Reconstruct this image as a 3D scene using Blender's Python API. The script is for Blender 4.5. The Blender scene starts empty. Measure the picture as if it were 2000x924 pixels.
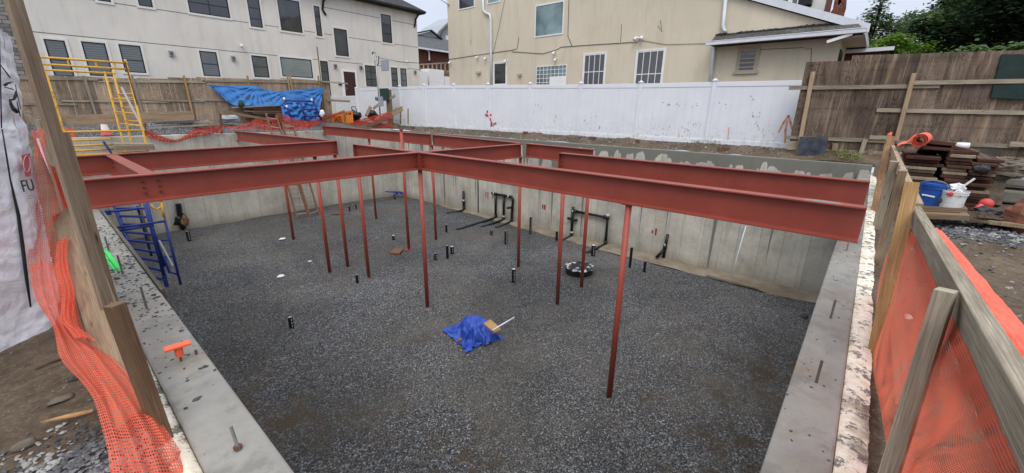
import bpy, math, random
from mathutils import Vector, Matrix, noise
R = random.Random(11)
sc = bpy.context.scene
COL = sc.collection
V = Vector

# ------------------------------------------------------------------ camera
# world: X runs away to the right, Y away to the left, the pit's near corner is at the origin, metres
F, PIT, ROLL, YAW, HC = 791.26, .30354, .0141, .7096, 1.41
_f = V((math.cos(YAW)*math.cos(PIT), math.sin(YAW)*math.cos(PIT), -math.sin(PIT)))
_r = _f.cross(V((0, 0, 1))).normalized()
_u = _r.cross(_f)
CR = _r*math.cos(ROLL)+_u*math.sin(ROLL)
CU = -_r*math.sin(ROLL)+_u*math.cos(ROLL)
EYE = V((0, 0, HC))
cam = bpy.data.cameras.new('camera')
cam.sensor_fit = 'HORIZONTAL'
cam.sensor_width = 36
cam.lens = F/2000*36
cam.clip_start = .05
cam.clip_end = 3000
co = bpy.data.objects.new('camera', cam)
COL.objects.link(co)
m = Matrix((CR, CU, -_f)).transposed().to_4x4()
m.translation = EYE
co.matrix_world = m
sc.camera = co

def on(px, py, ax, val):
    """the point of the plane (axis ax = val) that the survey photo shows at px, py"""
    d = _f+CR*((px-1000)/F)-CU*((py-462)/F)
    t = (val-EYE[ax])/d[ax]
    return EYE+d*t
DF = -3.69           # pit floor level
def fl(px, py): return on(px, py, 2, DF)

# ------------------------------------------------------------------ mesh builder
class MB:
    def __init__(s): s.v = []; s.f = []; s.uv = []; s.mi = []
    def add(s, pts, faces, uvs=None, mi=0):
        o = len(s.v)
        s.v += [V(p) for p in pts]
        for i, f in enumerate(faces):
            s.f.append([o+k for k in f])
            s.uv.append(uvs[i] if uvs else [(0, 0)]*len(f))
            s.mi.append(mi)
        return s
    def bar(s, p, q, w, h, up=(0, 0, 1), mi=0, ends=None):
        """rectangular bar from p to q, w sideways, h along up; uv in metres along the grain"""
        p = V(p); q = V(q); d = (q-p); L = d.length; d.normalize()
        up = V(up); sd = d.cross(up)
        if sd.length < 1e-4: sd = d.cross(V((1, 0, 0)))
        sd.normalize(); u = sd.cross(d)
        a = sd*w/2; b = u*h/2
        P = [p-a-b, p+a-b, p+a+b, p-a+b, q-a-b, q+a-b, q+a+b, q-a+b]
        k = R.random()*7
        fs = [(0, 1, 5, 4), (1, 2, 6, 5), (2, 3, 7, 6), (3, 0, 4, 7), (3, 2, 1, 0), (4, 5, 6, 7)]
        uv = []
        for i, ww in enumerate((w, h, w, h)):
            o = k+i*.37
            uv.append([(0+k, o), (0+k, o+ww), (L+k, o+ww), (L+k, o)])
        uv += [[(k, 0), (k+.01, w), (k+.02, w), (k+.03, 0)]]*2
        return s.add(P, fs, uv, mi)
    def box(s, a, b, mi=0):
        a = V(a); b = V(b); c = (a+b)/2; e = b-a
        i = max(range(3), key=lambda k: abs(e[k]))
        p = c.copy(); q = c.copy(); p[i] = a[i]; q[i] = b[i]
        if i == 2: return s.bar(p, q, abs(e[1]), abs(e[0]), (1, 0, 0), mi)
        o = 1-i if i < 2 else 0
        return s.bar(p, q, abs(e[o]), abs(e[2]), (0, 0, 1), mi)
    def tube(s, pts, r, n=8, mi=0, caps=True):
        pts = [V(p) for p in pts]
        rs = r if isinstance(r, (list, tuple)) else [r]*len(pts)
        P = []; nrm = None
        for i, p in enumerate(pts):
            t = (pts[min(i+1, len(pts)-1)]-pts[max(i-1, 0)]).normalized()
            if nrm is None:
                nrm = t.cross(V((.3, .2, .93)))
                if nrm.length < .05: nrm = t.cross(V((1, 0, 0)))
            nrm = (nrm-t*nrm.dot(t)).normalized()
            b = t.cross(nrm)
            for k in range(n):
                a = 2*math.pi*k/n
                P.append(p+(nrm*math.cos(a)+b*math.sin(a))*rs[i])
        fs = []; uv = []; L = 0
        for i in range(len(pts)-1):
            l2 = L+(pts[i+1]-pts[i]).length
            for k in range(n):
                k2 = (k+1) % n
                fs.append((i*n+k, i*n+k2, (i+1)*n+k2, (i+1)*n+k))
                uv.append([(L, k/n), (L, (k+1)/n), (l2, (k+1)/n), (l2, k/n)])
            L = l2
        if caps:
            fs.append(tuple(range(n-1, -1, -1))); uv.append([(0, 0)]*n)
            fs.append(tuple((len(pts)-1)*n+k for k in range(n))); uv.append([(0, 0)]*n)
        return s.add(P, fs, uv, mi)
    def prism(s, pts, vec, mi=0):
        """polygon pts swept by vec"""
        pts = [V(p) for p in pts]; n = len(pts); vec = V(vec)
        nn = V((0, 0, 0))
        for i in range(n): nn += pts[i].cross(pts[(i+1) % n])
        if nn.dot(vec) > 0: pts.reverse()
        P = pts+[p+vec for p in pts]
        fs = [tuple(range(n)), tuple(range(2*n-1, n-1, -1))]
        L = vec.length
        uv = [[(p.x+p.y, p.z) for p in pts], [(p.x+p.y, p.z) for p in reversed(pts)]]
        for i in range(n):
            j = (i+1) % n; e = (pts[j]-pts[i]).length
            fs.append((j, i, n+i, n+j)); uv.append([(0, e), (0, 0), (L, 0), (L, e)])
        return s.add(P, fs, uv, mi)
    def grid(s, fn, nu, nv, su=1, sv=1, mi=0, skip=None):
        P = [V(fn(i/nu, j/nv)) for j in range(nv+1) for i in range(nu+1)]
        fs = []; uv = []
        for j in range(nv):
            for i in range(nu):
                if skip and skip(i/nu, j/nv): continue
                a = j*(nu+1)+i
                fs.append((a, a+1, a+nu+2, a+nu+1))
                uv.append([(i/nu*su, j/nv*sv), ((i+1)/nu*su, j/nv*sv), ((i+1)/nu*su, (j+1)/nv*sv), (i/nu*su, (j+1)/nv*sv)])
        return s.add(P, fs, uv, mi)
    def lump(s, c, r, sq=(1, 1, 1), amp=.25, n=7, mi=0, seed=0):
        c = V(c)
        def fn(u, v):
            a = 2*math.pi*u; t = math.pi*v
            d = V((math.sin(t)*math.cos(a), math.sin(t)*math.sin(a), math.cos(t)))
            k = r*(1+amp*noise.noise(d*1.6+V((seed*3.1, seed*1.7, seed))))
            return c+V((d.x*sq[0], d.y*sq[1], d.z*sq[2]))*k
        return s.grid(fn, n+2, n, mi=mi)
    def build(s, name, mat, parent=None, smooth=False, bevel=0, solid=0, sub=0):
        o0 = V((0, 0, 0))
        p = parent
        while p is not None: o0 += p.location; p = p.parent
        me = bpy.data.meshes.new(name)
        if parent is None and s.v:
            lo = V([min(v[i] for v in s.v) for i in range(3)]); hi = V([max(v[i] for v in s.v) for i in range(3)])
            base = V(((lo.x+hi.x)/2, (lo.y+hi.y)/2, lo.z))
        else: base = V((0, 0, 0))
        me.from_pydata([v-o0-base for v in s.v], [], s.f)
        ul = me.uv_layers.new(name='uv')
        k = 0; flat = []
        for u in s.uv:
            for t in u: flat += [t[0], t[1]]
        ul.data.foreach_set('uv', flat)
        for mm in (mat if isinstance(mat, (list, tuple)) else [mat]): me.materials.append(mm)
        me.polygons.foreach_set('material_index', s.mi)
        if smooth: me.polygons.foreach_set('use_smooth', [True]*len(s.f))
        me.update()
        o = bpy.data.objects.new(name, me)
        COL.objects.link(o)
        o.location = base
        if parent is not None: o.parent = parent
        if solid:
            md = o.modifiers.new('thickness', 'SOLIDIFY'); md.thickness = solid; md.offset = 0
        if bevel:
            md = o.modifiers.new('edge', 'BEVEL'); md.width = bevel; md.segments = 2; md.limit_method = 'ANGLE'; md.angle_limit = .7
        if sub:
            md = o.modifiers.new('sub', 'SUBSURF'); md.levels = md.render_levels = sub
        return o

def tag(o, label, cat, group=None):
    o['label'] = label; o['category'] = cat
    if group: o['group'] = group
    return o
def thing(name, label, cat, loc=(0, 0, 0), group=None):
    o = bpy.data.objects.new(name, None); o.empty_display_size = .2
    COL.objects.link(o); o.location = V(loc)
    return tag(o, label, cat, group)
def struct(o, kind='structure'):
    o['kind'] = kind; return o
def textmesh(s, size, ext=.002):
    c = bpy.data.curves.new('lettering', 'FONT'); c.body = s; c.size = size; c.extrude = ext; c.align_x = 'CENTER'
    o = bpy.data.objects.new('lettering', c); COL.objects.link(o)
    me = bpy.data.meshes.new_from_object(o.evaluated_get(bpy.context.evaluated_depsgraph_get()))
    bpy.data.objects.remove(o)
    return [v.co.copy() for v in me.vertices], [tuple(p.vertices) for p in me.polygons]
def letter(name, s, size, at, xdir, updir, mat, parent, ext=.002, squash=1):
    vs, fs = textmesh(s, size, ext)
    x = V(xdir).normalized(); n = x.cross(V(updir)).normalized(); u = n.cross(x)
    mb = MB(); mb.add([V(at)+x*(v.x*squash)+u*v.y+n*v.z for v in vs], fs)
    return mb.build(name, mat, parent)
def sm(a, b, x):
    t = max(0, min(1, (x-a)/(b-a))); return t*t*(3-2*t)
def nz(*p): return noise.noise(V(p))
def lerp(a, b, t): return a+(b-a)*t
def spline(pts, t):
    """catmull-rom through vectors"""
    n = len(pts)-1; x = min(max(t, 0), 1)*n; i = min(int(x), n-1); f = x-i
    p0 = pts[max(i-1, 0)]; p1 = pts[i]; p2 = pts[i+1]; p3 = pts[min(i+2, n)]
    return (p1*2+(p2-p0)*f+(p0*2-p1*5+p2*4-p3)*f*f+(p1*3-p0-p2*3+p3)*f**3)*.5

# ------------------------------------------------------------------ materials
class NT:
    def __init__(s, name):
        s.m = bpy.data.materials.new(name); s.m.use_nodes = True
        s.t = s.m.node_tree; s.n = s.t.nodes
        s.b = s.n['Principled BSDF']; s.out = s.n['Material Output']
        s._tc = None
    def link(s, a, b): s.t.links.new(a, b)
    def tc(s, k='Object'):
        if s._tc is None: s._tc = s.n.new('ShaderNodeTexCoord')
        return s._tc.outputs[k]
    def val(s, sock, x):
        if isinstance(x, bpy.types.NodeSocket): s.link(x, sock)
        else: sock.default_value = x
    def mapping(s, vec, scale):
        n = s.n.new('ShaderNodeMapping'); s.link(vec, n.inputs['Vector']); n.inputs['Scale'].default_value = scale
        return n.outputs[0]
    def noise(s, vec, scale=5, detail=6, rough=.6, dist=0):
        n = s.n.new('ShaderNodeTexNoise'); s.link(vec, n.inputs['Vector'])
        n.inputs['Scale'].default_value = scale; n.inputs['Detail'].default_value = detail
        n.inputs['Roughness'].default_value = rough; n.inputs['Distortion'].default_value = dist
        return n.outputs['Fac']
    def vor(s, vec, scale, feature='F1', out='Color', dim='3D', rnd=1):
        n = s.n.new('ShaderNodeTexVoronoi'); n.voronoi_dimensions = dim; n.feature = feature
        if dim == '1D': s.link(vec, n.inputs['W'])
        else: s.link(vec, n.inputs['Vector'])
        n.inputs['Scale'].default_value = scale; n.inputs['Randomness'].default_value = rnd
        return n.outputs[out]
    def ramp(s, fac, stops, interp='LINEAR'):
        n = s.n.new('ShaderNodeValToRGB'); s.link(fac, n.inputs[0])
        e = n.color_ramp.elements; n.color_ramp.interpolation = interp
        while len(e) < len(stops): e.new(.5)
        for k, (p, c) in zip(e, stops):
            k.position = p; k.color = tuple(c)+(1,) if not isinstance(c, (int, float)) else (c, c, c, 1)
        return n.outputs[0]
    def mix(s, fac, a, b, mode='MIX'):
        n = s.n.new('ShaderNodeMix'); n.data_type = 'RGBA'; n.blend_type = mode
        s.val(n.inputs[0], fac)
        for k, x in ((6, a), (7, b)):
            if isinstance(x, bpy.types.NodeSocket): s.link(x, n.inputs[k])
            else: n.inputs[k].default_value = tuple(x)+(1,)
        return n.outputs[2]
    def math(s, op, a, b=0, clamp=False):
        n = s.n.new('ShaderNodeMath'); n.operation = op; n.use_clamp = clamp
        s.val(n.inputs[0], a); s.val(n.inputs[1], b)
        return n.outputs[0]
    def xyz(s, vec):
        n = s.n.new('ShaderNodeSeparateXYZ'); s.link(vec, n.inputs[0]); return n.outputs
    def comb(s, x, y, z):
        n = s.n.new('ShaderNodeCombineXYZ'); s.val(n.inputs[0], x); s.val(n.inputs[1], y); s.val(n.inputs[2], z); return n.outputs[0]
    def bump(s, h, strength=.3, dist=.02):
        n = s.n.new('ShaderNodeBump'); s.link(h, n.inputs['Height'])
        n.inputs['Strength'].default_value = strength; n.inputs['Distance'].default_value = dist
        s.link(n.outputs[0], s.b.inputs['Normal'])
    def base(s, c):
        if isinstance(c, bpy.types.NodeSocket): s.link(c, s.b.inputs['Base Color'])
        else: s.b.inputs['Base Color'].default_value = tuple(c)+(1,)
    def rough(s, r): s.val(s.b.inputs['Roughness'], r)
    def spec(s, x): s.b.inputs['Specular IOR Level'].default_value = x
    def alpha(s, a): s.val(s.b.inputs['Alpha'], a)
    def rand(s): return s.n.new('ShaderNodeObjectInfo').outputs['Random']
    def attr(s, name):
        n = s.n.new('ShaderNodeAttribute'); n.attribute_name = name; return n.outputs['Fac']

def simple(name, c, c2=None, scale=6, rough=.7, bump=0, detail=5, spec=.3, metallic=0, lo=.35, hi=.65, dirt=None, bscale=None, geo=False):
    t = NT(name)
    vec = t.tc()
    col = c
    if c2: col = t.ramp(t.noise(vec, scale, detail), [(lo, c), (hi, c2)])
    if dirt:
        dc, ds, dt = dirt
        f = t.ramp(t.noise(vec, ds, 8, .65), [(dt, 0), (min(dt+.12, 1), 1)])
        if not isinstance(col, bpy.types.NodeSocket): col = t.mix(0, c, c)
        col = t.mix(f, col, dc)
    t.base(col); t.rough(rough); t.spec(spec); t.b.inputs['Metallic'].default_value = metallic
    if bump: t.bump(t.noise(vec, bscale or scale*3, 8, .65), bump, .02)
    return t.m

def wood(name, c1, c2, c3=None, stain=.0, rough=.85, streak=(3, 120, 1)):
    """grain runs along uv.x (metres)"""
    t = NT(name)
    uv = t.tc('UV')
    g = t.noise(t.mapping(uv, streak), 1, 8, .65, .6)
    rings = t.noise(t.mapping(uv, (1.2, 14, 1)), 1, 3, .5, 1.5)
    f = t.math('ADD', t.math('MULTIPLY', g, .7), t.math('MULTIPLY', rings, .3))
    st = [(.33, c1), (.62, c2)]
    if c3: st.append((.75, c3))
    col = t.ramp(f, st)
    blot = t.noise(t.mapping(uv, (1.1, 5, 1)), 1, 5, .6)
    g2 = t.noise(t.mapping(uv, (5, 260, 1)), 1, 5, .7)
    col = t.mix(.55, col, t.ramp(g2, [(.3, .12), (.7, .72)]), 'OVERLAY')
    col = t.mix(t.math('MULTIPLY', t.ramp(blot, [(.45, 0), (.7, 1)]), .55), col, [x*.5 for x in c1])
    k = t.vor(t.mapping(uv, (2.2, 12, 1)), 1, 'F1', 'Distance')
    col = t.mix(t.ramp(k, [(.03, 1), (.11, 0)]), col, [x*.35 for x in c1])
    tone = t.math('ADD', t.math('MULTIPLY', t.rand(), .4), .8)
    col = t.mix(1, col, t.comb(tone, tone, tone), 'MULTIPLY')
    t.base(col); t.rough(rough); t.spec(.2)
    fine = t.noise(t.mapping(uv, (9, 420, 1)), 1, 4, .6)
    t.bump(t.math('ADD', f, t.math('MULTIPLY', fine, .4)), .5, .006)
    return t.m

def concrete(name, axis=None, top=None, tone=1.0):
    t = NT(name)
    ge = t.n.new('ShaderNodeNewGeometry').outputs['Position']
    x, y, z = t.xyz(ge)
    big = t.noise(ge, .7, 6, .6, .3)
    fine = t.noise(ge, 9, 9, .7)
    col = t.ramp(big, [(.3, (.29*tone, .275*tone, .24*tone)), (.5, (.42*tone, .40*tone, .355*tone)), (.72, (.52*tone, .5*tone, .44*tone))])
    col = t.mix(.4, col, t.ramp(fine, [(.3, .25), (.7, .5)]), 'OVERLAY')
    if axis is not None:
        al = (x, y)[axis]
        w = t.math('ADD', t.math('ADD', al, 40), t.math('MULTIPLY', t.noise(t.comb(al, 5, 0), .9, 2), .5))
        cellc = t.vor(w, 1.75, 'F1', 'Color', '1D', .55)
        cv = t.xyz(cellc)[0]
        tone2 = t.math('ADD', t.math('MULTIPLY', cv, .2), .92)
        col = t.mix(1, col, t.comb(tone2, tone2, t.math('MULTIPLY', tone2, .97)), 'MULTIPLY')
        edge = t.vor(w, 1.75, 'DISTANCE_TO_EDGE', 'Distance', '1D', .55)
        wob = t.noise(t.comb(al, 0, t.math('MULTIPLY', z, 4)), 3, 4)
        line = t.math('LESS_THAN', edge, t.math('MULTIPLY', t.math('MULTIPLY', wob, wob), .05))
        col = t.mix(t.math('MULTIPLY', line, .5), col, (.07, .062, .05))
        streak = t.noise(t.comb(t.math('MULTIPLY', al, 5), 0, t.math('MULTIPLY', z, .35)), 1, 7, .65)
        col = t.mix(t.ramp(streak, [(.52, 0), (.74, .55)]), col, (.18, .17, .145))
        pale = t.noise(t.comb(t.math('MULTIPLY', al, 3.3), 4, t.math('MULTIPLY', z, .5)), 1, 6, .6)
        col = t.mix(t.ramp(pale, [(.56, 0), (.7, .55)]), col, (.55, .53, .48))
        rust = t.noise(t.comb(t.math('MULTIPLY', al, .8), 9, t.math('MULTIPLY', z, .7)), 1, 7, .65)
        col = t.mix(t.ramp(rust, [(.6, 0), (.74, .5)]), col, (.36, .26, .15))
        # darker and browner towards the foot
        foot = t.math('MULTIPLY', t.math('SUBTRACT', -3.25, z), 2.2, True)
        col = t.mix(t.math('MULTIPLY', foot, .6), col, (.22, .185, .13))
        if top is not None:
            # wet band that ends in tongues, efflorescence below it
            wv_ = t.math('ADD', w, t.math('MULTIPLY', t.noise(t.comb(al, 8, 0), 1.7, 3), 1.1))
            nn = t.vor(wv_, 2.3, 'F1', 'Distance', '1D', .9)
            cr_ = t.xyz(t.vor(wv_, 2.3, 'F1', 'Color', '1D', .9))[1]
            n2 = t.noise(t.comb(al, 2, 0), 1.1, 3)
            dep = t.math('ADD', t.math('MULTIPLY', t.math('POWER', nn, 4), 14), t.math('ADD', t.math('MULTIPLY', n2, .16), t.math('MULTIPLY', cr_, .22)))
            dz = t.math('ADD', t.math('SUBTRACT', top, z), t.math('MULTIPLY', t.math('SUBTRACT', t.noise(t.comb(t.math('MULTIPLY', al, 7), 3, t.math('MULTIPLY', z, 3)), 1, 5, .7), .5), .14))
            below = t.math('SUBTRACT', dz, t.math('ADD', dep, .02))
            wet = t.ramp(t.math('ADD', t.math('MULTIPLY', below, 8), .5), [(.4, 1), (.6, 0)])
            white = t.ramp(below, [(.0, 1), (.75, 0)])
            sel = t.ramp(t.noise(t.comb(al, 7, t.math('MULTIPLY', z, .6)), 1.9, 5, .7), [(.44, 0), (.6, .9)])
            col = t.mix(t.math('MULTIPLY', t.math('MULTIPLY', white, sel), .62), col, (.55, .54, .5))
            col = t.mix(t.math('MULTIPLY', wet, .85), col, (.14, .14, .115))
    if axis is None:
        st1 = t.noise(ge, 2.1, 8, .7, .5); st2 = t.noise(ge, 3.4, 6, .65); pit = t.vor(ge, 30, 'F1', 'Distance')
        col = t.mix(t.ramp(st1, [(.5, 0), (.66, .6)]), col, (.22, .17, .115))
        col = t.mix(t.ramp(st2, [(.52, 0), (.62, .6)]), col, (.15, .145, .13))
        col = t.mix(t.ramp(t.noise(ge, 46, 3, .7), [(.66, 0), (.72, .7)]), col, (.11, .1, .085))
    t.base(col); t.rough(.85 if axis is not None else .6); t.spec(.25)
    t.bump(fine, .25, .01)
    return t.m

def ground_like(name):
    """gravel / dirt by vertex attribute 'gravel'"""
    t = NT(name)
    ge = t.n.new('ShaderNodeNewGeometry').outputs['Position']
    d1 = t.noise(ge, .9, 8, .65, .4); d2 = t.noise(ge, 14, 8, .75)
    dirt = t.ramp(t.math('ADD', t.math('MULTIPLY', d1, .55), t.math('MULTIPLY', d2, .45)), [(.34, (.035, .025, .017)), (.5, (.115, .083, .055)), (.66, (.215, .165, .115))])
    sp = t.vor(ge, 95, 'F1', 'Color'); sx = t.xyz(sp)[0]
    dirt = t.mix(t.ramp(sx, [(.88, 0), (.95, .35)], 'LINEAR'), dirt, (.26, .22, .17))
    g = t.vor(ge, 26, 'F1', 'Color'); gx = t.xyz(g)[0]
    dist = t.vor(ge, 26, 'F1', 'Distance')
    grav = t.ramp(gx, [(.0, (.03, .032, .036)), (.45, (.12, .123, .13)), (.75, (.25, .25, .25)), (1, (.5, .49, .47))])
    grav = t.mix(t.ramp(dist, [(.3, 0), (.75, .8)]), grav, (.015, .015, .015))
    a = t.math('ADD', t.attr('gravel'), t.math('MULTIPLY', t.math('SUBTRACT', t.noise(ge, 3.5, 6, .7), .5), 1.3))
    col = t.mix(t.ramp(a, [(.42, 0), (.58, 1)]), dirt, grav)
    t.base(col); t.rough(.9); t.spec(.2)
    h = t.math('ADD', t.math('MULTIPLY', d2, 1.2), t.math('MULTIPLY', dist, -.5))
    t.bump(h, .7, .035)
    return t.m

def pit_gravel(name):
    t = NT(name)
    ge = t.n.new('ShaderNodeNewGeometry').outputs['Position']
    p = t.mapping(ge, (1, 1, .2))
    jit = t.noise(ge, 30, 2)
    g = t.vor(p, 40, 'F1', 'Color'); gx = t.xyz(g)
    dist = t.vor(p, 40, 'F1', 'Distance')
    col = t.ramp(gx[0], [(.0, (.012, .014, .018)), (.4, (.074, .079, .088)), (.68, (.185, .192, .202)), (.9, (.31, .315, .32)), (1, (.58, .58, .57))])
    col = t.mix(t.math('MULTIPLY', t.math('GREATER_THAN', gx[1], .8), .55), col, (.16, .125, .085))
    g2 = t.vor(p, 60, 'F1', 'Color'); g2x = t.xyz(g2)[0]
    col = t.mix(.2, col, t.ramp(g2x, [(.2, .02), (1, .45)]))
    col = t.mix(t.ramp(dist, [(.35, 0), (.8, .75)]), col, (.012, .012, .013))
    n1 = t.noise(ge, .42, 7, .62, .5)
    dusty = t.ramp(n1, [(.45, 0), (.66, .55)])
    col = t.mix(dusty, col, (.155, .135, .105))
    dk = t.noise(t.mapping(ge, (1, 1, 1)), .27, 4, .6, .4)
    tone = t.ramp(dk, [(.35, .70), (.65, 1.2)])
    col = t.mix(1, col, tone, 'MULTIPLY')
    mud = t.math('MULTIPLY', t.attr('mud'), t.ramp(t.noise(ge, 2.2, 7, .7, .4), [(.45, 0), (.62, 1)]))
    col = t.mix(mud, col, (.085, .058, .033))
    t.base(col); t.rough(.8); t.spec(.3)
    h = t.math('ADD', t.math('MULTIPLY', dist, -1), t.math('MULTIPLY', gx[2], .8))
    t.bump(h, .9, .03)
    return t.m

def plywood(name, ca, cb, cc, streaky=1):
    t = NT(name)
    uv = t.tc('UV')
    sw = t.noise(t.mapping(uv, (1.9, .55, 1)), 1.7, 3, .55, 1.6)
    ring = t.math('SINE', t.math('MULTIPLY', sw, 75))
    drip = t.noise(t.mapping(uv, (9, .55, 1)), 1, 8, .7, .3)
    big = t.noise(uv, .8, 6, .65)
    col = t.ramp(t.math('ADD', t.math('MULTIPLY', drip, .6), t.math('MULTIPLY', big, .4)), [(.36, ca), (.5, cb), (.66, cc)])
    col = t.mix(t.math('MULTIPLY', t.ramp(ring, [(.2, 0), (.9, 1)]), t.math('MULTIPLY', t.ramp(t.noise(uv, 1.1, 3), [(.4, 0), (.58, 1)]), .62)), col, [x*.42 for x in ca])
    warm = t.noise(t.mapping(uv, (6, .5, 1)), 1.1, 6, .7)
    col = t.mix(t.ramp(warm, [(.57, 0), (.7, .6)]), col, (.36, .22, .12))
    hz = t.noise(t.mapping(uv, (.25, 5, 1)), 1, 5, .6)
    col = t.mix(t.ramp(hz, [(.55, 0), (.72, .5)]), col, [x*.5 for x in ca])
    w = t.math('SUBTRACT', t.xyz(uv)[0], 0)
    edge = t.math('PINGPONG', w, 1.22)
    col = t.mix(t.math('MULTIPLY', t.math('LESS_THAN', edge, .006), .8), col, (.03, .024, .018))
    pan = t.n.new('ShaderNodeTexWhiteNoise'); pan.noise_dimensions = '1D'
    t.link(t.math('FLOOR', t.math('DIVIDE', w, 1.22)), pan.inputs['W'])
    tn = t.math('ADD', t.math('MULTIPLY', pan.outputs['Value'], .45), .75)
    col = t.mix(1, col, t.comb(tn, tn, tn), 'MULTIPLY')
    pale = t.noise(t.mapping(uv, (5, .35, 1)), 1.3, 7, .7)
    col = t.mix(t.ramp(pale, [(.55, 0), (.68, .7)]), col, [min(1, x*1.45) for x in cc])
    t.base(col); t.rough(.9); t.spec(.15); t.bump(drip, .3, .01)
    return t.m

def stucco(name, c, stain):
    t = NT(name)
    ge = t.n.new('ShaderNodeNewGeometry').outputs['Position']
    x, y, z = t.xyz(ge)
    big = t.noise(ge, .35, 6, .6, .3)
    col = t.ramp(big, [(.3, [k*.9 for k in c]), (.7, [min(1, k*1.07) for k in c])])
    vert = t.noise(t.comb(t.math('MULTIPLY', t.math('ADD', x, y), 2.2), 0, t.math('MULTIPLY', z, .3)), 1, 8, .7)
    col = t.mix(t.ramp(vert, [(.5, 0), (.78, .5)]), col, stain)
    f = t.noise(ge, 22, 6, .7)
    cr = t.vor(ge, .35, 'DISTANCE_TO_EDGE', 'Distance')
    t.base(t.mix(.22, col, t.ramp(f, [(.3, .2), (.7, .6)]), 'OVERLAY')); t.rough(.95); t.spec(.1)
    t.bump(f, .25, .015)
    return t.m

def net(name, c, ku, kv, wu, wv, fade=0):
    t = NT(name)
    u, v, _ = t.xyz(t.tc('UV'))
    wob = t.math('MULTIPLY', t.noise(t.tc('UV'), 6, 2), .7)
    if fade:
        lay = t.math('MULTIPLY', t.math('SUBTRACT', t.noise(t.mapping(t.tc('UV'), (2.2, 1.1, 1)), 1.6, 3, .5, 1.2), .5), 1.9)
        wu = t.math('ADD', lay, wu); wv = t.math('ADD', lay, wv)
    a = t.math('LESS_THAN', t.math('FRACT', t.math('ADD', t.math('MULTIPLY', u, ku), wob)), wu)
    b = t.math('LESS_THAN', t.math('FRACT', t.math('ADD', t.math('MULTIPLY', v, kv), wob)), wv)
    t.alpha(t.math('MAXIMUM', a, b))
    n = t.noise(t.tc('UV'), 3, 5)
    t.base(t.ramp(n, [(.3, [k*.8 for k in c]), (.7, c)])); t.rough(.55); t.spec(.3)
    # thin plastic lets daylight through from behind
    tr = t.n.new('ShaderNodeBsdfTranslucent'); tr.inputs['Color'].default_value = tuple(c)+(1,)
    hole = t.n.new('ShaderNodeBsdfTransparent')
    m1 = t.n.new('ShaderNodeMixShader'); m1.inputs[0].default_value = .45
    al = t.b.inputs['Alpha'].links[0].from_socket
    t.t.links.remove(t.b.inputs['Alpha'].links[0])
    m2 = t.n.new('ShaderNodeMixShader')
    t.link(t.b.outputs[0], m1.inputs[1]); t.link(tr.outputs[0], m1.inputs[2])
    t.link(al, m2.inputs[0]); t.link(hole.outputs[0], m2.inputs[1]); t.link(m1.outputs[0], m2.inputs[2])
    t.link(m2.outputs[0], t.out.inputs['Surface'])
    return t.m

def sheet(name, c, c2, rough=.5, fold=0):
    t = NT(name)
    vec = t.tc()
    t.base(t.ramp(t.noise(vec, 2.5, 6, .6), [(.3, c), (.7, c2)]))
    t.rough(rough); t.spec(.4)
    t.bump(t.noise(t.mapping(vec, (1, 1, 1)), 7, 5, .6, 1.2), .35, .06)
    return t.m

def shingle(name, c1, c2, sx=3, sy=7):
    t = NT(name)
    uv = t.tc('UV')
    n = t.n.new('ShaderNodeTexBrick'); t.link(t.mapping(uv, (1, 1, 1)), n.inputs['Vector'])
    n.inputs['Scale'].default_value = 1
    n.inputs['Brick Width'].default_value = 1/sx; n.inputs['Row Height'].default_value = 1/sy
    n.inputs['Mortar Size'].default_value = .012
    n.inputs['Color1'].default_value = tuple(c1)+(1,); n.inputs['Color2'].default_value = tuple(c2)+(1,)
    n.inputs['Mortar'].default_value = tuple(k*.4 for k in c1)+(1,)
    z = t.noise(uv, 3, 7, .7)
    t.base(t.mix(.5, n.outputs['Color'], t.ramp(z, [(.3, .2), (.7, .65)]), 'OVERLAY')); t.rough(.9); t.spec(.2)
    t.bump(n.outputs['Fac'], .4, .01)
    return t.m

def glass(name, c=(.015, .018, .022), blind=None):
    t = NT(name)
    if blind:
        z = t.xyz(t.tc())[2]
        s_ = t.math('LESS_THAN', t.math('FRACT', t.math('MULTIPLY', z, blind[1])), blind[2])
        n = t.noise(t.tc(), .8, 2)
        t.base(t.mix(s_, t.ramp(n, [(.3, [k*.75 for k in blind[0]]), (.7, blind[0])]), c))
    else:
        t.base(t.ramp(t.noise(t.tc(), .7, 3), [(.35, c), (.7, [k*3 for k in c])]))
    tone = t.math('ADD', t.math('MULTIPLY', t.rand(), .9), .6)
    src = t.b.inputs['Base Color'].links[0].from_socket
    t.base(t.mix(1, src, t.comb(tone, tone, tone), 'MULTIPLY'))
    t.rough(.06); t.spec(1.0)
    t.bump(t.noise(t.tc(), .9, 2), .12, .05)
    return t.m

M = {}
M['ground'] = ground_like('dirt_and_gravel')
M['gravel'] = pit_gravel('crushed_stone')
M['conc_top'] = concrete('cast_concrete', None, None, .70)
M['conc_x'] = concrete('formed_concrete_left', 0, None, 1.25)
M['conc_y'] = concrete('formed_concrete_right', 1, .16, 1.25)
M['footing'] = simple('muddy_footing', (.17, .135, .09), (.29, .25, .19), 1.3, .9, .4, 8)
def redsteel(name='red_oxide_primer', k=1.0):
    t = NT(name); vec = t.tc()
    col = t.ramp(t.noise(vec, 1.3, 7, .65), [(.3, (.22*k, .043*k, .029*k)), (.7, (.305*k, .062*k, .040*k))])
    sc_ = t.noise(t.mapping(vec, (1, 1, 1)), 4, 9, .75, .5)
    col = t.mix(t.ramp(sc_, [(.63, 0), (.72, .7)]), col, (.30, .13, .085))
    col = t.mix(t.ramp(t.noise(vec, 2.3, 9, .75), [(.66, 0), (.73, .8)]), col, (.10, .018, .015))
    t.base(col); t.rough(.46); t.spec(.45); t.bump(t.noise(vec, 40, 4), .08, .004)
    return t.m
M['red'] = redsteel()
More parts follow.
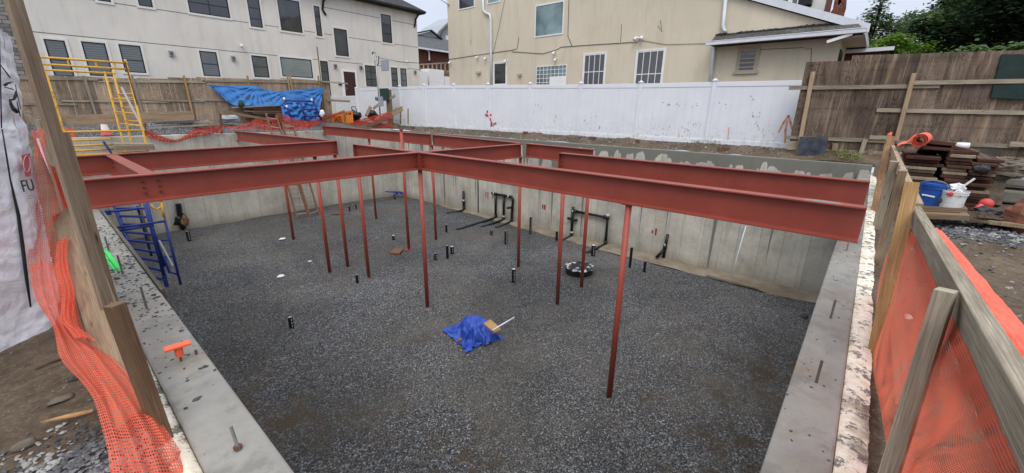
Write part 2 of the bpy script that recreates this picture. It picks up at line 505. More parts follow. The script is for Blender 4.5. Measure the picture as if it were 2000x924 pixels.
M['red_lifted'] = redsteel('red_primer_lifted', 1.35)  # same primer as the beams, colour lightened to offset shade on the columns
M['red_dk'] = simple('red_primer_bolts', (.10, .022, .018), (.17, .04, .032), 30, .5)
M['old_steel'] = simple('weathered_steel', (.11, .095, .08), (.2, .18, .155), 16, .65, .1, metallic=.3)
M['rust'] = simple('rusty_steel', (.10, .05, .03), (.2, .1, .055), 14, .8, .2)
M['foam'] = None
def foam():
    t = NT('torn_foam_board')
    ge = t.n.new('ShaderNodeNewGeometry').outputs['Position']
    a = t.noise(ge, 11, 9, .78, .15); b = t.noise(ge, 21, 6, .7)
    col = t.ramp(b, [(.3, (.66, .54, .36)), (.6, (.84, .79, .68))])
    col = t.mix(t.ramp(a, [(.525, 0), (.56, 1)]), col, (.19, .175, .15))
    col = t.mix(t.ramp(t.noise(ge, 1.4, 5, .6), [(.6, 0), (.7, 1)]), col, (.09, .065, .045))
    t.base(col); t.rough(.95); t.bump(b, .35, .01)
    return t.m
M['foam'] = foam()
M['lum_new'] = wood('yellow_timber', (.34, .19, .075), (.52, .33, .15), (.58, .40, .21))
M['lum_old'] = wood('weathered_timber', (.17, .115, .07), (.34, .25, .17), (.42, .33, .24))
M['lum_grey'] = wood('grey_timber', (.22, .18, .125), (.46, .40, .305), (.56, .50, .395))
M['lum_tan'] = wood('tan_timber', (.28, .19, .11), (.46, .35, .24), (.55, .45, .33))
M['lum_brown'] = wood('brown_timber', (.14, .075, .035), (.30, .175, .09), (.38, .24, .13))
M['panel_wood'] = wood('old_form_panels', (.05, .024, .018), (.13, .062, .042), (.25, .19, .13))
M['panel_edge'] = wood('pale_panel_edges', (.2, .15, .1), (.36, .29, .2), (.46, .39, .28))
M['ply_r'] = plywood('weathered_plywood', (.058, .043, .033), (.145, .108, .083), (.285, .215, .155))
M['ply_l'] = plywood('brown_plywood', (.17, .125, .09), (.33, .25, .18), (.50, .38, .27))
def vinyl():
    t = NT('white_vinyl'); ge = t.n.new('ShaderNodeNewGeometry').outputs['Position']; x, y, z = t.xyz(ge)
    col = t.ramp(t.noise(ge, 1.2, 5), [(.35, (.74, .76, .80)), (.65, (.80, .815, .84))])
    low = t.math('MULTIPLY', t.math('SUBTRACT', 1.25, z), 1.1, True)
    spl = t.noise(ge, 7, 9, .75)
    col = t.mix(t.math('MULTIPLY', low, t.ramp(spl, [(.5, 0), (.66, .75)])), col, (.43, .38, .3))
    run = t.noise(t.comb(t.math('MULTIPLY', y, 9), 0, t.math('MULTIPLY', z, .7)), 1, 6, .7)
    col = t.mix(t.ramp(run, [(.6, 0), (.78, .4)]), col, (.5, .49, .47))
    t.base(col); t.rough(.42); t.spec(.3); return t.m
M['vinyl'] = vinyl()
M['white'] = simple('white_paint', (.78, .78, .77), (.84, .84, .83), 3, .5)
M['stucco_l'] = stucco('pale_stucco', (.72, .69, .635), (.46, .435, .385))
M['stucco_b'] = stucco('beige_stucco', (.66, .595, .47), (.42, .355, .26))
M['trim_l'] = simple('pale_trim', (.72, .70, .66), (.76, .74, .7), 4, .8)
M['black'] = simple('black_frame', (.012, .012, .013), (.02, .02, .022), 5, .4)
M['glass'] = glass('dark_glass')
M['glass_bl'] = glass('blinds_behind_glass', (.02, .025, .025), ((.11, .13, .135), 9, .18))
M['glass_gr'] = glass('pale_blind_glass', (.12, .15, .145), ((.27, .32, .31), 7, .12))
M['glass_teal'] = glass('frosted_teal_glass', (.10, .15, .155))
M['shutter'] = glass('slatted_blind', (.018, .018, .02), ((.12, .125, .13), 22, .45))
M['roof'] = shingle('dark_shingles', (.05, .05, .052), (.085, .083, .082))
M['roof_grey'] = shingle('grey_shingles', (.12, .125, .13), (.17, .172, .175))
M['roof_old'] = shingle('mossy_shingles', (.085, .08, .072), (.14, .13, .115), 2.2, 5)
M['brick'] = shingle('red_brick', (.22, .075, .055), (.30, .11, .08), 4.6, 13)
M['brick_dk'] = shingle('dark_brick', (.14, .05, .042), (.19, .075, .06), 4.6, 13)
M['stone'] = shingle('stone_veneer', (.16, .155, .15), (.36, .34, .31), 2.6, 6)
M['door'] = simple('maroon_door', (.045, .022, .02), (.06, .03, .027), 4, .5)
M['alu'] = simple('white_aluminium', (.62, .65, .70), (.70, .72, .76), 4, .4, spec=.5)
M['steel'] = simple('dull_steel', (.3, .3, .31), (.42, .42, .43), 20, .45, metallic=.7)
M['grey_box'] = simple('grey_enclosure', (.3, .33, .36), (.36, .39, .42), 6, .5)
M['green_box'] = simple('green_enclosure', (.022, .05, .04), (.03, .065, .052), 6, .5)
M['yellow'] = simple('yellow_enamel', (.62, .33, .035), (.75, .43, .06), 8, .45, dirt=((.25, .12, .04), 9, .64))
M['blue'] = simple('blue_enamel', (.022, .04, .20), (.035, .06, .28), 8, .45, dirt=((.06, .045, .05), 10, .62))
M['tarp'] = sheet('blue_tarpaulin', (.018, .055, .33), (.04, .10, .47), .38)
M['tarp_l'] = sheet('faded_blue_tarpaulin', (.015, .115, .35), (.03, .175, .46))
M['tarp_g'] = simple('dark_green_tarpaulin', (.012, .026, .024), (.02, .038, .034), 3, .75)
M['wrap'] = sheet('white_wrap', (.76, .77, .82), (.84, .85, .88), .42)
M['black_p'] = simple('black_plastic', (.012, .012, .013), (.022, .022, .024), 6, .35)
M['black_bag'] = sheet('black_bag', (.012, .012, .014), (.02, .02, .024), .3)
M['pipe'] = simple('black_pipe', (.010, .010, .012), (.016, .016, .018), 8, .35)
M['ptext'] = simple('white_pipe_print', (.6, .6, .6), (.7, .7, .7), 30, .5)
OR = (.97, .19, .115)
M['net'] = net('orange_net', (.98, .21, .125), 40, 56, .46, .48)
M['net_f'] = net('orange_fine_net', (1, .22, .13), 80, 80, .56, .56, 1)
M['net_open'] = net('orange_open_net', OR, 34, 50, .26, .28)
M['net_far'] = net('orange_far_net', (.60, .085, .055), 12, 12, .52, .55)
M['net_roll'] = simple('orange_roll', (.88, .13, .075), (.95, .19, .115), 12, .55, .5)
M['orange'] = simple('orange_plastic', (.80, .12, .045), (.88, .17, .08), 8, .5)
M['orange_board'] = simple('orange_board', (.78, .22, .03), (.85, .28, .045), 8, .6, dirt=((.4, .15, .06), 7, .62))
M['green_spray'] = None
def spray(name, c, thr=.5):
    t = NT(name)
    uv = t.tc('UV'); u, v, _ = t.xyz(uv)
    e = t.math('MINIMUM', t.math('PINGPONG', u, .5), t.math('PINGPONG', v, .5))
    a = t.math('ADD', t.math('MULTIPLY', e, 4), t.math('MULTIPLY', t.math('SUBTRACT', t.noise(t.tc(), 70, 6, .75), .5), 1.6))
    t.alpha(t.ramp(a, [(.2, 0), (.62, 1)])); t.base(c); t.rough(.7)
    return t.m
M['spray_g'] = spray('green_spray_paint', (.03, .62, .10))
M['spray_o'] = spray('orange_spray_paint', (.72, .20, .09))
M['spray_r'] = spray('red_spray_paint', (.60, .02, .08))
M['spray_dr'] = spray('dark_red_paint', (.30, .035, .03))
M['grime'] = spray('grey_scuff', (.16, .15, .14))
M['bucket_b'] = simple('blue_bucket', (.015, .07, .30), (.02, .09, .36), 5, .4)
M['bucket_w'] = simple('paint_spattered_white', (.66, .67, .66), (.74, .74, .72), 6, .5, dirt=((.10, .12, .12), 16, .58))
M['redball'] = simple('red_plastic', (.55, .05, .05), (.62, .08, .07), 6, .45)
M['pinkp'] = simple('pink_rubber', (.7, .12, .13), (.75, .16, .16), 6, .5)
M['lum_mid'] = wood('grey_brown_timber', (.21, .15, .10), (.38, .29, .205), (.45, .36, .265))
M['lum_dark'] = wood('dark_brown_timber', (.085, .05, .028), (.20, .125, .072), (.27, .18, .11))
M['rock'] = simple('field_stone', (.09, .075, .055), (.24, .21, .165), 7, .9, .4)
M['slate'] = simple('slate_chip', (.018, .018, .02), (.09, .09, .092), 20, .7)
M['stone_chip'] = None
def chips():
    t = NT('gravel_stone')
    t.base(t.ramp(t.rand() if False else t.xyz(t.vor(t.tc(), 9, 'F1', 'Color'))[0], [(0, (.05, .052, .056)), (.5, (.13, .133, .138)), (1, (.34, .335, .32))])); t.rough(.85)
    t.bump(t.noise(t.tc(), 60, 4), .3, .01)
    return t.m
M['stone_chip'] = chips()
M['paper'] = simple('crumpled_paper', (.75, .74, .7), (.82, .81, .78), 9, .9)
M['cable'] = simple('dark_cable', (.02, .02, .02), (.035, .035, .035), 6, .6)
M['bark'] = simple('bark', (.06, .045, .032), (.13, .10, .075), 9, .95, .5)
def leaf(name, c1, c2):
    t = NT(name)
    c = t.ramp(t.xyz(t.vor(t.tc(), 1.3, 'F1', 'Color'))[0], [(.1, c1), (.9, c2)])
    t.base(c); t.rough(.5); t.spec(.35)
    tr = t.n.new('ShaderNodeBsdfTranslucent'); t.link(c, tr.inputs['Color'])
    ms = t.n.new('ShaderNodeMixShader'); ms.inputs[0].default_value = .45
    t.link(t.b.outputs[0], ms.inputs[1]); t.link(tr.outputs[0], ms.inputs[2]); t.link(ms.outputs[0], t.out.inputs['Surface'])
    return t.m
M['leaf_dk'] = leaf('dark_leaves', (.016, .034, .018), (.045, .075, .036))
M['leaf_lime'] = leaf('lime_leaves', (.14, .26, .03), (.24, .38, .06))
M['leaf_mid'] = leaf('mid_leaves', (.06, .12, .045), (.14, .22, .08))
M['leaf_pale'] = leaf('pale_leaves', (.10, .15, .07), (.24, .3, .16))
# ------------------------------------------------------------------ sky and light
w = bpy.data.worlds.new('World'); sc.world = w; w.use_nodes = True
wt = w.node_tree; bg = wt.nodes['Background']
SUN_EL, SUN_AZ = math.radians(52), math.radians(215)      # azimuth: direction towards the sun, from +X counter-clockwise
sky = wt.nodes.new('ShaderNodeTexSky'); sky.sky_type = 'NISHITA'; sky.sun_disc = False
sky.sun_elevation = SUN_EL; sky.sun_rotation = math.pi/2-SUN_AZ
sky.air_density = 1.0; sky.dust_density = 6; sky.ozone_density = 1
tc = wt.nodes.new('ShaderNodeTexCoord'); sp = wt.nodes.new('ShaderNodeSeparateXYZ')
wt.links.new(tc.outputs['Generated'], sp.inputs[0])
rp = wt.nodes.new('ShaderNodeValToRGB'); wt.links.new(sp.outputs[2], rp.inputs[0])
e = rp.color_ramp.elements
e[0].position = 0; e[0].color = (8.1, 8.8, 10.3, 1)
e[1].position = 1; e[1].color = (19, 19.8, 21.5, 1)
e2 = rp.color_ramp.elements.new(.22); e2.color = (8.2, 8.9, 10.5, 1)
nn = wt.nodes.new('ShaderNodeTexNoise'); nn.inputs['Scale'].default_value = 2.2; nn.inputs['Detail'].default_value = 6
wt.links.new(tc.outputs['Generated'], nn.inputs['Vector'])
cl = wt.nodes.new('ShaderNodeMapRange'); wt.links.new(nn.outputs['Fac'], cl.inputs[0]); cl.inputs[1].default_value = .3; cl.inputs[2].default_value = .7; cl.inputs[3].default_value = .92; cl.inputs[4].default_value = 1.06
mu = wt.nodes.new('ShaderNodeMix'); mu.data_type = 'RGBA'; mu.blend_type = 'MULTIPLY'; mu.inputs[0].default_value = 1
wt.links.new(rp.outputs[0], mu.inputs[6]); wt.links.new(cl.outputs[0], mu.inputs[7])
mx = wt.nodes.new('ShaderNodeMix'); mx.data_type = 'RGBA'; mx.inputs[0].default_value = .85
wt.links.new(sky.outputs[0], mx.inputs[6]); wt.links.new(mu.outputs[2], mx.inputs[7])
wt.links.new(mx.outputs[2], bg.inputs['Color']); bg.inputs['Strength'].default_value = .1
sun = bpy.data.lights.new('sun', 'SUN'); sun.energy = 1.1; sun.angle = math.radians(25); sun.color = (1, .965, .92)
so = bpy.data.objects.new('sun', sun); COL.objects.link(so)
sd = V((math.cos(SUN_EL)*math.cos(SUN_AZ), math.cos(SUN_EL)*math.sin(SUN_AZ), math.sin(SUN_EL)))
so.rotation_euler = sd.to_track_quat('Z', 'Y').to_euler(); so.location = (0, 0, 40)
vs = sc.view_settings; vs.view_transform = 'Standard'; vs.look = 'None'; vs.exposure = .0; vs.gamma = 1; vs.use_curve_mapping = False

# ------------------------------------------------------------------ ground: one sheet with the pit cut out of it
XI, XO, YI, YO, XW, YW = .404, .165, .069, -.16, 14.067, 21.427   # inner and outer faces of the foundation
ZW, ZY = .16, .24                                                # tops of the two far walls
X0, X1, Y0, Y1 = .10, XW+.2, -.20, YW+.2
def gh(x, y):
    h = -.06
    h = lerp(h, .16, sm(12.5, 14.3, x)*1.0) if y > -3 else lerp(h, .2, sm(11, 16, x))
    h = lerp(h, .34, sm(XW+.25, XW+1.2, x))
    h = lerp(h, max(h, .22), sm(19, YW+.2, y)); h = lerp(h, .45, sm(YW+.3, 27, y))
    if x < .1: h += .0+.12*sm(4, 12, y)-.05*sm(.1, .9, .1-x)
    if y < -.2: h += .05*sm(.1, 1.2, -.2-y)*sm(4, 8, x)
    # earth heaped in front of the white fence
    if x > XW: h += .13*sm(XW+.25, XW+.6, x)*(1-sm(XW+.9, XW+1.35, x))*(.4+nz(0, y*.9, 3)*1.5)
    # gravel heap in the far yard
    h += .35*math.exp(-((x-4.5)**2/6+(y-24.5)**2/2.5))
    h += nz(x*.8, y*.8, 0)*.05+nz(x*3.1, y*3.1, 5)*.022
    near = math.exp(-((x*x+y*y)/60))
    h += near*(nz(x*9, y*9, 2)*.012)
    return h
def axis(stops):
    out = []
    for (a, b, st) in stops:
        n = max(1, round((b-a)/st)); out += [a+(b-a)*i/n for i in range(n)]
    return out+[stops[-1][1]]
xs = axis([(-900, -60, 140), (-60, -8, 8), (-8, -2, .5), (-2, X0, .06), (X0, 4, .12), (4, X1, .25), (X1, 17, .11), (17, 30, 1), (30, 100, 10), (100, 900, 130)])
ys = axis([(-900, -60, 140), (-60, -10, 8), (-10, -3, .5), (-3, Y0, .07), (Y0, 5, .1), (5, Y1, .25), (Y1, 29, .22), (29, 45, 2), (45, 110, 12), (110, 900, 130)])
mb = MB(); gv = []
nx = len(xs)
for y in ys:
    for x in xs:
        far = max(abs(x), abs(y)) > 40
        mb.v.append(V((x, y, .3 if far else gh(x, y))))
        g = 0
        if y > YW and x < 13: g = .85
        if y < -.2: g = max(g, .95*math.exp(-((x-8.0)/1.0)**2)*sm(.5, .9, -y))
        if x < .1: g = max(g, .95*math.exp(-((y-2.1)/.42)**2)*(sm(-.75, -.25, x)))
        gv.append(g)
for j in range(len(ys)-1):
    for i in range(nx-1):
        cx, cy = (xs[i]+xs[i+1])/2, (ys[j]+ys[j+1])/2
        if X0 < cx < X1 and Y0 < cy < Y1: continue
        a = j*nx+i
        mb.f.append([a, a+1, a+nx+1, a+nx]); mb.uv.append([(0, 0)]*4); mb.mi.append(0)
g = struct(mb.build('ground', M['ground'], smooth=True))
g.data.attributes.new('gravel', 'FLOAT', 'POINT').data.foreach_set('value', gv)

mb = MB(); mud = []
nx_, ny_ = 130, 190
def floor_h(x, y):
    return DF+nz(x*.5, y*.5, 7)*.045+nz(x*1.7, y*1.7, 1)*.03+nz(x*4, y*4, 3)*.012
for j in range(ny_+1):
    for i in range(nx_+1):
        x = XI-.02+(XW-XI+.04)*i/nx_; y = YI-.02+(YW-YI+.04)*j/ny_
        mb.v.append(V((x, y, floor_h(x, y))))
        a = max(.95*math.exp(-((y-.7)/.9)**2)*(1-sm(9, 12, x)), .95*math.exp(-((x-1.6)/.9)**2-((y-7)/2.2)**2),
                .9*math.exp(-((x-3.1)/.8)**2-((y-3.6)/.9)**2), .7*math.exp(-((x-6.6)/1.5)**2-((y-1.6)/1.2)**2), .6*math.exp(-((x-2.6)/.9)**2-((y-5.4)/.8)**2), .55*math.exp(-((x-5.2)/1.4)**2-((y-7.2)/1.3)**2), .5*math.exp(-((x-9.5)/2.5)**2-((y-2.2)/1.1)**2), .45*math.exp(-((x-8.2)/1.6)**2-((y-14)/1.6)**2))
        mud.append(a)
for j in range(ny_):
    for i in range(nx_):
        a = j*(nx_+1)+i
        mb.f.append([a, a+1, a+nx_+2, a+nx_+1]); mb.uv.append([(0, 0)]*4); mb.mi.append(0)
pf = struct(mb.build('gravel_floor', M['gravel'], smooth=True))
pf.data.attributes.new('mud', 'FLOAT', 'POINT').data.foreach_set('value', mud)
# loose stones standing proud of the gravel
def stone_mesh(mb, c, r, seed):
    n = 5; P = []; rr = random.Random(seed)
    sx, sy, sz = rr.uniform(.7, 1.3), rr.uniform(.7, 1.3), rr.uniform(.5, .9)
    ang = rr.uniform(0, 6.3); ca, sa = math.cos(ang), math.sin(ang)
    P = [V((0, 0, 1)), V((0, 0, -1))]
    for k in range(n):
        a = 6.283*k/n+rr.uniform(-.4, .4); z = rr.uniform(-.45, .45)
        P.append(V((math.cos(a), math.sin(a), z)))
    Q = []
    for p in P:
        p = V((p.x*sx, p.y*sy, p.z*sz))*r
        Q.append(V((p.x*ca-p.y*sa, p.x*sa+p.y*ca, p.z))+c)
    fs = []
    for k in range(n): fs += [(0, 2+k, 2+(k+1) % n), (1, 2+(k+1) % n, 2+k)]
    mb.add(Q, fs)
mb = MB()
for k in range(9000):
    q = R.random()**1.7
    x = R.uniform(XI+.1, XW-.9); y = YI+.1+R.random()**1.5*(YW-YI-.3)
    stone_mesh(mb, V((x, y, floor_h(x, y)+.004)), R.uniform(.006, .014)*(1.8 if R.random() < .05 else 1), k)
s = struct(mb.build('loose_gravel', M['stone_chip']), 'stuff'); 

# ------------------------------------------------------------------ foundation walls
def wall(label, mat, a, b):
    mb = MB(); mb.box(a, b)
    o = mb.build('foundation_wall', mat, bevel=.012); tag(o, label, 'wall', 'concrete foundation walls of the pit'); return o
wl = wall('grey concrete foundation wall along the left foreground, dark chips scattered on its top', M['conc_top'], (XO, YI, DF-.3), (XI, YW, 0))
wr = wall('grey concrete foundation wall along the right foreground beside the orange netting', M['conc_top'], (XO, YO, DF-.3), (XW, YI-.002, 0))
w3 = wall('long concrete wall behind the black pipework, wet dark band along its top', M['conc_y'], (XW, YO, DF-.3), (XW+.25, YW+.25, ZW))
w4 = wall('concrete wall at the far left of the pit that the two ladders lean on', M['conc_x'], (XO, YW, DF-.3), (XW-.002, YW+.25, ZY))
fm = MB()
def ft(u, v):
    y = YI+.02+u*17; e = .72-.5*sm(6, 17, y)+nz(y*1.3, 2, 0)*.06
    return V((XW-.001-e*v, y, DF+.075-.07*v**3+nz(y*2, v*2, 4)*.02))
fm.grid(ft, 90, 6)
fm.build('footing', M['footing'], w3, smooth=True)
# pour joint in the long wall, rusty streak
mb = MB(); mb.box((XW-.006, 14.32, DF), (XW-.001, 14.40, ZW-.25)); mb.build('pour_joint', M['cable'], w3)
M['dk_board'] = wood('dark_grey_timber', (.07, .062, .05), (.15, .135, .11), (.2, .18, .15))
mb = MB(); mb.bar((XI+.016, 4.0, -.03), (XI+.016, 7.85, -.03), .026, .09)
tag(mb.build('form_board', M['dk_board']), 'dark narrow form board running along the inner edge of the left wall', 'board')

def foam_strip(label, fn, n):
    mb = MB(); mb.grid(fn, n, 5)
    tag(mb.build('foam_board', M['foam'], smooth=False), label, 'insulation')
def fr(u, v):
    x = .9+u*13; e = .112+nz(x*2.2, 1, 0)*.022+nz(x*9, 1, 0)*.006+nz(x*31, 2, 0)*.006
    prof = [(0, -.35), (0.004, -.012), (.35, -.006), (.7, -.008), (1, -.016), (1.03, -.4)][min(5, round(v*5))]
    return V((x, YO-.002-prof[0]*e, prof[1]+nz(x*14, v*5, 3)*.004+(.012*min(0, nz(x*1.3, 9, 0)-.15) if .1 < v < .9 else 0)))
foam_strip('ragged cream foam board edge between the right concrete wall and the dirt', fr, 900)
def fl_(u, v):
    y = .9+u*5; e = .09+nz(y*2.2, 7, 0)*.02+nz(y*9, 1, 4)*.006+nz(y*31, 2, 4)*.005
    prof = [(0, -.35), (0.004, -.03), (.35, -.012), (.7, -.01), (1, -.035), (1.03, -.4)][5-min(5, round(v*5))]
    return V((XO-.002-prof[0]*e, y, prof[1]+nz(y*12, v*4, 8)*.005))
foam_strip('ragged cream foam board edge beside the leaning posts on the left wall', fl_, 170)

# anchor bolts on the two near walls
def bolt(p, h, tilt, label, rusty=False):
    t = thing('anchor_bolt', label, 'bolt', p, 'anchor bolts in the wall tops')
    mb = MB(); d = V((tilt[0], tilt[1], 1)).normalized()
    mb.tube([V(p)-d*.03, V(p)+d*h], .0072, 8); mb.build('threaded_rod', M['old_steel' if rusty else 'steel'], t, smooth=False)
    if not rusty:
        mb = MB(); mb.tube([V(p)+d*.004, V(p)+d*.02], .017, 6); mb.build('nut', M['rust'], t)
bolt(on(466, 878, 2, 0), .12, (-.05, .12), 'straight steel anchor bolt with a nut, at the bottom edge on the left wall')
bolt(on(384, 692, 2, 0), .03, (0, 0), 'short rusty stub under the orange rebar plate on the left wall', True)
bolt(on(240, 535, 2, 0), .17, (0, .06), 'bare anchor bolt beside the bright green paint mark', True)
bolt(on(213, 490, 2, 0), .15, (0, .02), 'bare anchor bolt among dark chips above the green paint mark', True)
bolt(on(188, 450, 2, 0), .18, (0, 0), 'farthest bare anchor bolt on the left wall, next to the girder end', True)
bolt(on(287, 603, 2, 0), .17, (0, .05), 'bare anchor bolt between the green mark and the orange plate', True)
bolt(on(1594, 747, 2, 0), .13, (.2, 0), 'nearest anchor bolt on the right wall, leaning towards the pit', 2)
bolt(on(1622, 622, 2, 0), .14, (.25, 0), 'middle anchor bolt on the right wall top', 2)
bolt(on(1653, 490, 2, 0), .13, (.55, .0), 'bent anchor bolt on the right wall just below the girder end', 2)

# dark chips scattered on the walls
mb = MB()
for k in range(1000):
    y = 2.2+R.random()*5.4
    if R.random() > math.exp(-((y-5.0)/1.35)**2)+.08: continue
    x = R.uniform(XO+.01, XI-.01); r = R.uniform(.004, .012)*(1+.8*(R.random() > .85)); stone_mesh(mb, V((x, y, r*.25)), r, k)
for k in range(60):
    x = 1.9+R.random()**1.3*4.5; y = R.uniform(YO+.01, YI-.01); stone_mesh(mb, V((x, y, .003)), R.uniform(.003, .008), k+900)
for v in mb.v: v.z = .001+(v.z-.001)*.55
struct(mb.build('slate_chips', M['slate']), 'stuff')
# gravel by the photographer's left foot and along the right hand track
mb = MB()
for k in range(2600):
    x = R.uniform(-.62, .06); y = R.gauss(2.0, .30)
    if x < -.75+.25*abs(y-2.0)*2: continue
    stone_mesh(mb, V((x, y, gh(x, y)+.006)), R.uniform(.006, .014), k+3000)
for k in range(2600):
    x = R.gauss(7.9, .55); y = -.55-R.random()*4.5
    stone_mesh(mb, V((x, y, gh(x, y)+.006)), R.uniform(.010, .028), k+7000)
for k in range(500):
    x = R.uniform(-1.6, 0.05); y = R.uniform(1.4, 5); stone_mesh(mb, V((x, y, gh(x, y)+.002)), R.uniform(.0025, .006), k+10000)
for k in range(1800):
    x = R.uniform(XW+.3, XW+1.4); y = R.uniform(2, 22); stone_mesh(mb, V((x, y, gh(x, y)+.004)), R.uniform(.01, .04), k+13000)
for k in range(900):
    x = R.uniform(2.2, 6.5); y = -.5-R.random()*3; stone_mesh(mb, V((x, y, gh(x, y)+.002)), R.uniform(.006, .02), k+16000)
struct(mb.build('crushed_stone', M['stone_chip']), 'stuff')
def rock(p, r, sq, label, seed, mat='rock'):
    mb = MB(); mb.lump(V(p)+V((0, 0, r*sq[2]*.35)), r, sq, .5, 8, seed=seed)
    tag(mb.build('rock', M[mat], smooth=True), label, 'rock')
rock(on(46, 872, 2, -.07), .034, (1.2, .8, .6), 'flat brown stone at the edge of the gravel in the bottom left corner', 3)
rock(on(118, 782, 2, -.07), .04, (1.3, .7, .35), 'pale flat stone in the dirt left of the orange netting', 5)
rock(on(147, 742, 2, -.07), .03, (1.0, .8, .6), 'dark grey stone beside the lower end of the orange netting', 9, 'slate')
rock(on(893, 574, 2, DF), .07, (1.3, .9, .5), 'small brown stone alone on the pit gravel above the blue tarp heap', 4)
rock(on(1075, 523, 2, DF), .08, (1, .9, .6), 'tan stone on the gravel left of the black sump', 6)
rock(on(1570, 620, 2, DF), .10, (1, .9, .6), 'dark stone at the foot of the right wall', 8, 'slate')
mb = MB(); p0 = on(80, 826, 2, -.055); p1 = on(182, 803, 2, -.05)
mb.prism([p0, p0.lerp(p1, .6)+V((.005, -.02, 0)), p1+V((0, -.008, 0)), p1+V((0, .01, 0)), p0.lerp(p1, .5)+V((0, .012, 0))], V((0, 0, .008)))
tag(mb.build('wood_splinter', M['lum_new']), 'long orange-brown wood splinter lying in the dirt', 'wood scrap')
mb = MB(); mb.tube([on(68, 722, 2, -.055), on(98, 708, 2, -.045), on(124, 700, 2, -.05)], .006, 6)
tag(mb.build('root', M['bark'], smooth=True), 'thin reddish root sticking out of the dirt beside the netting', 'root')

# paint on the left wall
def decal(name, pts, mat, label, cat='paint mark', parent=None, uvs=((0, 0), (1, 0), (1, 1), (0, 1))):
    mb = MB(); mb.add(pts, [tuple(range(len(pts)))], [list(uvs)[:len(pts)]])
    o = mb.build(name, mat, parent)
    if label: tag(o, label, cat)
    return o
gq = [on(*q, 2, .004) for q in ((186, 484), (209, 484), (246, 529), (224, 535))]
decal('green_paint_mark', gq, M['spray_g'], None, parent=wl)
mb = MB(); mb.bar(on(203, 492, 2, .004), on(232, 532, 2, .004), .004, .004); mb.build('scored_line', M['cable'], wl)

# orange rebar cap plate
p = on(345, 672, 2, .10)
t = thing('rebar_cap', 'orange plastic rebar cap plate standing on the left wall', 'rebar cap', (p.x, p.y, 0))
mb = MB(); a = on(320, 684, 2, .10); b = on(372, 668, 2, .10)
d = (b-a); c = (a+b)/2
mb.bar(a, b, .055, .012); mb.build('plate', M['orange'], t, bevel=.002)
mb = MB(); mb.tube([c+V((0, 0, -.004)), c+V((0, 0, -.065))], [.022, .019], 10); mb.build('sleeve', M['orange'], t, smooth=False)
mb = MB(); mb.tube([c+V((0, 0, -.06)), V((c.x, c.y, -.01))], .006, 6); mb.build('rebar', M['rust'], t)

# ------------------------------------------------------------------ steel
BH, BF, TF, TW = .414, .18, .020, .012
def ibeam(mb, p, q, h=BH, bf=BF, tf=TF, tw=TW):
    p = V(p); q = V(q); d = (q-p).normalized(); s = d.cross(V((0, 0, 1))).normalized(); u = s.cross(d)
    pr = [(-bf/2, 0), (-bf/2, -tf), (-tw/2, -tf-.012), (-tw/2, -h+tf+.012), (-bf/2, -h+tf), (-bf/2, -h), (bf/2, -h), (bf/2, -h+tf), (tw/2, -h+tf+.012), (tw/2, -tf-.012), (bf/2, -tf), (bf/2, 0)]
    P = [p+s*a+u*b for a, b in pr]
    mb.prism(P, q-p)
GB = 'red steel beams over the pit'
def beam(label, p, q, ends=''):
    o = thing('steel_beam', label, 'steel beam', ((V(p)+V(q))/2)-V((0, 0, BH)), GB)
    mb = MB(); ibeam(mb, p, q); mb.build('web_and_flanges', M['red'], o, bevel=.003)
    return o
def endplate(o, at, d, side_bolts=True, w=.17, off=.0):
    """plate across a beam end, bolted; d points out of the beam"""
    d = V(d); at = V(at); s = d.cross(V((0, 0, 1)))
    mb = MB(); c = at+d*.008
    mb.bar(c-V((0, 0, .02)), c-V((0, 0, BH-.02)), w, .014, d)
    pl = mb.build('end_plate', M['red'], o)
def clip(o, at, d, n=3, rows=2):
    """angle cleats on both sides of the web at a beam end; d points along the beam away from the joint"""
    d = V(d); at = V(at); s = d.cross(V((0, 0, 1)))
    for sg in (-1, 1):
        mb = MB(); c = at+d*.05+s*(sg*.012)
        mb.bar(c-V((0, 0, .07)), c-V((0, 0, BH-.07)), .085, .010, s)
        pl = mb.build('connection_plate', M['red'], o)
        for k in range(n):
            b = c-V((0, 0, .115+k*(BH-.23)/(n-1)))+s*(sg*.004)
            mb = MB(); mb.tube([b, b+s*(sg*.024)], .0165, 6); mb.build('bolt', M['red_dk'], pl)
ZT = .414
G1 = beam('near main beam from the middle joint to the right wall, longest red girder in front', (6.02, 8.02, ZT), (6.02, -.12, ZT))
G2 = beam('short red beam just behind the middle joint, its bolted end hanging free', (6.02, 8.24, ZT), (6.02, 11.1, ZT))
G3 = beam('front left red girder from the left wall to the middle joint, six bolts near its left end', (.19, 8.13, ZT), (5.92, 8.13, ZT))
G4 = beam('red cross beam from the middle joint back to the far beam line', (6.12, 8.13, ZT), (9.83, 8.13, ZT))
B5a = on(622, 245, 0, 9.95); B5b = on(838, 262, 0, 9.95); B5c = on(1005, 278.5, 0, 9.95)
B5d = V((9.95, 5.72, B5c.z-.02))
B5c = V((9.95, 8.13, .43))
G5 = beam('farthest red beam, from the far corner to the splice at the rear column', V((9.95, 21.55, B5a.z)), V((9.95, 12.68, B5b.z)))
G6 = beam('rear red beam from the splice column to the cross beam end', V((9.95, 12.56, B5b.z)), V((9.95, 8.25, B5c.z)))
G7 = beam('short rear red beam right of the cross beam with a cut free end', V((9.95, 8.01, B5c.z)), V((9.95, 5.66, .41)))
G8 = beam('second red girder on the right, resting on the right wall behind the main one', (8.47, 5.72, ZT), (8.47, -.12, ZT))
B2l = on(150, 305, 1, 12.3); B2r = on(652, 275, 1, 12.3)
G9 = beam('left red girder behind the front one, from the yellow scaffold to a bolted column end', V((.19, 12.3, B2l.z)), V((6.02, 12.3, B2r.z)))
Alz = on(452, 250, 0, 6.04)
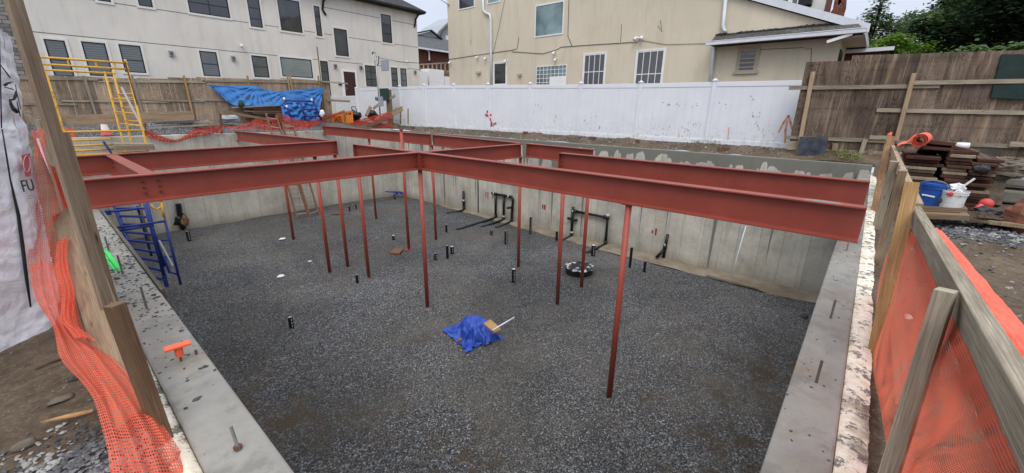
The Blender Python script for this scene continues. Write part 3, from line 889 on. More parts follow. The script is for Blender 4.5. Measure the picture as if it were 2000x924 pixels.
G10 = beam('red beam at the back left, from the far left wall to the bolted column end', V((6.04, 21.62, Alz.z-.1)), V((6.04, 12.42, B2r.z)))
G11 = beam('short red joist tying the two left girders together', (1.04, 8.24, ZT), (1.04, 12.19, B2l.z))
G12 = None
clip(G1, (6.02, 8.02, ZT), (0, -1, 0)); clip(G2, (6.02, 8.24, ZT), (0, 1, 0)); clip(G2, (6.02, 11.09, ZT), (0, -1, 0))
clip(G3, (5.92, 8.13, ZT), (-1, 0, 0)); clip(G4, (6.12, 8.13, ZT), (1, 0, 0)); clip(G4, (9.83, 8.13, ZT), (-1, 0, 0))
clip(G5, (9.95, 12.68, B5b.z), (0, 1, 0)); clip(G6, (9.95, 12.56, B5b.z), (0, -1, 0)); clip(G7, (9.95, 8.01, B5c.z), (0, -1, 0)); clip(G6, (9.95, 8.25, B5c.z), (0, 1, 0))
clip(G8, (8.47, 5.71, ZT), (0, -1, 0)); clip(G9, (6.0, 12.3, B2r.z), (-1, 0, 0)); clip(G11, (1.04, 12.19, ZT), (0, -1, 0))
endplate(G2, (6.02, 11.1, ZT), (0, 1, 0)); endplate(G8, (8.47, 5.72, ZT), (0, 1, 0)); endplate(G9, (6.02, 12.3, B2r.z), (1, 0, 0))
# the joist's bolts show on the near girder's face
for dx in (-.09, .09):
    for k in range(3):
        b = V((1.04+dx, 8.13-.006, ZT-.11-k*.085))
        mb = MB(); mb.tube([b, b+V((0, -.028, 0))], .018, 6); mb.build('bolt', M['red_dk'], G3)
# plain plate on top of the middle joint
mb = MB(); mb.bar((6.02, 8.13, ZT-.41), (6.02, 8.13, ZT-.002), .19, .19, (1, 0, 0)); mb.build('column_stub', M['red'], G1)
# mortar smear on the second girder's end and rubbed paint on the main girder
mb = MB(); mb.prism([(8.40, -.05, ZT+.002), (8.53, -.05, ZT+.002), (8.54, .7, ZT+.002), (8.41, .5, ZT+.002)], V((0, 0, .006))); 
mb = MB(); mb.lump((6.02, .28, ZT), .12, (.65, 1.6, .06), .3, 6); mb.build('mortar_smear', M['conc_top'], G1)

GC = 'red steel columns standing on the gravel'
def column(x, y, top, label, splash=0, r=.052):
    zb = floor_h(x, y)
    t = thing('steel_column', label, 'steel column', (x, y, zb), GC)
    mb = MB(); mb.tube([(x, y, zb-.02), (x, y, top-.012)], r, 14); mb.build('shaft', M['red_lifted'], t, smooth=True)
    mb = MB(); mb.bar((x, y, top-.013), (x, y, top-.001), .19, .15, (1, 0, 0)); mb.build('cap_plate', M['red'], t)
    if splash:
        mb = MB(); mb.bar((x-.03, y+.02, zb+.012), (x-.03, y+.02, zb+.024), .24, .24, (1, .3, 0)); mb.build('base_plate', M['red'], t)
    return t
column(6.02, 2.72, 0, 'nearest red column, under the right girder in the foreground')
column(8.5, 5.62, 0, 'red column under the free end of the second right girder')
column(9.95, 5.74, -.005, 'red column standing behind the black sump, under the short rear beam')
column(6.0, 8.12, 0, 'red column directly below the middle beam joint')
column(9.9, 8.2, .0, 'red column under the rear end of the cross beam, behind the short black pipe')
column(6.02, 11.1, 0, 'red column under the free bolted end just behind the middle joint')
column(5.37, 12.35, B2r.z-BH, 'red column under the left rear girder, left of its bolted end')
column(6.03, 12.44, B2r.z-BH, 'red column carrying the bolted end of the left rear girder')
column(8.42, 12.35, .72, 'tall red column with a base plate, its top standing above the beams', 1)
column(9.93, 12.62, B5b.z-BH, 'red column under the splice of the rear beam')
column(10.0, 17.2, B5a.z-BH, 'farthest red column, near the far corner of the pit')
column(6.04, 16.8, on(540, 255, 0, 6.04).z-BH-.04, 'red column in front of the leaning ladders')

# ------------------------------------------------------------------ drain pipes
GP = 'black pipe stubs standing in the gravel'
def stub(px, py, h, label, r=.055, cap=False):
    p = fl(px, py); 
    mb = MB(); mb.tube([(p.x, p.y, DF-.05), (p.x, p.y, DF+h)], r, 12)
    o = thing('pipe_stub', label, 'pipe', (p.x, p.y, DF), GP)
    mb.build('pipe_barrel', M['pipe'], o, smooth=False)
    mb = MB(); mb.tube([(p.x, p.y, DF+h-.004), (p.x, p.y, DF+h+.004)], [r*.82, r*.8], 12); mb.build('pipe_rim', M['ptext' if cap else 'steel'], o)
    if r > .05:
        mb = MB(); dr = V((-p.x, -p.y, 0)).normalized(); sd_ = V((-dr.y, dr.x, 0))
        for k in range(int(h/.09)):
            z = DF+.05+k*.085
            c = V((p.x, p.y, z))+dr*(r+.001)+sd_*.018
            mb.bar(c, c+V((0, 0, .05)), .012, .002, dr)
        mb.build('printed_lettering', M['ptext'], o)
stub(570, 641, .30, 'black pipe stub standing alone in the left half of the gravel')
stub(698, 552, .26, 'thin black pipe stub near the foot of the tallest left columns', .04)
stub(1003, 550, .42, 'short thick black pipe in front of the rear column', .06, True)
stub(851, 507, .24, 'lowest of three black stubs grouped right of the middle column', .055)
stub(874, 503, .45, 'tallest of three black stubs grouped right of the middle column', .05)
stub(883, 494, .25, 'rearmost of three black stubs, wide with a pale top', .065, True)
stub(872, 454, .35, 'black stub pipe in front of the elbow pipe by the long wall', .045)
stub(960, 459, .22, 'short black stub in front of the three floor pipes', .06)
stub(988, 477, .55, 'tall black stub right of the three floor pipes', .06)
stub(1158, 499, .40, 'thick black stub with a white top in front of the square pipe frame', .08, True)
stub(1258, 531, .38, 'short black stub right of the nearest column', .045)
stub(1230, 522, .72, 'thin tall black pipe close beside the nearest column', .045)
stub(1036, 457, .75, 'tall thin black pipe leaning against nothing, right of the rear column', .055)
stub(1087, 470, .40, 'black stub half hidden behind the second right girder column', .05)
stub(769, 468, .18, 'capped black stub with an elbow, in front of the far corner', .06, True)
stub(683, 412, .25, 'thin dark stub at the foot of the far left wall', .04)
stub(696, 408, .25, 'second thin dark stub at the foot of the far left wall, right of the first', .035)
stub(771, 389, .30, 'dark stub standing in the far corner of the pit', .06)
stub(370, 470, .38, 'dark pipe stub beside the blue stair, under the hanging fitting', .07)
stub(508, 421, .12, 'smallest dark stub at the far left wall left of the ladders', .03)

def pipework(name, label, runs, r=.048, fit=()):
    lo = min((p for q in runs for p in q), key=lambda p: p[2])
    o = thing(name, label, 'pipework', (lo[0], lo[1], DF))
    for q in runs:
        mb = MB(); mb.tube(q, r, 10); mb.build('pipe_run', M['pipe'], o, smooth=True)
    for (a, d) in fit:
        mb = MB(); a = V(a); d = V(d).normalized(); mb.tube([a-d*.07, a+d*.07], r*1.28, 10); mb.build('coupling', M['black_p'], o, smooth=True)
    for (a, d) in fit[::2]:
        mb = MB(); a = V(a)+V(d).normalized()*.1; d = V(d).normalized(); mb.tube([a-d*.03, a+d*.03], r*1.04, 10); mb.build('white_label', M['ptext'], o)
XP = XW-.12
def wp(px, py): v = on(px, py, 0, XP); return V((XP, v.y, v.z))
def floorrun(q, px, py):
    e = fl(px, py); return [q, V((q.x-.08, q.y, DF+.07)), V((e.x, e.y, DF+.02))]
a = wp(905, 373); b = V((XP, a.y, DF+.18))
pipework('elbow_pipe', 'single black pipe rising by the long wall and bending onto the floor', [[a, V((XP, a.y, DF+.5)), b], floorrun(b, 872, 418)], .06, [((XP, a.y, DF+.5), (0, 0, 1)), (b, (0, 0, 1))])
t0 = wp(968, 379); t1 = wp(984, 382); t2 = wp(1000, 386)
zt_ = t1.z
def dn(q): return V((XP, q.y, DF+.15))
pipework('three_leg_pipe_frame', 'black pipe frame with three legs joined along the top against the long wall',
         [[V((XP, t0.y+.25, zt_)), V((XP, t2.y, zt_)), V((XP, t2.y-.06, zt_-.1)), dn(t2)], [V((XP, t0.y, zt_)), dn(t0)], [V((XP, t1.y, zt_)), dn(t1)],
          floorrun(dn(t0), 893, 449), floorrun(dn(t1), 940, 444), floorrun(dn(t2), 968, 446), [V((XP, t2.y, DF+.75)), V((XP-.22, t2.y+.1, DF+.75))]], .06,
         [((XP, t0.y, zt_), (0, 1, 0)), ((XP, t1.y, zt_), (0, 1, 0)), ((XP, t2.y+.1, zt_), (0, 1, 0)), (dn(t0), (0, 0, 1)), (dn(t1), (0, 0, 1)), (dn(t2), (0, 0, 1))])
s0 = wp(1119, 410); s1 = wp(1187, 424)
zt_ = s0.z-.04
pipework('square_pipe_frame', 'wide square black pipe frame with two legs against the long wall',
         [[V((XP, s0.y, zt_+.16)), dn(s0)], [V((XP, s0.y, zt_)), V((XP, s1.y, zt_)), dn(s1)], floorrun(dn(s0), 1098, 470), floorrun(dn(s1), 1145, 495), [V((XP, s0.y+.22, DF+.8)), V((XP, s0.y-.22, DF+.8))]], .058,
         [((XP, s0.y-.12, zt_), (0, 1, 0)), ((XP, s1.y+.12, zt_), (0, 1, 0)), (dn(s0), (0, 0, 1)), (dn(s1), (0, 0, 1)), ((XP, s1.y, zt_), (0, 0, 1))])
r0 = wp(1304, 458); r1 = fl(1293, 520)
pipework('wye_pipe', 'black pipe with a branch fitting standing by the right part of the long wall', [[r0, V((XP, r0.y+.04, DF+.1))], [V((XP, r0.y+.03, DF+.45)), V((XP-.25, r0.y+.2, DF+.12))]], .055, [((XP, r0.y+.03, DF+.5), (0, 0, 1))])
mb = MB(); mb.tube([on(1457, 441, 0, XW-.1), on(1440, 500, 0, XW-.25), fl(1428, 547)], .018, 6)
tag(mb.build('white_conduit', M['alu'], smooth=True), 'thin white pole leaning on the long wall below the right girder', 'pole')
mb = MB(); c0 = fl(1398, 546); mb.bar(c0+V((0, .3, .09)), c0+V((0, -1.2, .09)), .06, .02); tag(mb.build('wood_strip', M['lum_grey']), 'thin dark wood strip lying on the footing at the foot of the white pole', 'wood strip')

# sump
c = fl(1131, 533); 
t = thing('sump_basin', 'round black sump basin with white-splashed lid, half buried in the gravel', 'sump', (c.x, c.y, DF))
mb = MB(); mb.tube([(c.x, c.y, DF-.1), (c.x, c.y, DF+.21)], [.43, .46], 28); mb.build('basin', M['black_p'], t)
mb = MB(); mb.tube([(c.x, c.y, DF+.21), (c.x, c.y, DF+.235)], [.49, .49], 28); mb.tube([(c.x, c.y, DF+.235), (c.x, c.y, DF+.25)], [.40, .38], 28)
lid = simple('splashed_lid', (.02, .02, .022), (.55, .55, .55), 4.5, .5, lo=.54, hi=.60)
mb.build('lid', lid, t)

# red lumber-crayon ticks on the long wall
for (px, py, h, wv) in ((949, 380, .28, .03), (953, 382, .34, .035), (962, 381, .3, .03), (1060, 404, .2, .04), (1064, 405, .22, .05), (1274, 453, .14, .03), (1281, 453, .26, .035)):
    q = on(px, py, 0, XW-.004)
    mb = MB(); mb.add([(XW-.004, q.y-wv, q.z+h/2), (XW-.004, q.y+wv, q.z+h/2), (XW-.004, q.y+wv*.8, q.z-h/2), (XW-.004, q.y-wv*.8, q.z-h/2)], [(0, 1, 2, 3)], [[(.2, .2), (.8, .2), (.8, .8), (.2, .8)]])
    mb.build('red_paint_tick', M['spray_dr'], w3)

# board, blue hose and litter on the gravel
c = fl(775, 494)
mb = MB(); mb.bar(c+V((-.2, -.16, .05)), c+V((.2, .16, .05)), .36, .07, (0, 0, 1)); tag(mb.build('wood_block', M['lum_brown']), 'square brown board offcut lying on the gravel left of the base plate column', 'wood block')
c = fl(660, 420); mb = MB(); mb.bar(c+V((-.2, .2, .05)), c+V((.25, -.1, .03)), .14, .05); tag(mb.build('wood_block', M['lum_brown']), 'small brick-red offcut near the foot of the far left wall', 'wood block')
c = fl(783, 385); mb = MB()
for k in range(3): mb.tube([c+V((math.cos(a/8*6.28)*.4-.3*k, .15*math.sin(a/8*6.28), .1+.28*abs(math.sin(a/8*3.14))+.05*k)) for a in range(9)], .035, 6)
tag(mb.build('blue_hose', M['tarp'], smooth=True), 'blue hose coiled in the far corner of the pit', 'hose')
def litter(px, py, r, label, seed):
    c = fl(px, py); mb = MB(); mb.lump(c+V((0, 0, .03)), r, (1.3, 1, .35), .6, 6, seed=seed); tag(mb.build('paper_scrap', M['paper']), label, 'litter')
litter(552, 468, .10, 'white scrap of paper left of the ladder column foot', 2)
litter(549, 541, .09, 'white scrap of paper in the left half of the gravel', 4)
litter(605, 512, .05, 'tiny white scrap between the left columns and the stair', 6)

# ------------------------------------------------------------------ blue tarp heap
c = fl(926, 655); TC = V((c.x, c.y, DF))
ex = CR.copy(); ex.z = 0; ex.normalize(); ey = V((-ex.y, ex.x, 0))
def settled(flat):
    """rest shape of a sheet that settled over its heap, grid points in millimetres"""
    return [V((flat[q]/1000, flat[q+1]/1000, flat[q+2]/1000)) for q in range(0, len(flat), 3)]
HEAP = [
-139,-803,16,-107,-781,16,-76,-761,16,-46,-740,16,-18,-719,16,10,-697,16,37,-671,19,1,-639,38,26,-628,81,46,-614,56,37,-593,19,73,-571,16,105,-547,19,135,-525,16,165,-503,16,194,-481,16,222,-461,19,254,-441,16,289,-421,27,266,-455,16,286,-487,23,321,-480,25,356,-475,26,389,-468,33,421,-464,47,449,-442,51,479,-423,56,516,-410,67,504,-376,39,519,-342,28,
549,-322,23,584,-299,20,612,-276,19,632,-247,16,668,-252,16,705,-254,16,742,-256,16,775,-272,16,804,-251,16,832,-230,21,857,-206,27,879,-174,24,904,-139,16,-161,-771,16,-130,-751,16,-100,-731,16,-71,-711,23,-44,-690,16,-16,-668,16,11,-643,14,30,-616,44,2,-599,83,36,-587,81,18,-572,47,48,-543,25,81,-517,16,112,-494,16,142,-472,16,170,-451,16,199,-431,16,
228,-411,23,259,-403,48,250,-449,49,280,-481,60,318,-479,65,351,-466,64,374,-440,54,407,-433,64,436,-435,85,466,-416,91,499,-395,97,485,-361,68,511,-327,63,536,-304,55,580,-299,58,607,-270,56,632,-243,53,669,-239,52,705,-247,54,736,-267,52,753,-244,30,784,-236,44,804,-208,34,826,-188,16,846,-157,16,867,-123,19,-183,-740,16,-152,-721,22,-123,-701,16,-93,-682,16,
-67,-661,27,-42,-639,16,-15,-617,25,15,-596,16,-1,-574,46,19,-552,76,50,-553,58,23,-519,42,57,-490,25,88,-465,16,117,-443,16,146,-422,16,175,-404,26,203,-391,43,229,-391,69,266,-414,62,271,-457,88,312,-468,101,344,-453,100,357,-423,84,390,-407,85,416,-413,110,448,-398,119,481,-378,126,478,-342,100,521,-331,100,526,-297,92,571,-284,92,614,-273,93,633,-240,92,
670,-246,91,700,-267,87,715,-239,67,747,-226,63,769,-201,50,773,-196,16,794,-166,16,814,-135,16,835,-104,16,-204,-709,19,-173,-691,14,-145,-672,25,-117,-652,16,-89,-631,16,-64,-609,29,-39,-588,16,-10,-567,16,19,-548,17,2,-524,44,29,-523,70,58,-505,52,35,-467,50,63,-441,36,92,-418,32,122,-405,45,153,-402,62,184,-419,66,216,-427,77,239,-398,83,262,-427,112,
302,-450,133,335,-436,133,344,-405,115,371,-382,107,406,-378,118,430,-380,147,462,-361,154,470,-326,134,515,-323,137,519,-289,128,564,-274,128,612,-271,131,635,-238,130,665,-260,126,696,-243,117,718,-221,100,734,-196,82,739,-178,52,741,-175,16,762,-144,16,782,-113,16,803,-82,16,-176,-686,30,-197,-660,20,-167,-641,15,-140,-623,28,-115,-602,16,-89,-580,27,-62,-558,24,-34,-538,17,
-5,-517,16,25,-499,15,5,-495,47,26,-504,74,59,-485,74,75,-451,74,70,-416,70,102,-424,81,135,-431,94,167,-433,106,195,-413,111,223,-392,118,260,-398,136,288,-429,161,324,-417,163,343,-391,150,357,-360,134,391,-345,131,411,-351,162,442,-343,181,460,-312,168,503,-317,174,515,-282,165,556,-294,159,588,-252,153,630,-254,165,661,-235,156,686,-215,140,699,-193,116,702,-176,85,
701,-174,50,710,-153,21,730,-123,16,750,-92,16,771,-61,16,-156,-665,55,-166,-636,34,-190,-611,33,-166,-593,15,-141,-573,27,-114,-552,16,-87,-531,16,-58,-509,16,-28,-487,16,0,-466,16,26,-456,38,9,-467,68,30,-473,96,57,-454,108,54,-419,107,86,-426,120,118,-434,134,151,-428,145,178,-404,146,208,-387,152,243,-383,166,272,-405,189,307,-393,190,332,-369,180,354,-342,169,
372,-317,149,397,-318,176,421,-321,203,448,-298,203,484,-306,212,524,-296,202,532,-271,178,577,-252,190,620,-230,193,647,-207,177,665,-186,154,667,-172,122,663,-169,86,669,-148,57,679,-129,29,698,-101,16,718,-70,16,738,-39,16,-190,-646,46,-159,-616,67,-150,-593,41,-167,-563,46,-169,-546,16,-141,-524,14,-112,-503,18,-82,-479,16,-52,-456,21,-23,-434,19,7,-420,30,22,-428,63,
7,-442,93,32,-426,112,51,-443,137,72,-420,157,103,-432,171,135,-420,181,160,-394,180,193,-378,187,225,-367,196,255,-379,215,285,-360,207,303,-338,186,325,-311,174,353,-286,172,379,-285,197,406,-288,219,437,-290,239,470,-281,245,497,-263,225,519,-243,201,550,-223,198,589,-203,204,613,-184,178,633,-161,160,625,-161,125,631,-139,95,639,-118,67,647,-102,36,665,-79,16,686,-50,16,
707,-20,26,-220,-623,32,-187,-592,57,-151,-566,70,-126,-550,49,-141,-522,32,-168,-498,22,-137,-474,22,-105,-449,16,-74,-425,22,-45,-403,29,-17,-390,44,9,-389,70,18,-405,103,4,-417,136,29,-425,163,56,-433,189,88,-428,207,117,-411,216,142,-383,213,177,-368,220,208,-350,225,240,-349,240,258,-327,220,281,-303,207,304,-276,197,332,-254,198,353,-263,225,382,-267,246,419,-263,260,
460,-252,269,493,-238,267,518,-219,246,535,-196,220,560,-174,208,588,-153,200,589,-144,166,596,-125,137,605,-102,109,614,-81,81,624,-66,51,659,-53,45,653,-30,18,676,-1,14,-239,-594,16,-200,-573,25,-180,-544,58,-146,-530,75,-127,-503,64,-142,-476,39,-163,-447,16,-129,-420,18,-98,-395,30,-69,-375,43,-41,-363,60,-14,-358,83,5,-368,114,21,-384,147,12,-399,184,38,-410,214,
68,-412,238,100,-402,250,122,-372,247,160,-357,253,192,-333,255,224,-320,265,242,-295,247,261,-270,230,285,-244,221,315,-224,221,333,-237,249,362,-242,270,400,-240,285,443,-227,293,484,-210,296,513,-192,286,532,-170,259,545,-147,231,561,-126,208,584,-108,187,597,-88,159,615,-69,134,623,-47,106,615,-31,76,637,-17,46,675,-6,37,647,15,33,-256,-560,16,-219,-542,16,-183,-520,28,
-179,-512,68,-157,-491,85,-148,-456,71,-179,-436,47,-154,-399,37,-122,-373,48,-93,-352,61,-65,-341,80,-37,-332,100,-14,-337,128,0,-354,163,25,-366,197,20,-385,237,49,-393,264,80,-386,280,111,-366,284,135,-335,272,172,-316,282,207,-295,287,226,-266,270,241,-240,251,267,-216,244,297,-198,243,326,-202,261,349,-211,288,383,-214,308,423,-196,304,467,-181,313,503,-164,314,526,-143,295,
539,-120,262,557,-98,233,576,-78,207,594,-57,181,617,-39,158,610,-18,129,612,2,99,621,15,63,663,28,50,674,40,16,-264,-532,42,-233,-510,32,-202,-489,19,-204,-483,57,-193,-478,90,-170,-452,102,-192,-422,80,-179,-383,61,-147,-358,74,-117,-340,88,-89,-343,110,-61,-333,129,-36,-313,147,-12,-322,178,13,-333,212,26,-351,251,30,-370,287,61,-365,305,92,-348,311,114,-316,299,
148,-290,297,186,-273,310,201,-243,287,228,-217,280,249,-192,267,280,-175,268,314,-171,280,345,-175,299,370,-185,328,406,-165,318,448,-148,320,487,-133,330,515,-115,321,528,-93,288,547,-69,256,570,-48,230,593,-28,206,613,-8,180,626,9,149,633,26,119,612,40,91,628,44,47,653,73,20,-284,-511,16,-256,-484,16,-229,-465,31,-203,-446,47,-218,-450,79,-206,-443,111,-186,-409,115,
-201,-376,91,-170,-353,104,-141,-333,117,-112,-327,136,-86,-328,159,-60,-309,176,-32,-298,200,-1,-302,228,14,-318,266,16,-337,302,42,-341,327,73,-326,335,101,-299,330,125,-267,318,163,-252,332,182,-221,312,208,-194,301,234,-171,295,266,-154,296,300,-147,306,335,-144,319,359,-154,347,391,-134,334,429,-116,328,467,-102,338,499,-85,337,519,-64,312,536,-38,276,562,-16,249,577,4,218,
588,20,186,611,40,166,622,57,137,625,74,105,605,70,67,625,97,30,-275,-473,16,-272,-491,49,-252,-463,61,-236,-432,60,-217,-412,81,-232,-414,113,-212,-397,139,-206,-361,125,-172,-378,133,-149,-355,149,-138,-328,167,-112,-311,184,-85,-301,205,-57,-297,229,-28,-297,254,2,-284,279,4,-303,314,23,-312,344,54,-300,356,84,-278,356,105,-247,343,138,-223,341,175,-209,348,204,-185,339,
230,-161,332,252,-134,326,286,-139,340,318,-119,343,348,-122,366,380,-104,354,410,-85,339,447,-69,339,479,-53,346,506,-33,330,526,-8,296,539,13,257,551,32,223,575,51,204,595,70,182,597,83,149,600,99,117,582,96,83,598,121,48,-313,-478,16,-304,-471,51,-286,-449,71,-265,-422,83,-249,-390,80,-214,-392,86,-238,-397,111,-227,-387,143,-198,-379,164,-170,-368,183,-145,-352,201,
-123,-331,219,-109,-304,238,-81,-303,258,-54,-293,281,-28,-276,302,-1,-265,326,4,-280,359,35,-269,371,67,-253,380,91,-226,372,120,-203,367,153,-186,372,180,-162,361,208,-139,357,239,-124,362,274,-122,373,301,-96,369,335,-89,381,360,-72,360,392,-55,354,426,-39,354,457,-21,350,485,-1,339,510,22,313,525,43,275,535,62,239,554,81,215,576,100,196,580,116,164,568,117,130,
564,127,96,570,145,62,-347,-459,16,-332,-444,45,-306,-421,51,-277,-400,52,-244,-397,41,-246,-376,70,-222,-367,94,-220,-353,126,-209,-342,158,-194,-334,188,-177,-329,219,-156,-323,246,-130,-317,270,-105,-301,289,-82,-280,304,-57,-277,328,-38,-247,333,-8,-241,349,22,-230,365,51,-216,381,78,-205,401,101,-180,391,130,-161,393,163,-147,397,196,-133,398,227,-117,400,256,-97,398,286,-75,397,
312,-59,379,341,-41,369,372,-24,367,400,-8,351,429,8,339,458,28,333,484,51,320,506,72,292,528,92,264,542,111,237,549,127,206,553,144,175,545,149,140,547,162,107,561,177,78,-380,-437,16,-350,-419,16,-319,-402,16,-289,-383,18,-262,-364,29,-237,-346,47,-221,-333,76,-207,-324,107,-192,-313,138,-176,-302,169,-162,-295,201,-146,-285,231,-138,-277,264,-134,-277,301,-110,-269,327,
-83,-251,343,-60,-244,369,-32,-230,385,-3,-215,399,25,-198,410,52,-175,410,81,-156,413,111,-135,414,141,-116,414,171,-98,410,203,-82,404,233,-65,399,262,-46,392,292,-28,387,322,-10,381,351,8,372,381,26,366,406,43,350,431,60,331,452,70,305,474,93,290,499,117,273,505,126,238,513,144,210,519,165,180,528,185,151,552,195,128,561,211,98,-401,-407,28,-374,-385,16,
-343,-368,17,-312,-350,16,-283,-332,23,-261,-316,45,-247,-306,76,-233,-297,108,-221,-289,143,-209,-282,179,-198,-281,213,-183,-274,244,-166,-249,262,-141,-241,289,-118,-232,319,-108,-225,355,-84,-214,381,-58,-202,402,-30,-185,414,-1,-171,430,26,-150,429,58,-131,432,90,-108,430,122,-87,433,149,-65,428,181,-49,423,214,-33,415,245,-16,409,274,2,401,304,20,395,334,39,390,353,58,366,
373,69,339,395,72,311,421,92,295,444,109,273,465,135,264,486,160,251,508,178,230,523,197,203,539,214,176,557,228,149,578,236,122,-429,-383,21,-396,-353,18,-366,-334,16,-335,-318,22,-304,-301,17,-291,-293,49,-279,-287,82,-267,-282,116,-256,-276,153,-244,-270,189,-232,-265,224,-217,-256,254,-197,-244,282,-172,-227,307,-144,-207,331,-115,-188,351,-103,-181,386,-82,-172,413,-55,-160,433,
-26,-146,447,4,-126,450,35,-106,452,68,-82,447,101,-57,444,134,-39,455,159,-17,443,195,-4,439,227,14,425,254,33,411,286,50,411,301,59,379,318,67,347,337,75,318,361,91,297,391,114,286,413,123,256,433,150,246,455,166,224,475,190,209,494,186,179,509,206,154,526,222,128,547,233,100,-452,-353,16,-415,-326,37,-390,-303,24,-359,-287,16,-327,-269,16,-309,-259,45,
-296,-253,80,-284,-247,116,-271,-241,152,-260,-235,189,-259,-238,226,-241,-227,255,-212,-210,274,-187,-191,302,-161,-172,330,-136,-155,356,-113,-144,382,-95,-137,412,-76,-130,441,-47,-115,453,-17,-100,469,15,-80,470,47,-55,464,80,-29,457,114,-11,471,145,8,471,169,27,452,203,45,442,232,63,421,265,82,413,282,92,380,297,99,344,306,99,309,330,112,285,362,138,276,392,154,252,
407,159,219,424,188,212,444,196,184,468,208,161,481,195,132,501,205,104,522,217,76,-473,-321,16,-435,-294,30,-406,-274,45,-383,-256,25,-352,-239,16,-328,-226,41,-312,-219,77,-299,-213,114,-291,-208,153,-283,-205,192,-283,-209,228,-259,-194,251,-238,-182,285,-211,-160,312,-186,-142,340,-162,-128,366,-138,-116,390,-114,-104,414,-93,-97,441,-69,-86,467,-39,-70,481,-6,-48,481,26,-25,474,
59,-3,475,92,18,464,121,38,477,150,56,471,179,76,457,207,94,436,241,113,418,252,114,377,265,119,338,279,126,303,302,136,276,337,157,256,370,184,243,376,178,206,399,191,183,416,221,173,437,223,145,456,216,113,470,204,81,492,210,53,-493,-289,16,-461,-267,35,-426,-249,27,-402,-225,38,-379,-210,16,-352,-195,38,-332,-186,72,-323,-183,113,-322,-186,156,-316,-186,196,
-305,-178,229,-286,-168,262,-264,-156,299,-239,-142,332,-215,-127,361,-191,-112,385,-167,-98,408,-142,-83,428,-117,-68,449,-90,-53,471,-59,-34,482,-25,-13,487,6,8,482,37,28,473,69,48,470,99,66,463,127,86,466,156,106,459,185,124,442,214,141,420,236,149,383,246,152,339,260,158,304,279,165,273,312,182,241,347,201,217,377,216,199,366,203,168,385,230,154,406,234,125,
428,235,93,444,225,62,460,215,32,-516,-259,17,-485,-238,28,-454,-221,16,-424,-201,16,-399,-178,16,-374,-164,39,-351,-153,68,-347,-153,108,-339,-152,153,-335,-153,196,-309,-142,219,-291,-131,255,-272,-118,294,-259,-109,333,-225,-93,348,-197,-78,369,-173,-64,390,-160,-50,420,-131,-35,438,-110,-21,469,-78,0,477,-46,22,486,-14,41,479,15,59,469,45,77,461,75,96,457,104,116,453,
133,136,448,161,153,433,190,170,414,218,182,386,245,188,349,263,195,315,267,201,277,296,218,237,335,238,221,358,249,194,343,233,167,353,230,132,375,235,102,397,247,74,411,231,44,432,237,17,-540,-229,16,-511,-209,16,-483,-187,17,-457,-167,29,-430,-151,45,-403,-135,61,-374,-121,75,-355,-116,104,-352,-115,144,-350,-117,190,-334,-113,223,-308,-97,250,-290,-86,288,-277,-76,326,
-251,-65,353,-225,-54,378,-196,-35,387,-173,-17,407,-162,-14,442,-129,7,451,-101,30,469,-69,53,478,-36,72,475,-6,89,463,22,104,449,51,123,442,80,143,436,108,165,432,138,182,419,166,197,402,192,205,373,226,220,348,239,224,313,268,239,287,284,256,236,323,275,225,336,280,192,326,266,161,332,260,125,346,257,90,365,255,57,388,257,27,418,275,16,-559,-211,44,
-532,-188,44,-509,-162,42,-485,-158,69,-458,-148,92,-431,-135,112,-403,-115,121,-380,-83,111,-354,-76,135,-349,-76,177,-345,-76,217,-329,-66,248,-310,-54,281,-290,-41,311,-271,-29,339,-249,-15,366,-231,-5,395,-206,8,418,-172,15,418,-146,35,433,-123,58,455,-91,80,463,-59,101,463,-28,119,457,0,135,445,28,151,429,56,170,420,85,191,413,114,208,403,142,224,389,171,235,366,
206,253,347,228,260,319,242,267,275,274,294,242,309,311,226,308,306,192,309,300,156,320,296,121,333,292,85,350,289,50,367,286,16,398,307,16,-581,-185,29,-559,-161,42,-535,-140,58,-511,-135,85,-484,-127,110,-457,-116,135,-429,-104,156,-398,-80,153,-370,-42,136,-348,-35,163,-337,-36,202,-325,-30,235,-317,-19,268,-302,-7,299,-287,5,329,-274,18,359,-252,38,378,-219,50,381,
-192,62,401,-165,73,424,-144,88,447,-113,108,447,-82,126,443,-52,146,442,-24,161,429,5,181,421,33,198,407,61,217,398,90,235,388,119,251,376,149,266,360,185,283,343,199,285,311,226,303,273,266,330,254,290,344,224,298,343,190,296,338,155,313,336,122,321,331,85,339,329,51,338,314,16,369,335,16,-555,-153,28,-532,-177,16,-510,-153,28,-489,-132,50,-470,-111,75,
-453,-91,105,-454,-77,144,-431,-63,168,-390,-25,163,-361,4,157,-350,5,193,-338,9,227,-327,19,259,-321,27,294,-320,29,330,-293,49,341,-266,67,358,-232,87,371,-226,99,407,-201,110,430,-164,123,437,-132,128,422,-104,150,421,-77,172,423,-48,192,418,-20,210,408,9,227,396,38,245,386,67,262,376,96,278,363,126,294,349,161,312,337,185,321,313,207,336,273,243,361,251,
265,372,220,280,377,188,292,376,155,301,373,121,308,368,85,313,360,48,307,342,16,336,364,17,-591,-175,21,-564,-151,14,-537,-127,21,-514,-105,40,-492,-83,63,-473,-61,92,-458,-44,126,-458,-37,160,-413,-7,138,-394,21,168,-373,39,191,-363,43,225,-359,46,260,-360,44,296,-325,53,294,-295,69,303,-271,89,322,-261,112,358,-230,133,390,-227,145,425,-188,153,417,-151,147,395,
-126,173,399,-101,198,404,-74,220,402,-45,239,395,-16,257,385,14,274,376,44,291,366,74,308,355,99,319,334,132,330,314,160,350,306,183,366,277,208,375,241,227,380,209,240,380,176,250,377,142,259,371,108,268,355,76,278,341,45,295,371,38,312,393,16,-620,-151,16,-592,-125,17,-563,-100,18,-538,-76,35,-519,-56,63,-506,-42,99,-493,-32,133,-476,-4,152,-432,25,127,
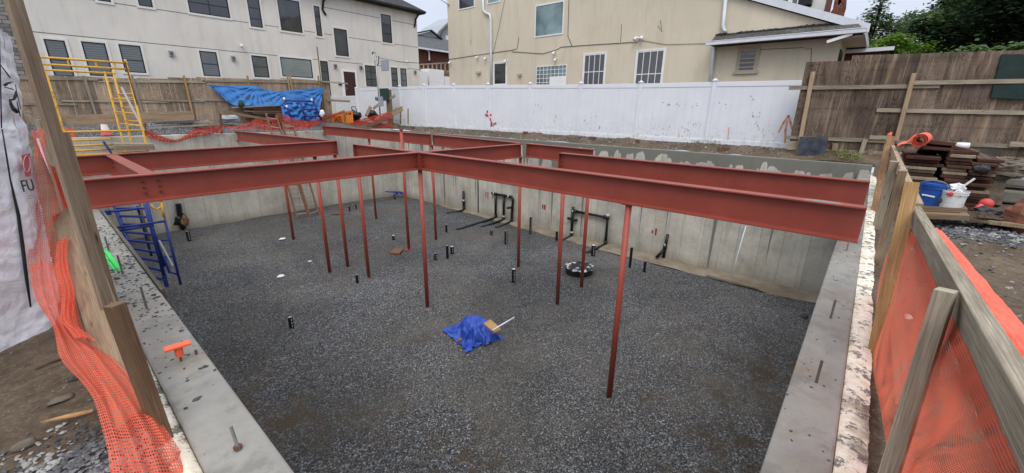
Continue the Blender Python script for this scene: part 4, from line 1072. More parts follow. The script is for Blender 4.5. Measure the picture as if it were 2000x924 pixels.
-419,51,161,-411,51,195,-404,41,229,-399,55,260,-368,72,268,-333,79,266,-306,97,280,-282,118,300,-264,140,332,-263,149,383,-243,176,407,-205,180,395,-170,165,367,-148,196,377,-125,223,384,-98,247,385,-70,268,381,-41,287,374,-12,297,356,20,316,351,52,339,350,78,353,329,99,356,300,131,373,289,150,367,259,169,368,228,185,365,196,196,360,163,203,356,128,211,352,92,
219,348,58,237,371,36,255,395,16,274,424,18,-645,-121,16,-617,-97,16,-588,-70,16,-565,-48,40,-555,-48,79,-541,-32,112,-525,-11,135,-489,3,115,-461,51,125,-457,50,168,-448,39,200,-434,64,221,-406,81,232,-373,92,236,-343,109,245,-321,129,266,-303,150,292,-302,145,334,-279,179,364,-257,204,386,-230,178,367,-188,186,341,-171,220,357,-147,248,363,-122,273,366,-94,295,361,
-66,316,359,-38,321,337,-6,342,335,33,354,321,59,387,325,67,387,290,93,382,265,120,386,240,146,396,218,154,388,184,160,379,150,171,380,114,173,370,79,180,370,43,197,389,17,216,419,21,236,447,14,-670,-90,16,-642,-67,16,-613,-40,16,-602,-39,55,-591,-36,94,-574,-13,114,-544,8,107,-507,29,91,-499,58,135,-495,48,174,-463,64,176,-436,83,189,-409,102,201,
-383,121,214,-360,141,233,-344,161,259,-342,152,297,-316,180,319,-296,210,349,-263,223,354,-249,185,334,-210,209,320,-194,244,338,-167,270,338,-145,298,344,-118,321,344,-90,341,341,-62,344,318,-27,357,307,13,369,293,34,408,305,65,427,288,82,424,258,87,410,222,113,403,196,139,422,175,153,414,141,140,401,108,141,390,73,147,387,37,164,409,16,184,438,14,204,466,14,
-695,-59,16,-667,-38,16,-637,-10,25,-635,-20,67,-618,-9,98,-592,14,93,-557,21,70,-541,53,104,-536,58,150,-508,81,160,-483,96,182,-453,113,172,-425,132,183,-402,152,202,-385,171,227,-382,164,264,-352,185,278,-332,213,305,-305,239,326,-272,237,319,-262,197,300,-229,232,295,-216,266,315,-188,292,314,-166,319,321,-139,342,320,-107,350,308,-80,374,304,-45,386,290,-10,388,268,
8,426,283,41,448,268,70,461,250,87,451,219,81,426,189,104,422,158,125,440,131,150,439,103,169,417,81,182,399,52,168,431,48,202,424,47,178,441,28,-721,-30,16,-692,-9,16,-663,17,34,-664,3,74,-637,22,87,-610,28,59,-579,59,72,-576,73,116,-560,89,150,-534,107,168,-506,126,178,-475,144,176,-444,161,169,-426,181,194,-423,177,231,-390,192,239,-366,215,259,
-336,238,277,-312,264,298,-283,249,285,-273,209,264,-254,251,276,-228,282,283,-211,313,292,-185,337,293,-156,356,289,-125,371,282,-92,380,268,-62,403,261,-26,404,239,-16,441,258,16,465,245,45,482,230,68,480,203,68,457,171,74,435,139,95,430,109,118,440,81,134,414,63,166,430,70,199,442,68,190,459,40,216,438,34,-746,-1,16,-717,20,16,-690,43,41,-685,34,82,
-656,53,73,-624,65,44,-603,94,73,-588,110,109,-581,119,145,-555,138,161,-527,157,169,-495,166,154,-468,190,163,-463,191,200,-428,203,203,-401,221,217,-371,238,229,-344,263,249,-317,286,267,-301,257,252,-278,225,229,-257,263,240,-246,297,253,-228,327,261,-200,348,258,-170,366,251,-139,379,243,-110,400,239,-79,416,230,-41,423,209,-39,458,233,-8,482,221,20,501,209,46,504,184,
54,486,151,53,462,121,68,449,89,87,440,59,120,444,45,154,455,45,184,472,52,218,481,51,236,469,24,-769,27,28,-742,48,16,-723,55,54,-700,69,81,-678,77,51,-641,101,39,-635,114,80,-620,131,111,-602,150,135,-574,169,146,-544,189,150,-512,202,139,-503,214,172,-466,218,168,-436,233,178,-405,246,189,-375,261,199,-348,285,218,-318,304,233,-306,273,217,-285,240,195,
-270,277,208,-257,309,218,-245,340,226,-214,357,217,-184,374,208,-153,390,201,-121,404,199,-95,427,196,-59,440,181,-61,478,208,-33,502,200,-5,519,187,23,528,163,33,510,130,33,487,100,51,477,70,75,472,44,108,476,29,142,481,20,177,488,18,211,496,17,247,505,16,-794,53,16,-767,77,19,-751,81,57,-722,100,72,-697,109,44,-663,130,31,-657,143,69,-640,162,95,
-618,182,113,-592,204,124,-559,221,119,-538,243,139,-504,235,132,-474,250,143,-446,265,158,-411,273,162,-377,281,167,-343,294,181,-321,321,198,-309,290,182,-291,258,162,-264,282,171,-256,315,179,-245,349,185,-234,384,190,-206,407,187,-175,424,182,-143,422,166,-108,434,161,-78,457,153,-84,495,182,-57,518,175,-27,528,156,0,551,141,2,526,113,12,512,80,34,506,52,65,508,34,
100,513,31,132,518,16,167,524,16,201,533,20,237,543,16,-821,80,16,-792,105,20,-778,110,55,-746,129,56,-717,142,41,-689,156,21,-674,175,49,-656,195,71,-630,215,83,-604,238,94,-577,261,104,-541,261,99,-522,275,126,-492,289,137,-457,298,139,-421,308,153,-385,313,147,-348,311,145,-325,337,163,-311,308,148,-298,276,130,-265,289,133,-250,321,141,-241,356,146,-234,391,151,
-223,426,156,-194,448,154,-159,452,144,-123,444,126,-98,471,125,-106,507,154,-80,530,147,-50,542,128,-26,571,122,-23,547,94,-5,542,64,21,539,39,55,545,33,91,550,32,123,554,16,157,561,16,192,571,16,228,580,19,-848,106,17,-817,135,19,-800,149,46,-772,152,23,-742,169,16,-712,188,16,-683,203,26,-669,224,51,-636,239,52,-606,260,59,-580,284,69,-564,296,100,
-540,312,121,-508,325,129,-472,334,134,-433,321,120,-392,313,109,-361,330,111,-331,353,126,-324,321,114,-304,295,98,-268,298,96,-247,326,102,-233,359,108,-225,395,113,-220,432,117,-210,466,123,-184,442,114,-147,463,103,-118,482,94,-128,513,120,-101,539,115,-73,556,101,-38,555,89,-14,576,72,20,567,78,13,576,44,47,581,45,79,589,32,113,594,21,147,600,16,182,607,22,
216,616,19,-876,131,20,-842,160,33,-811,176,16,-793,196,38,-772,214,16,-744,227,33,-712,237,46,-686,246,18,-652,265,28,-631,288,54,-607,310,77,-582,330,97,-553,346,107,-519,357,111,-482,359,106,-440,348,93,-400,326,73,-378,353,81,-341,369,89,-336,333,80,-309,316,66,-274,312,61,-243,331,64,-229,364,70,-216,398,76,-213,435,79,-237,451,100,-208,472,106,-169,494,111,
-153,473,80,-123,492,80,-113,527,73,-82,542,63,-47,537,56,-16,550,42,-6,582,53,15,609,62,40,619,37,72,628,51,102,638,38,137,643,30,172,646,29,204,652,16,-905,155,26,-869,181,16,-835,205,16,-805,228,20,-780,247,36,-756,262,16,-738,270,46,-717,276,16,-681,295,16,-644,315,26,-613,336,49,-593,359,74,-561,373,82,-526,380,82,-489,377,74,-448,368,62,
-410,340,40,-372,355,40,-353,386,51,-349,346,45,-314,339,36,-280,331,28,-244,337,26,-233,372,33,-242,405,48,-245,440,59,-246,474,70,-228,499,89,-190,520,92,-170,497,56,-140,478,42,-116,500,29,-90,522,18,-66,546,16,-42,573,16,-17,598,16,12,619,23,21,648,50,58,664,56,94,679,56,127,689,49,154,692,25,193,693,19,-929,182,16,-897,208,22,-866,231,16,
-840,250,32,-813,267,16,-789,283,35,-760,292,18,-732,309,30,-703,326,16,-668,344,16,-638,365,39,-603,386,49,-568,396,52,-533,395,47,-496,389,39,-470,355,34,-427,373,48,-395,371,16,-360,365,16,-319,364,23,-305,363,64,-269,362,49,-279,350,16,-266,384,16,-252,419,16,-239,451,24,-229,482,37,-237,513,54,-204,536,60,-159,533,48,-158,501,16,-145,532,35,-126,555,16,
-100,579,16,-73,602,16,-47,624,24,-17,645,16,16,669,16,39,695,41,78,711,44,113,725,45,146,733,37,177,736,16,-955,211,16,-925,234,16,-898,258,22,-870,279,18,-844,302,16,-815,322,16,-783,338,16,-751,351,19,-718,362,26,-688,377,16,-651,393,16,-610,403,16,-576,390,16,-543,376,16,-508,361,16,-477,388,16,-434,395,18,-392,408,24,-358,396,38,-324,402,16,
-306,401,63,-273,398,37,-297,371,40,-301,397,16,-289,431,16,-274,464,16,-257,494,16,-243,527,20,-206,520,26,-183,555,25,-195,514,15,-172,549,14,-153,581,24,-128,606,16,-101,629,16,-71,651,16,-41,674,16,-9,697,16,24,720,16,61,734,16,96,747,16,130,761,16,163,772,16]
it_ = iter(settled(HEAP))
mb = MB(); mb.grid(lambda u, v: (lambda p: TC+ex*(p.x*.84)+ey*(p.y*.95)+V((0, 0, p.z*.98+.012+(1-abs(nz(p.x*5, p.y*5, p.z*5))*3)*.022*min(1, p.z*5)+nz(p.x*15, p.y*15, p.z*15)*.022)))(next(it_)), 42, 40)
th = tag(mb.build('tarp_heap', M['tarp'], smooth=True, sub=1), 'crumpled bright blue tarpaulin thrown over a small heap on the gravel', 'tarp')
def tp(px, py, z): return on(px, py, 2, DF+z)
mb = MB(); mb.bar(tp(953, 640, .47), tp(966, 632, .50), .3, .04, (0, -.25, 1)); mb.bar(tp(961, 646, .44), tp(974, 640, .45), .17, .04, (0, -.25, 1))
wb = tag(mb.build('wood_offcut', M['lum_new']), 'orange-brown wood offcut weighing down the blue tarp heap', 'wood offcut')
mb = MB(); mb.tube([tp(962, 645, .53), tp(1004, 620, .60)], .018, 8)
tag(mb.build('pipe_offcut', M['alu'], smooth=True), 'short white pipe lying across the wood on the blue tarp heap', 'pipe')
mb = MB(); mb.bar(tp(895, 664, .1), tp(902, 664, .1), .08, .06); tag(mb.build('wood_offcut', M['lum_brown']), 'small dark wood offcut on the front hem of the blue tarp heap', 'wood offcut')
# ------------------------------------------------------------------ white vinyl fence
XF = 15.56
t = thing('vinyl_fence', 'long white vinyl panel fence with capped posts behind the far concrete wall', 'fence', (XF, 10, .3))
ends = [31.9, 27.9, 25.1, 22.69, 20.25, 17.67, 15.09, 12.38, 9.67, 7.03, 4.4, 1.4]
tops = [2.2, 2.66, 2.66, 2.66, 2.66, 2.62, 2.57, 2.52, 2.46, 2.42, 2.40, 2.37]
FB = .33
for i in range(11):
    ya, yb = ends[i], ends[i+1]; za, zb = (tops[i+1],)*2 if i else (2.2, 2.2)
    za, zb = (2.2, 2.2) if i == 0 else (tops[i], tops[i+1])
    mb = MB(); mb.prism([(XF, ya-.06, FB+.08), (XF, yb+.06, FB+.08), (XF, yb+.06, zb-.1), (XF, ya-.06, za-.1)], V((.03, 0, 0)))
    pn = mb.build('fence_panel', M['vinyl'], t)
    mb = MB()
    n = int((ya-yb)/.28)
    for k in range(1, n):
        y = ya+(yb-ya)*k/n
        mb.box((XF-.003, y-.0035, FB+.12), (XF-.001, y+.0035, za-.14))
    mb.build('tongue_groove', M['vinyl_line'] if 'vinyl_line' in M else M.setdefault('vinyl_line', simple('vinyl_joint', (.65, .67, .71), (.70, .72, .76), 3, .5)), pn)
    mb = MB(); mb.bar((XF+.015, ya-.06, za-.08), (XF+.015, yb+.06, zb-.08), .06, .15); mb.build('top_rail', M['vinyl'], t, bevel=.006)
    mb = MB(); mb.bar((XF+.015, ya-.06, FB+.1), (XF+.015, yb+.06, FB+.1), .06, .16); mb.build('bottom_rail', M['vinyl'], t, bevel=.006)
for i, y in enumerate(ends):
    mb = MB(); mb.box((XF-.055, y-.06, FB-.25), (XF+.07, y+.06, tops[i]+.03)); p = mb.build('fence_post', M['vinyl'], t, bevel=.006)
    mb = MB(); mb.bar((XF+.008, y, tops[i]+.03), (XF+.008, y, tops[i]+.055), .17, .17, (1, 0, 0)); 
    z = tops[i]+.055
    mb.add([(XF-.06, y-.07, z), (XF+.075, y-.07, z), (XF+.075, y+.07, z), (XF-.06, y+.07, z), (XF+.008, y, z+.06)], [(0, 1, 4), (1, 2, 4), (2, 3, 4), (3, 0, 4)])
    mb.build('post_cap', M['vinyl'], p)
def fq(pts, mat, name, dx=-.006, off=0):
    q = [on(px, py, 0, XF) for px, py in pts]
    q = [V((XF+dx, v.y, v.z)) for v in q]
    mb = MB(); mb.add(q, [tuple(range(len(q)))], [[(.18, .18), (.82, .18), (.82, .82), (.18, .82)]]); return mb.build(name, mat, t)
# red marks and the letters B M
for x, y, w_, h in ((953.5, 218.5, 1.6, 5), (951, 224.5, 2, 4.5), (954, 226, 1.6, 4.5), (958.5, 224.5, 1.6, 4)):
    fq([(x-w_, y-h/2), (x+w_, y-h/2), (x+w_, y+h/2), (x-w_, y+h/2)], M['spray_r'], 'red_paint_mark', -.062 if x < 956 else -.006)
def fstroke(pts, wd, mat, name, dx=-.008):
    q = [on(px, py, 0, XF) for px, py in pts]
    mb = MB()
    for a, b in zip(q, q[1:]):
        a = V((XF+dx, a.y, a.z)); b = V((XF+dx, b.y, b.z)); d = (b-a).normalized()*wd*.25
        mb.bar(a-d, b+d, wd, .003, (1, 0, 0))
    return mb.build(name, mat, t)
red_mark = simple('red_marker_paint', (.55, .015, .07), (.62, .05, .12), 22, .7)
org_mark = simple('faded_orange_paint', (.62, .22, .12), (.72, .38, .27), 26, .7)
fstroke([(957.5, 236), (957.3, 230), (959.5, 236.5)], .05, red_mark, 'red_paint_mark')
fstroke([(959, 247), (959, 238.5), (961.5, 240), (959.4, 242.3), (962, 244.5), (959, 247)], .05, red_mark, 'letter_b')
fstroke([(963.6, 247.5), (964.6, 240), (966.6, 243.5), (968.6, 239), (969.2, 243)], .045, red_mark, 'letter_m')
fstroke([(1533, 279), (1534, 255), (1537, 236)], .05, org_mark, 'orange_arrow')
fstroke([(1521, 258), (1530, 240), (1540, 226), (1544, 240), (1547, 252)], .05, org_mark, 'orange_arrow')
fstroke([(1421, 277), (1424, 249)], .025, org_mark, 'orange_paint_line')
fstroke([(1326, 269), (1326, 259)], .02, org_mark, 'orange_paint_line')
fstroke([(1171, 253), (1171, 246)], .02, red_mark, 'red_paint_line')
rr = random.Random(5)
for (x, y, n) in ((1305, 205, 5), (1325, 204, 3), (1355, 204, 3), (1275, 232, 3), (1475, 220, 7), (1462, 192, 2), (1285, 262, 5), (1340, 260, 9), (1480, 245, 6), (1420, 205, 4), (1290, 250, 5), (1050, 205, 4), (1085, 230, 5), (1150, 232, 5), (1500, 262, 5), (1360, 240, 6)):
    for k in range(n):
        px, py = x+rr.gauss(0, 7), y+rr.gauss(0, 5); l = rr.uniform(1, 4); a = rr.uniform(0.5, 2.6)
        fstroke([(px, py), (px+l*math.cos(a), py+l*math.sin(a))], rr.uniform(.008, .022), M['grime_s'] if 'grime_s' in M else M.setdefault('grime_s', simple('mud_scuff', (.2, .19, .175), (.38, .36, .33), 30, .9)), 'mud_scuff', -.004)
# steel pins and weeds in the earth bank
def weed(p, r, n, label, mat='leaf_lime', h=.3):
    p = V(p); mb = MB(); rr = random.Random(int(p.x*97+p.y*31))
    for k in range(n):
        a = rr.uniform(0, 6.28); q = p+V((math.cos(a), math.sin(a), 0))*r*rr.random()**.6+V((0, 0, rr.uniform(.02, h)))
        s = rr.uniform(.035, .075); d = V((math.cos(a), math.sin(a), rr.uniform(-.5, .5))).normalized(); e = d.cross(V((rr.uniform(-.4, .4), rr.uniform(-.4, .4), 1))).normalized()
        mb.add([q, q+d*s*.5+e*s*.4, q+d*s*1.1, q+d*s*.5-e*s*.4], [(0, 1, 2, 3)])
    o = thing('weed', label, 'weed', p); mb.build('leaves', M[mat], o)
    mb = MB()
    for k in range(5):
        a = rr.uniform(0, 6.28); mb.tube([p-V((0, 0, .05)), p+V((math.cos(a)*r*.6, math.sin(a)*r*.6, h*.8))], .006, 4)
    mb.build('stems', M['bark'], o)
def on_g(px, py, x): v = on(px, py, 0, x); return v
v = on(1388, 289, 0, 15.3); weed((15.3, v.y, .25), .28, 90, 'low green weed at the foot of the white fence post right of the middle', h=.25)
v = on(1370, 285, 0, 15.35); weed((15.35, v.y+.2, .3), .16, 45, 'second small green weed left of the fence post weed', h=.18)
v = on(1462, 283, 0, 15.35); weed((15.35, v.y, .25), .15, 30, 'tiny weed under the white fence near the plywood', h=.12)
def stake(p, q, w_, h, mat, label, cat='stake', name='wood_stake'):
    mb = MB(); mb.bar(p, q, w_, h, (1, .2, 0)); return tag(mb.build(name, M[mat], bevel=.004), label, cat)
for (px, py, w_, lb) in ((1026, 262, .26, 'rusty steel stub poking out of the earth under the white fence, near the middle'), (1157, 272, .28, 'dark rusty steel block half buried in the earth bank under the white fence'), (843, 252, .2, 'small rusty stub at the left part of the earth bank'), (1245, 276, .14, 'short brown post stub at the fence bottom between the two weeds and the beams'), (1412, 300, .35, 'flat brown board half buried in the earth near the fence weeds'), (806, 251, .25, 'dark stub at the left end of the earth bank')):
    v = on(px, py, 0, 14.75); gz = gh(14.75, v.y)
    mb = MB(); mb.bar((14.75, v.y, gz-.2), (14.75, v.y, gz+.12), w_, .08, (1, 0, 0)); tag(mb.build('rusty_stub', M['rust']), lb, 'steel stub')

# ------------------------------------------------------------------ wooden yard fence, far left
YF = 28.0
def yf(px, py): return on(px, py, 1, YF)
t = thing('plywood_fence', 'brown plywood fence with pale rails in front of the pale stucco building', 'fence', (7, YF, .4))
a = yf(-30, 147); b = yf(648, 156)
mb = MB()
n = 12
for i in range(n):
    xa = lerp(-.8, 13.75, i/n); xb = lerp(-.8, 13.75, (i+1)/n)-.012
    za = lerp(2.48, 3.12, i/n)+R.uniform(-.05, .05)
    o = len(mb.v)
    mb.prism([(xa, YF, .2), (xb, YF, .2), (xb, YF, za+.03), (xa, YF, za)], V((0, .02, 0)))
    k = len(mb.f)
mb.uv = [[(mb.v[i].x, mb.v[i].z) for i in f] for f in mb.f]
mb.build('plywood_sheets', M['ply_l'], t)
def rail(px0, py0, px1, py1, mat='lum_grey', w_=.09, dy=-.03, name='rail'):
    p = yf(px0, py0); q = yf(px1, py1); mb = MB(); mb.bar(V((p.x, YF+dy, p.z)), V((q.x, YF+dy, q.z)), .04, w_); mb.build(name, M[mat], t)
rail(25, 152, 200, 155, w_=.12); rail(192, 158, 400, 160, w_=.12); rail(395, 158, 640, 162)
rail(45, 203, 150, 204); rail(120, 197, 330, 199); rail(255, 195, 400, 198); rail(380, 194, 460, 197)
for px in (163, 257, 358, 482, 560, 565, 620):
    p = yf(px, 148); q = yf(px+14, 225); mb = MB(); mb.bar(V((p.x, YF-.09, p.z+(0 if px < 600 else .0))), V((p.x+.05, YF-.09, .3)), .09, .05, (0, 1, 0)); mb.build('fence_post', M['lum_new' if px in (358, 565, 482, 620) else 'lum_grey'], t)
mb = MB(); mb.bar(V((13.2, YF-.1, 3.0)), V((15.0, YF-.1, 2.95)), .04, .09); mb.build('loose_rail', M['lum_grey'], t)
mb = MB(); mb.bar(V((13.4, YF-.1, 1.85)), V((15.0, YF-.15, 1.8)), .04, .14); mb.build('loose_rail', M['lum_grey'], t)
p = yf(617, 92); stake((p.x, YF-.15, .4), (p.x, YF-.15, p.z), .06, .05, 'lum_old', 'tall thin wooden pole standing at the right end of the plywood fence', 'pole', 'wood_pole')

# blue tarp hung on the fence
tops2 = [(406, 166), (428, 167), (465, 168), (499, 168), (518, 175), (545, 178), (575, 176), (605, 173), (633, 171)]
bots2 = [(409, 168), (452, 203), (480, 206), (505, 207), (530, 206), (555, 205), (580, 214), (602, 226), (620, 233)]
pins2 = [yf(428, 167), yf(499, 168), yf(633, 171), yf(560, 177)]
TT = [V((x, y, 0)) for x, y in tops2]; BB = [V((x, y, 0)) for x, y in bots2]
def hang(u, v):
    c = spline(TT, u).lerp(spline(BB, u), v)
    q = on(c.x, c.y, 1, YF-.16-.7*v*sm(.0, .2, u)); d = 0
    for k, pn in enumerate(pins2):
        dx, dz = q.x-pn.x, q.z-pn.z; r = math.hypot(dx, dz)
        a = math.atan2(dz, dx)
        d += math.sin(a*(20+4*k)+nz(q.x*.8, q.z*.8, k)*2)*.045*sm(.08, .6, r)*math.exp(-r/2.1)
    d += (1-abs(nz(q.x*1.6, q.z*2.2, 5))*3)*.03+nz(q.x*4, q.z*4, 2)*.015
    q.y += d*sm(0, .1, v)*sm(0, .04, u); return q
mb = MB(); mb.grid(hang, 170, 40)
bt0 = tag(mb.build('blue_tarp', M['tarp_l'], smooth=True), 'blue tarpaulin draped from the plywood fence over stacked panels', 'tarp')
mb = MB()
for px, py in ((484, 190), (476, 200), (514, 199), (528, 198), (540, 199), (463, 198)):
    q = on(px, py, 1, YF-.62); mb.lump(q, .09, (.6, .5, 1.1), .4, 6, seed=px)
mb.build('dark_patches', M['lum_brown'], bt0)
# stacked panels under it, metal track on top
p0 = on(452, 212, 1, 26.9); p1 = on(592, 206, 1, 26.9)
t = thing('panel_stack', 'low stack of dark red boards under the hanging blue tarp', 'board stack', ((p0.x+p1.x)/2+.3, 26.9, .4))
z = .42
while z < 1.28:
    h = R.uniform(.06, .12); mb = MB(); xx = (p0.x+1.0+R.uniform(-.3, .2), p1.x+R.uniform(-.4, .3))
    mb.box((xx[0], 26.75+R.uniform(-.1, .1), z), (xx[1], 27.5, z+h-.008)); mb.build('board', M['panel_wood' if R.random() < .7 else 'panel_edge'], t); z += h
mb = MB(); a = on(452, 210, 1, 26.5); b = on(594, 204, 1, 26.5); mb.bar(a, b, .09, .07); tag(mb.build('metal_track', M['steel']), 'long grey metal track lying below the hanging blue tarp', 'metal track')

# ------------------------------------------------------------------ pale stucco building, left
YB = 31.0
def lb(px, py): v = on(px, py, 1, YB); return v
XR = 23.4
bl = thing('stucco_building', 'long pale stucco building with black framed windows and dark roof', 'building', (11, YB+5, .4))
mb = MB(); mb.box((.62, YB, 0), (XR, YB+11, 8.95)); mb.build('wall', M['stucco_l'], bl)
mb = MB(); mb.box((-3.5, YB-.12, 0), (.60, YB+8, 12)); mb.uv = [[(mb.v[i].x+mb.v[i].y, mb.v[i].z) for i in f] for f in mb.f]; mb.build('stone_pier', M['stone'], bl)
# roof: eave with soffit, slope and hip
mb = MB()
e = .55
A = [(.3, YB-e, 8.95), (XR+.5, YB-e, 8.95), (XR+.5, YB+11+e, 8.95), (.3, YB+11+e, 8.95)]
mb.add(A+[(x, y, z+.22) for x, y, z in A]+[(5, YB+5.5, 12.6), (XR-4.2, YB+5.5, 12.6)], [(3, 2, 1, 0), (0, 1, 5, 4), (1, 2, 6, 5), (2, 3, 7, 6), (3, 0, 4, 7), (4, 5, 9, 8), (5, 6, 9), (6, 7, 8, 9), (7, 4, 8)],
       [[(0, 0), (1, 0), (1, 1), (0, 1)]]*5+[[(0, 0), (23, 0), (19, 7), (4, 7)], [(0, 0), (12, 0), (6, 7)], [(0, 0), (23, 0), (19, 7), (4, 7)], [(0, 0), (12, 0), (6, 7)]])
rf = mb.build('roof', M['roof'], bl)
mb = MB(); mb.bar((.3, YB-e-.06, 9.07), (XR+.5, YB-e-.06, 9.07), .12, .13); mb.build('gutter', M['black'], rf)
q = lb(634, 0); mb = MB(); mb.tube([(q.x, YB-.5, 9.0), (q.x, YB-.45, 8.75), (q.x-.15, YB-.08, 8.45), (q.x-.25, YB-.06, 7.9), (q.x-.05, YB-.06, 7.6)], .07, 8); mb.build('downspout', M['black'], bl, smooth=True)
q = lb(808, 40); mb = MB(); mb.tube([(XR-.05, YB-.5, 8.95), (XR-.2, YB-.12, 8.5), (XR-.3, YB-.06, 7.9)], .07, 8); mb.build('downspout', M['black'], bl, smooth=True)
def window(par, plane_ax, val, tl, br, mat, mull=(), trans=(), sgn=-1, frame='black', trim=.11, trimmat='trim_l', name='window', zb=None, fr=.05, sill=False):
    """window from its corners; plane_ax 1: wall faces -Y, plane_ax 0: wall faces -X"""
    a = on(tl[0], tl[1], plane_ax, val); b = on(br[0], br[1], plane_ax, val)
    k = 0 if plane_ax == 1 else 1
    lo, hi = min(a[k], b[k]), max(a[k], b[k]); z0, z1 = (b.z if zb is None else zb), a.z
    def P(t_, d, z): return V((t_, val-d, z)) if plane_ax == 1 else V((val-d, t_, z))
    def bx(mb, t0, t1, d0, d1, za, zb_): mb.box(P(t0, d0, za), P(t1, d1, zb_))
    mb = MB()
    bx(mb, lo, lo+fr, -.05, .03, z0, z1); bx(mb, hi-fr, hi, -.05, .03, z0, z1); bx(mb, lo+fr, hi-fr, -.05, .029, z1-fr, z1); bx(mb, lo+fr, hi-fr, -.05, .029, z0, z0+fr)
    for f_ in mull: x = lerp(lo, hi, f_); bx(mb, x-fr*.28, x+fr*.28, -.04, .025, z0+fr, z1-fr)
    for f_ in trans: z = lerp(z0, z1, f_); bx(mb, lo+fr, hi-fr, -.04, .022, z-fr*.35, z+fr*.35)
    w_ = mb.build(name, M[frame], par)
    mb = MB(); bx(mb, lo+fr*.6, hi-fr*.6, -.03, .006, z0+fr*.6, z1-fr*.6); mb.build('pane', M[mat], w_)
    if trim:
        mb = MB(); T = trim
        bx(mb, lo-T, lo-.003, -.02, .04, z0-T, z1+T); bx(mb, hi+.003, hi+T, -.02, .04, z0-T, z1+T); bx(mb, lo-.003, hi+.003, -.02, .04, z1+.003, z1+T); bx(mb, lo-.003, hi+.003, -.02, .045, z0-T, z0-.003)
        mb.build('frame', M[trimmat], w_)
    if sill:
        mb = MB(); bx(mb, lo-.12, hi+.12, -.02, .09, z0-.09, z0-.003); mb.build('sill', M[trimmat], w_)
    return w_
UZ = None
window(bl, 1, YB, (183, -30), (217, 5), 'glass', (), (.5,))
window(bl, 1, YB, (262, -30), (299, 15), 'glass', (), (.4,))
window(bl, 1, YB, (360, -28), (450, 36), 'glass', (.5,), (.42, .75))
window(bl, 1, YB, (480, -10), (513.6, 55), 'glass', (), (.27, .62))
window(bl, 1, YB, (540, -5), (591, 65), 'glass')
window(bl, 1, YB, (611.6, 11), (629.6, 71.5), 'glass', (), (.33, .66))
window(bl, 1, YB, (650.6, 54.5), (681.5, 111), 'glass')
window(bl, 1, YB, (742.7, 26.6), (766, 85), 'glass', (), (.33, .66))
for tl, br in (((84.4, 76), (146, 150)), ((157.5, 80.5), (222, 150)), ((230.5, 86), (286, 143))):
    window(bl, 1, YB, tl, br, 'glass_bl', (), (.45,))
window(bl, 1, YB, (388, 99), (431, 150), 'glass_bl', (), (.5,))
window(bl, 1, YB, (490, 108), (526.6, 152), 'glass_bl', (), (.5,))
window(bl, 1, YB, (546, 111), (611.7, 153), 'glass_gr')
window(bl, 1, YB, (624, 118.5), (646.8, 187), 'glass_bl', (), (.4, .7), trim=.06)
window(bl, 1, YB, (711.7, 127), (738, 170), 'glass_bl', (.5,), (.35, .7))
window(bl, 1, YB, (762.7, 131.5), (777.6, 170), 'glass_bl', (), (.35, .7))
window(bl, 1, YB, (781, 133), (795, 170), 'glass_bl', (), (.35, .7))
a = lb(670, 139.6); b = lb(697, 190)
mb = MB(); mb.box((a.x, YB-.03, b.z-.3), (b.x, YB+.05, a.z)); dr = mb.build('door', M['door'], bl)
mb = MB(); mb.box((a.x-.16, YB-.05, b.z-.3), (a.x-.003, YB, a.z+.14)); mb.box((b.x+.003, YB-.05, b.z-.3), (b.x+.16, YB, a.z+.14)); mb.box((a.x-.003, YB-.05, a.z+.003), (b.x+.003, YB, a.z+.14)); mb.build('frame', M['white'], dr)
mb = MB(); mb.bar((a.x+.12, YB-.06, a.z-1.3), (a.x+.12, YB-.06, a.z-1.1), .03, .04); mb.build('handle', M['steel'], dr)
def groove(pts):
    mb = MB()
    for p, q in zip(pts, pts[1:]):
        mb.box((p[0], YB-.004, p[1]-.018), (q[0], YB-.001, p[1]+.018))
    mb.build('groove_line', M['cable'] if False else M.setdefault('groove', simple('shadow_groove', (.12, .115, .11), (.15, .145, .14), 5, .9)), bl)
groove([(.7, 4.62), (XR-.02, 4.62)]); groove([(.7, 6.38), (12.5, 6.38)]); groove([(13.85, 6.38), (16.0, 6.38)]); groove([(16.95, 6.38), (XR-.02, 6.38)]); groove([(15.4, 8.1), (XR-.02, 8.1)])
for px, py in ((455, 114), (654, 129), (704, 132), (334, 104.6), (810, 141)):
    q = lb(px, py); mb = MB(); mb.box((q.x-.1, YB-.14, q.z-.14), (q.x+.1, YB, q.z+.14)); l = mb.build('wall_lamp', M['steel'], bl)
    mb = MB(); mb.box((q.x-.07, YB-.143, q.z-.1), (q.x+.07, YB-.141, q.z+.06)); mb.build('lamp_pane', M['glass'], l)
def camera_(par, ax, val, px, py, s=.1):
    q = on(px, py, ax, val); n = V((0, -1, 0)) if ax == 1 else V((-1, 0, 0))
    mb = MB(); mb.tube([q, q+n*.1, q+n*.12+V((0, 0, -.05))], s*.4, 8); mb.lump(q+n*.16+V((0, 0, -.08)), s, (1, 1, .9), 0, 7); mb.build('security_camera', M['white'], par, smooth=True)
camera_(bl, 1, YB, 470, 87.5); camera_(bl, 1, YB, 793, 119, .08)
q = lb(664, 164); mb = MB(); mb.box((q.x-.12, YB-.05, q.z-.1), (q.x+.12, YB, q.z+.1)); mb.build('vent', M['black'], bl)

# ------------------------------------------------------------------ beige building
XB = 19.0
be = thing('beige_house', 'tan stucco house with downspouts and a shingled lower roof behind the white fence', 'house', (XB+4, 11, .4))
RK = [(0.9, 4.05), (15.0, 9.62), (21.97, 9.62)]
mb = MB(); mb.prism([(XB, 1.5, 0), (XB, 21.97, 0), (XB, 21.97, 9.6), (XB, 15, 9.6), (XB, 1.5, 4.25)], V((9, 0, 0))); mb.build('wall', M['stucco_b'], be)
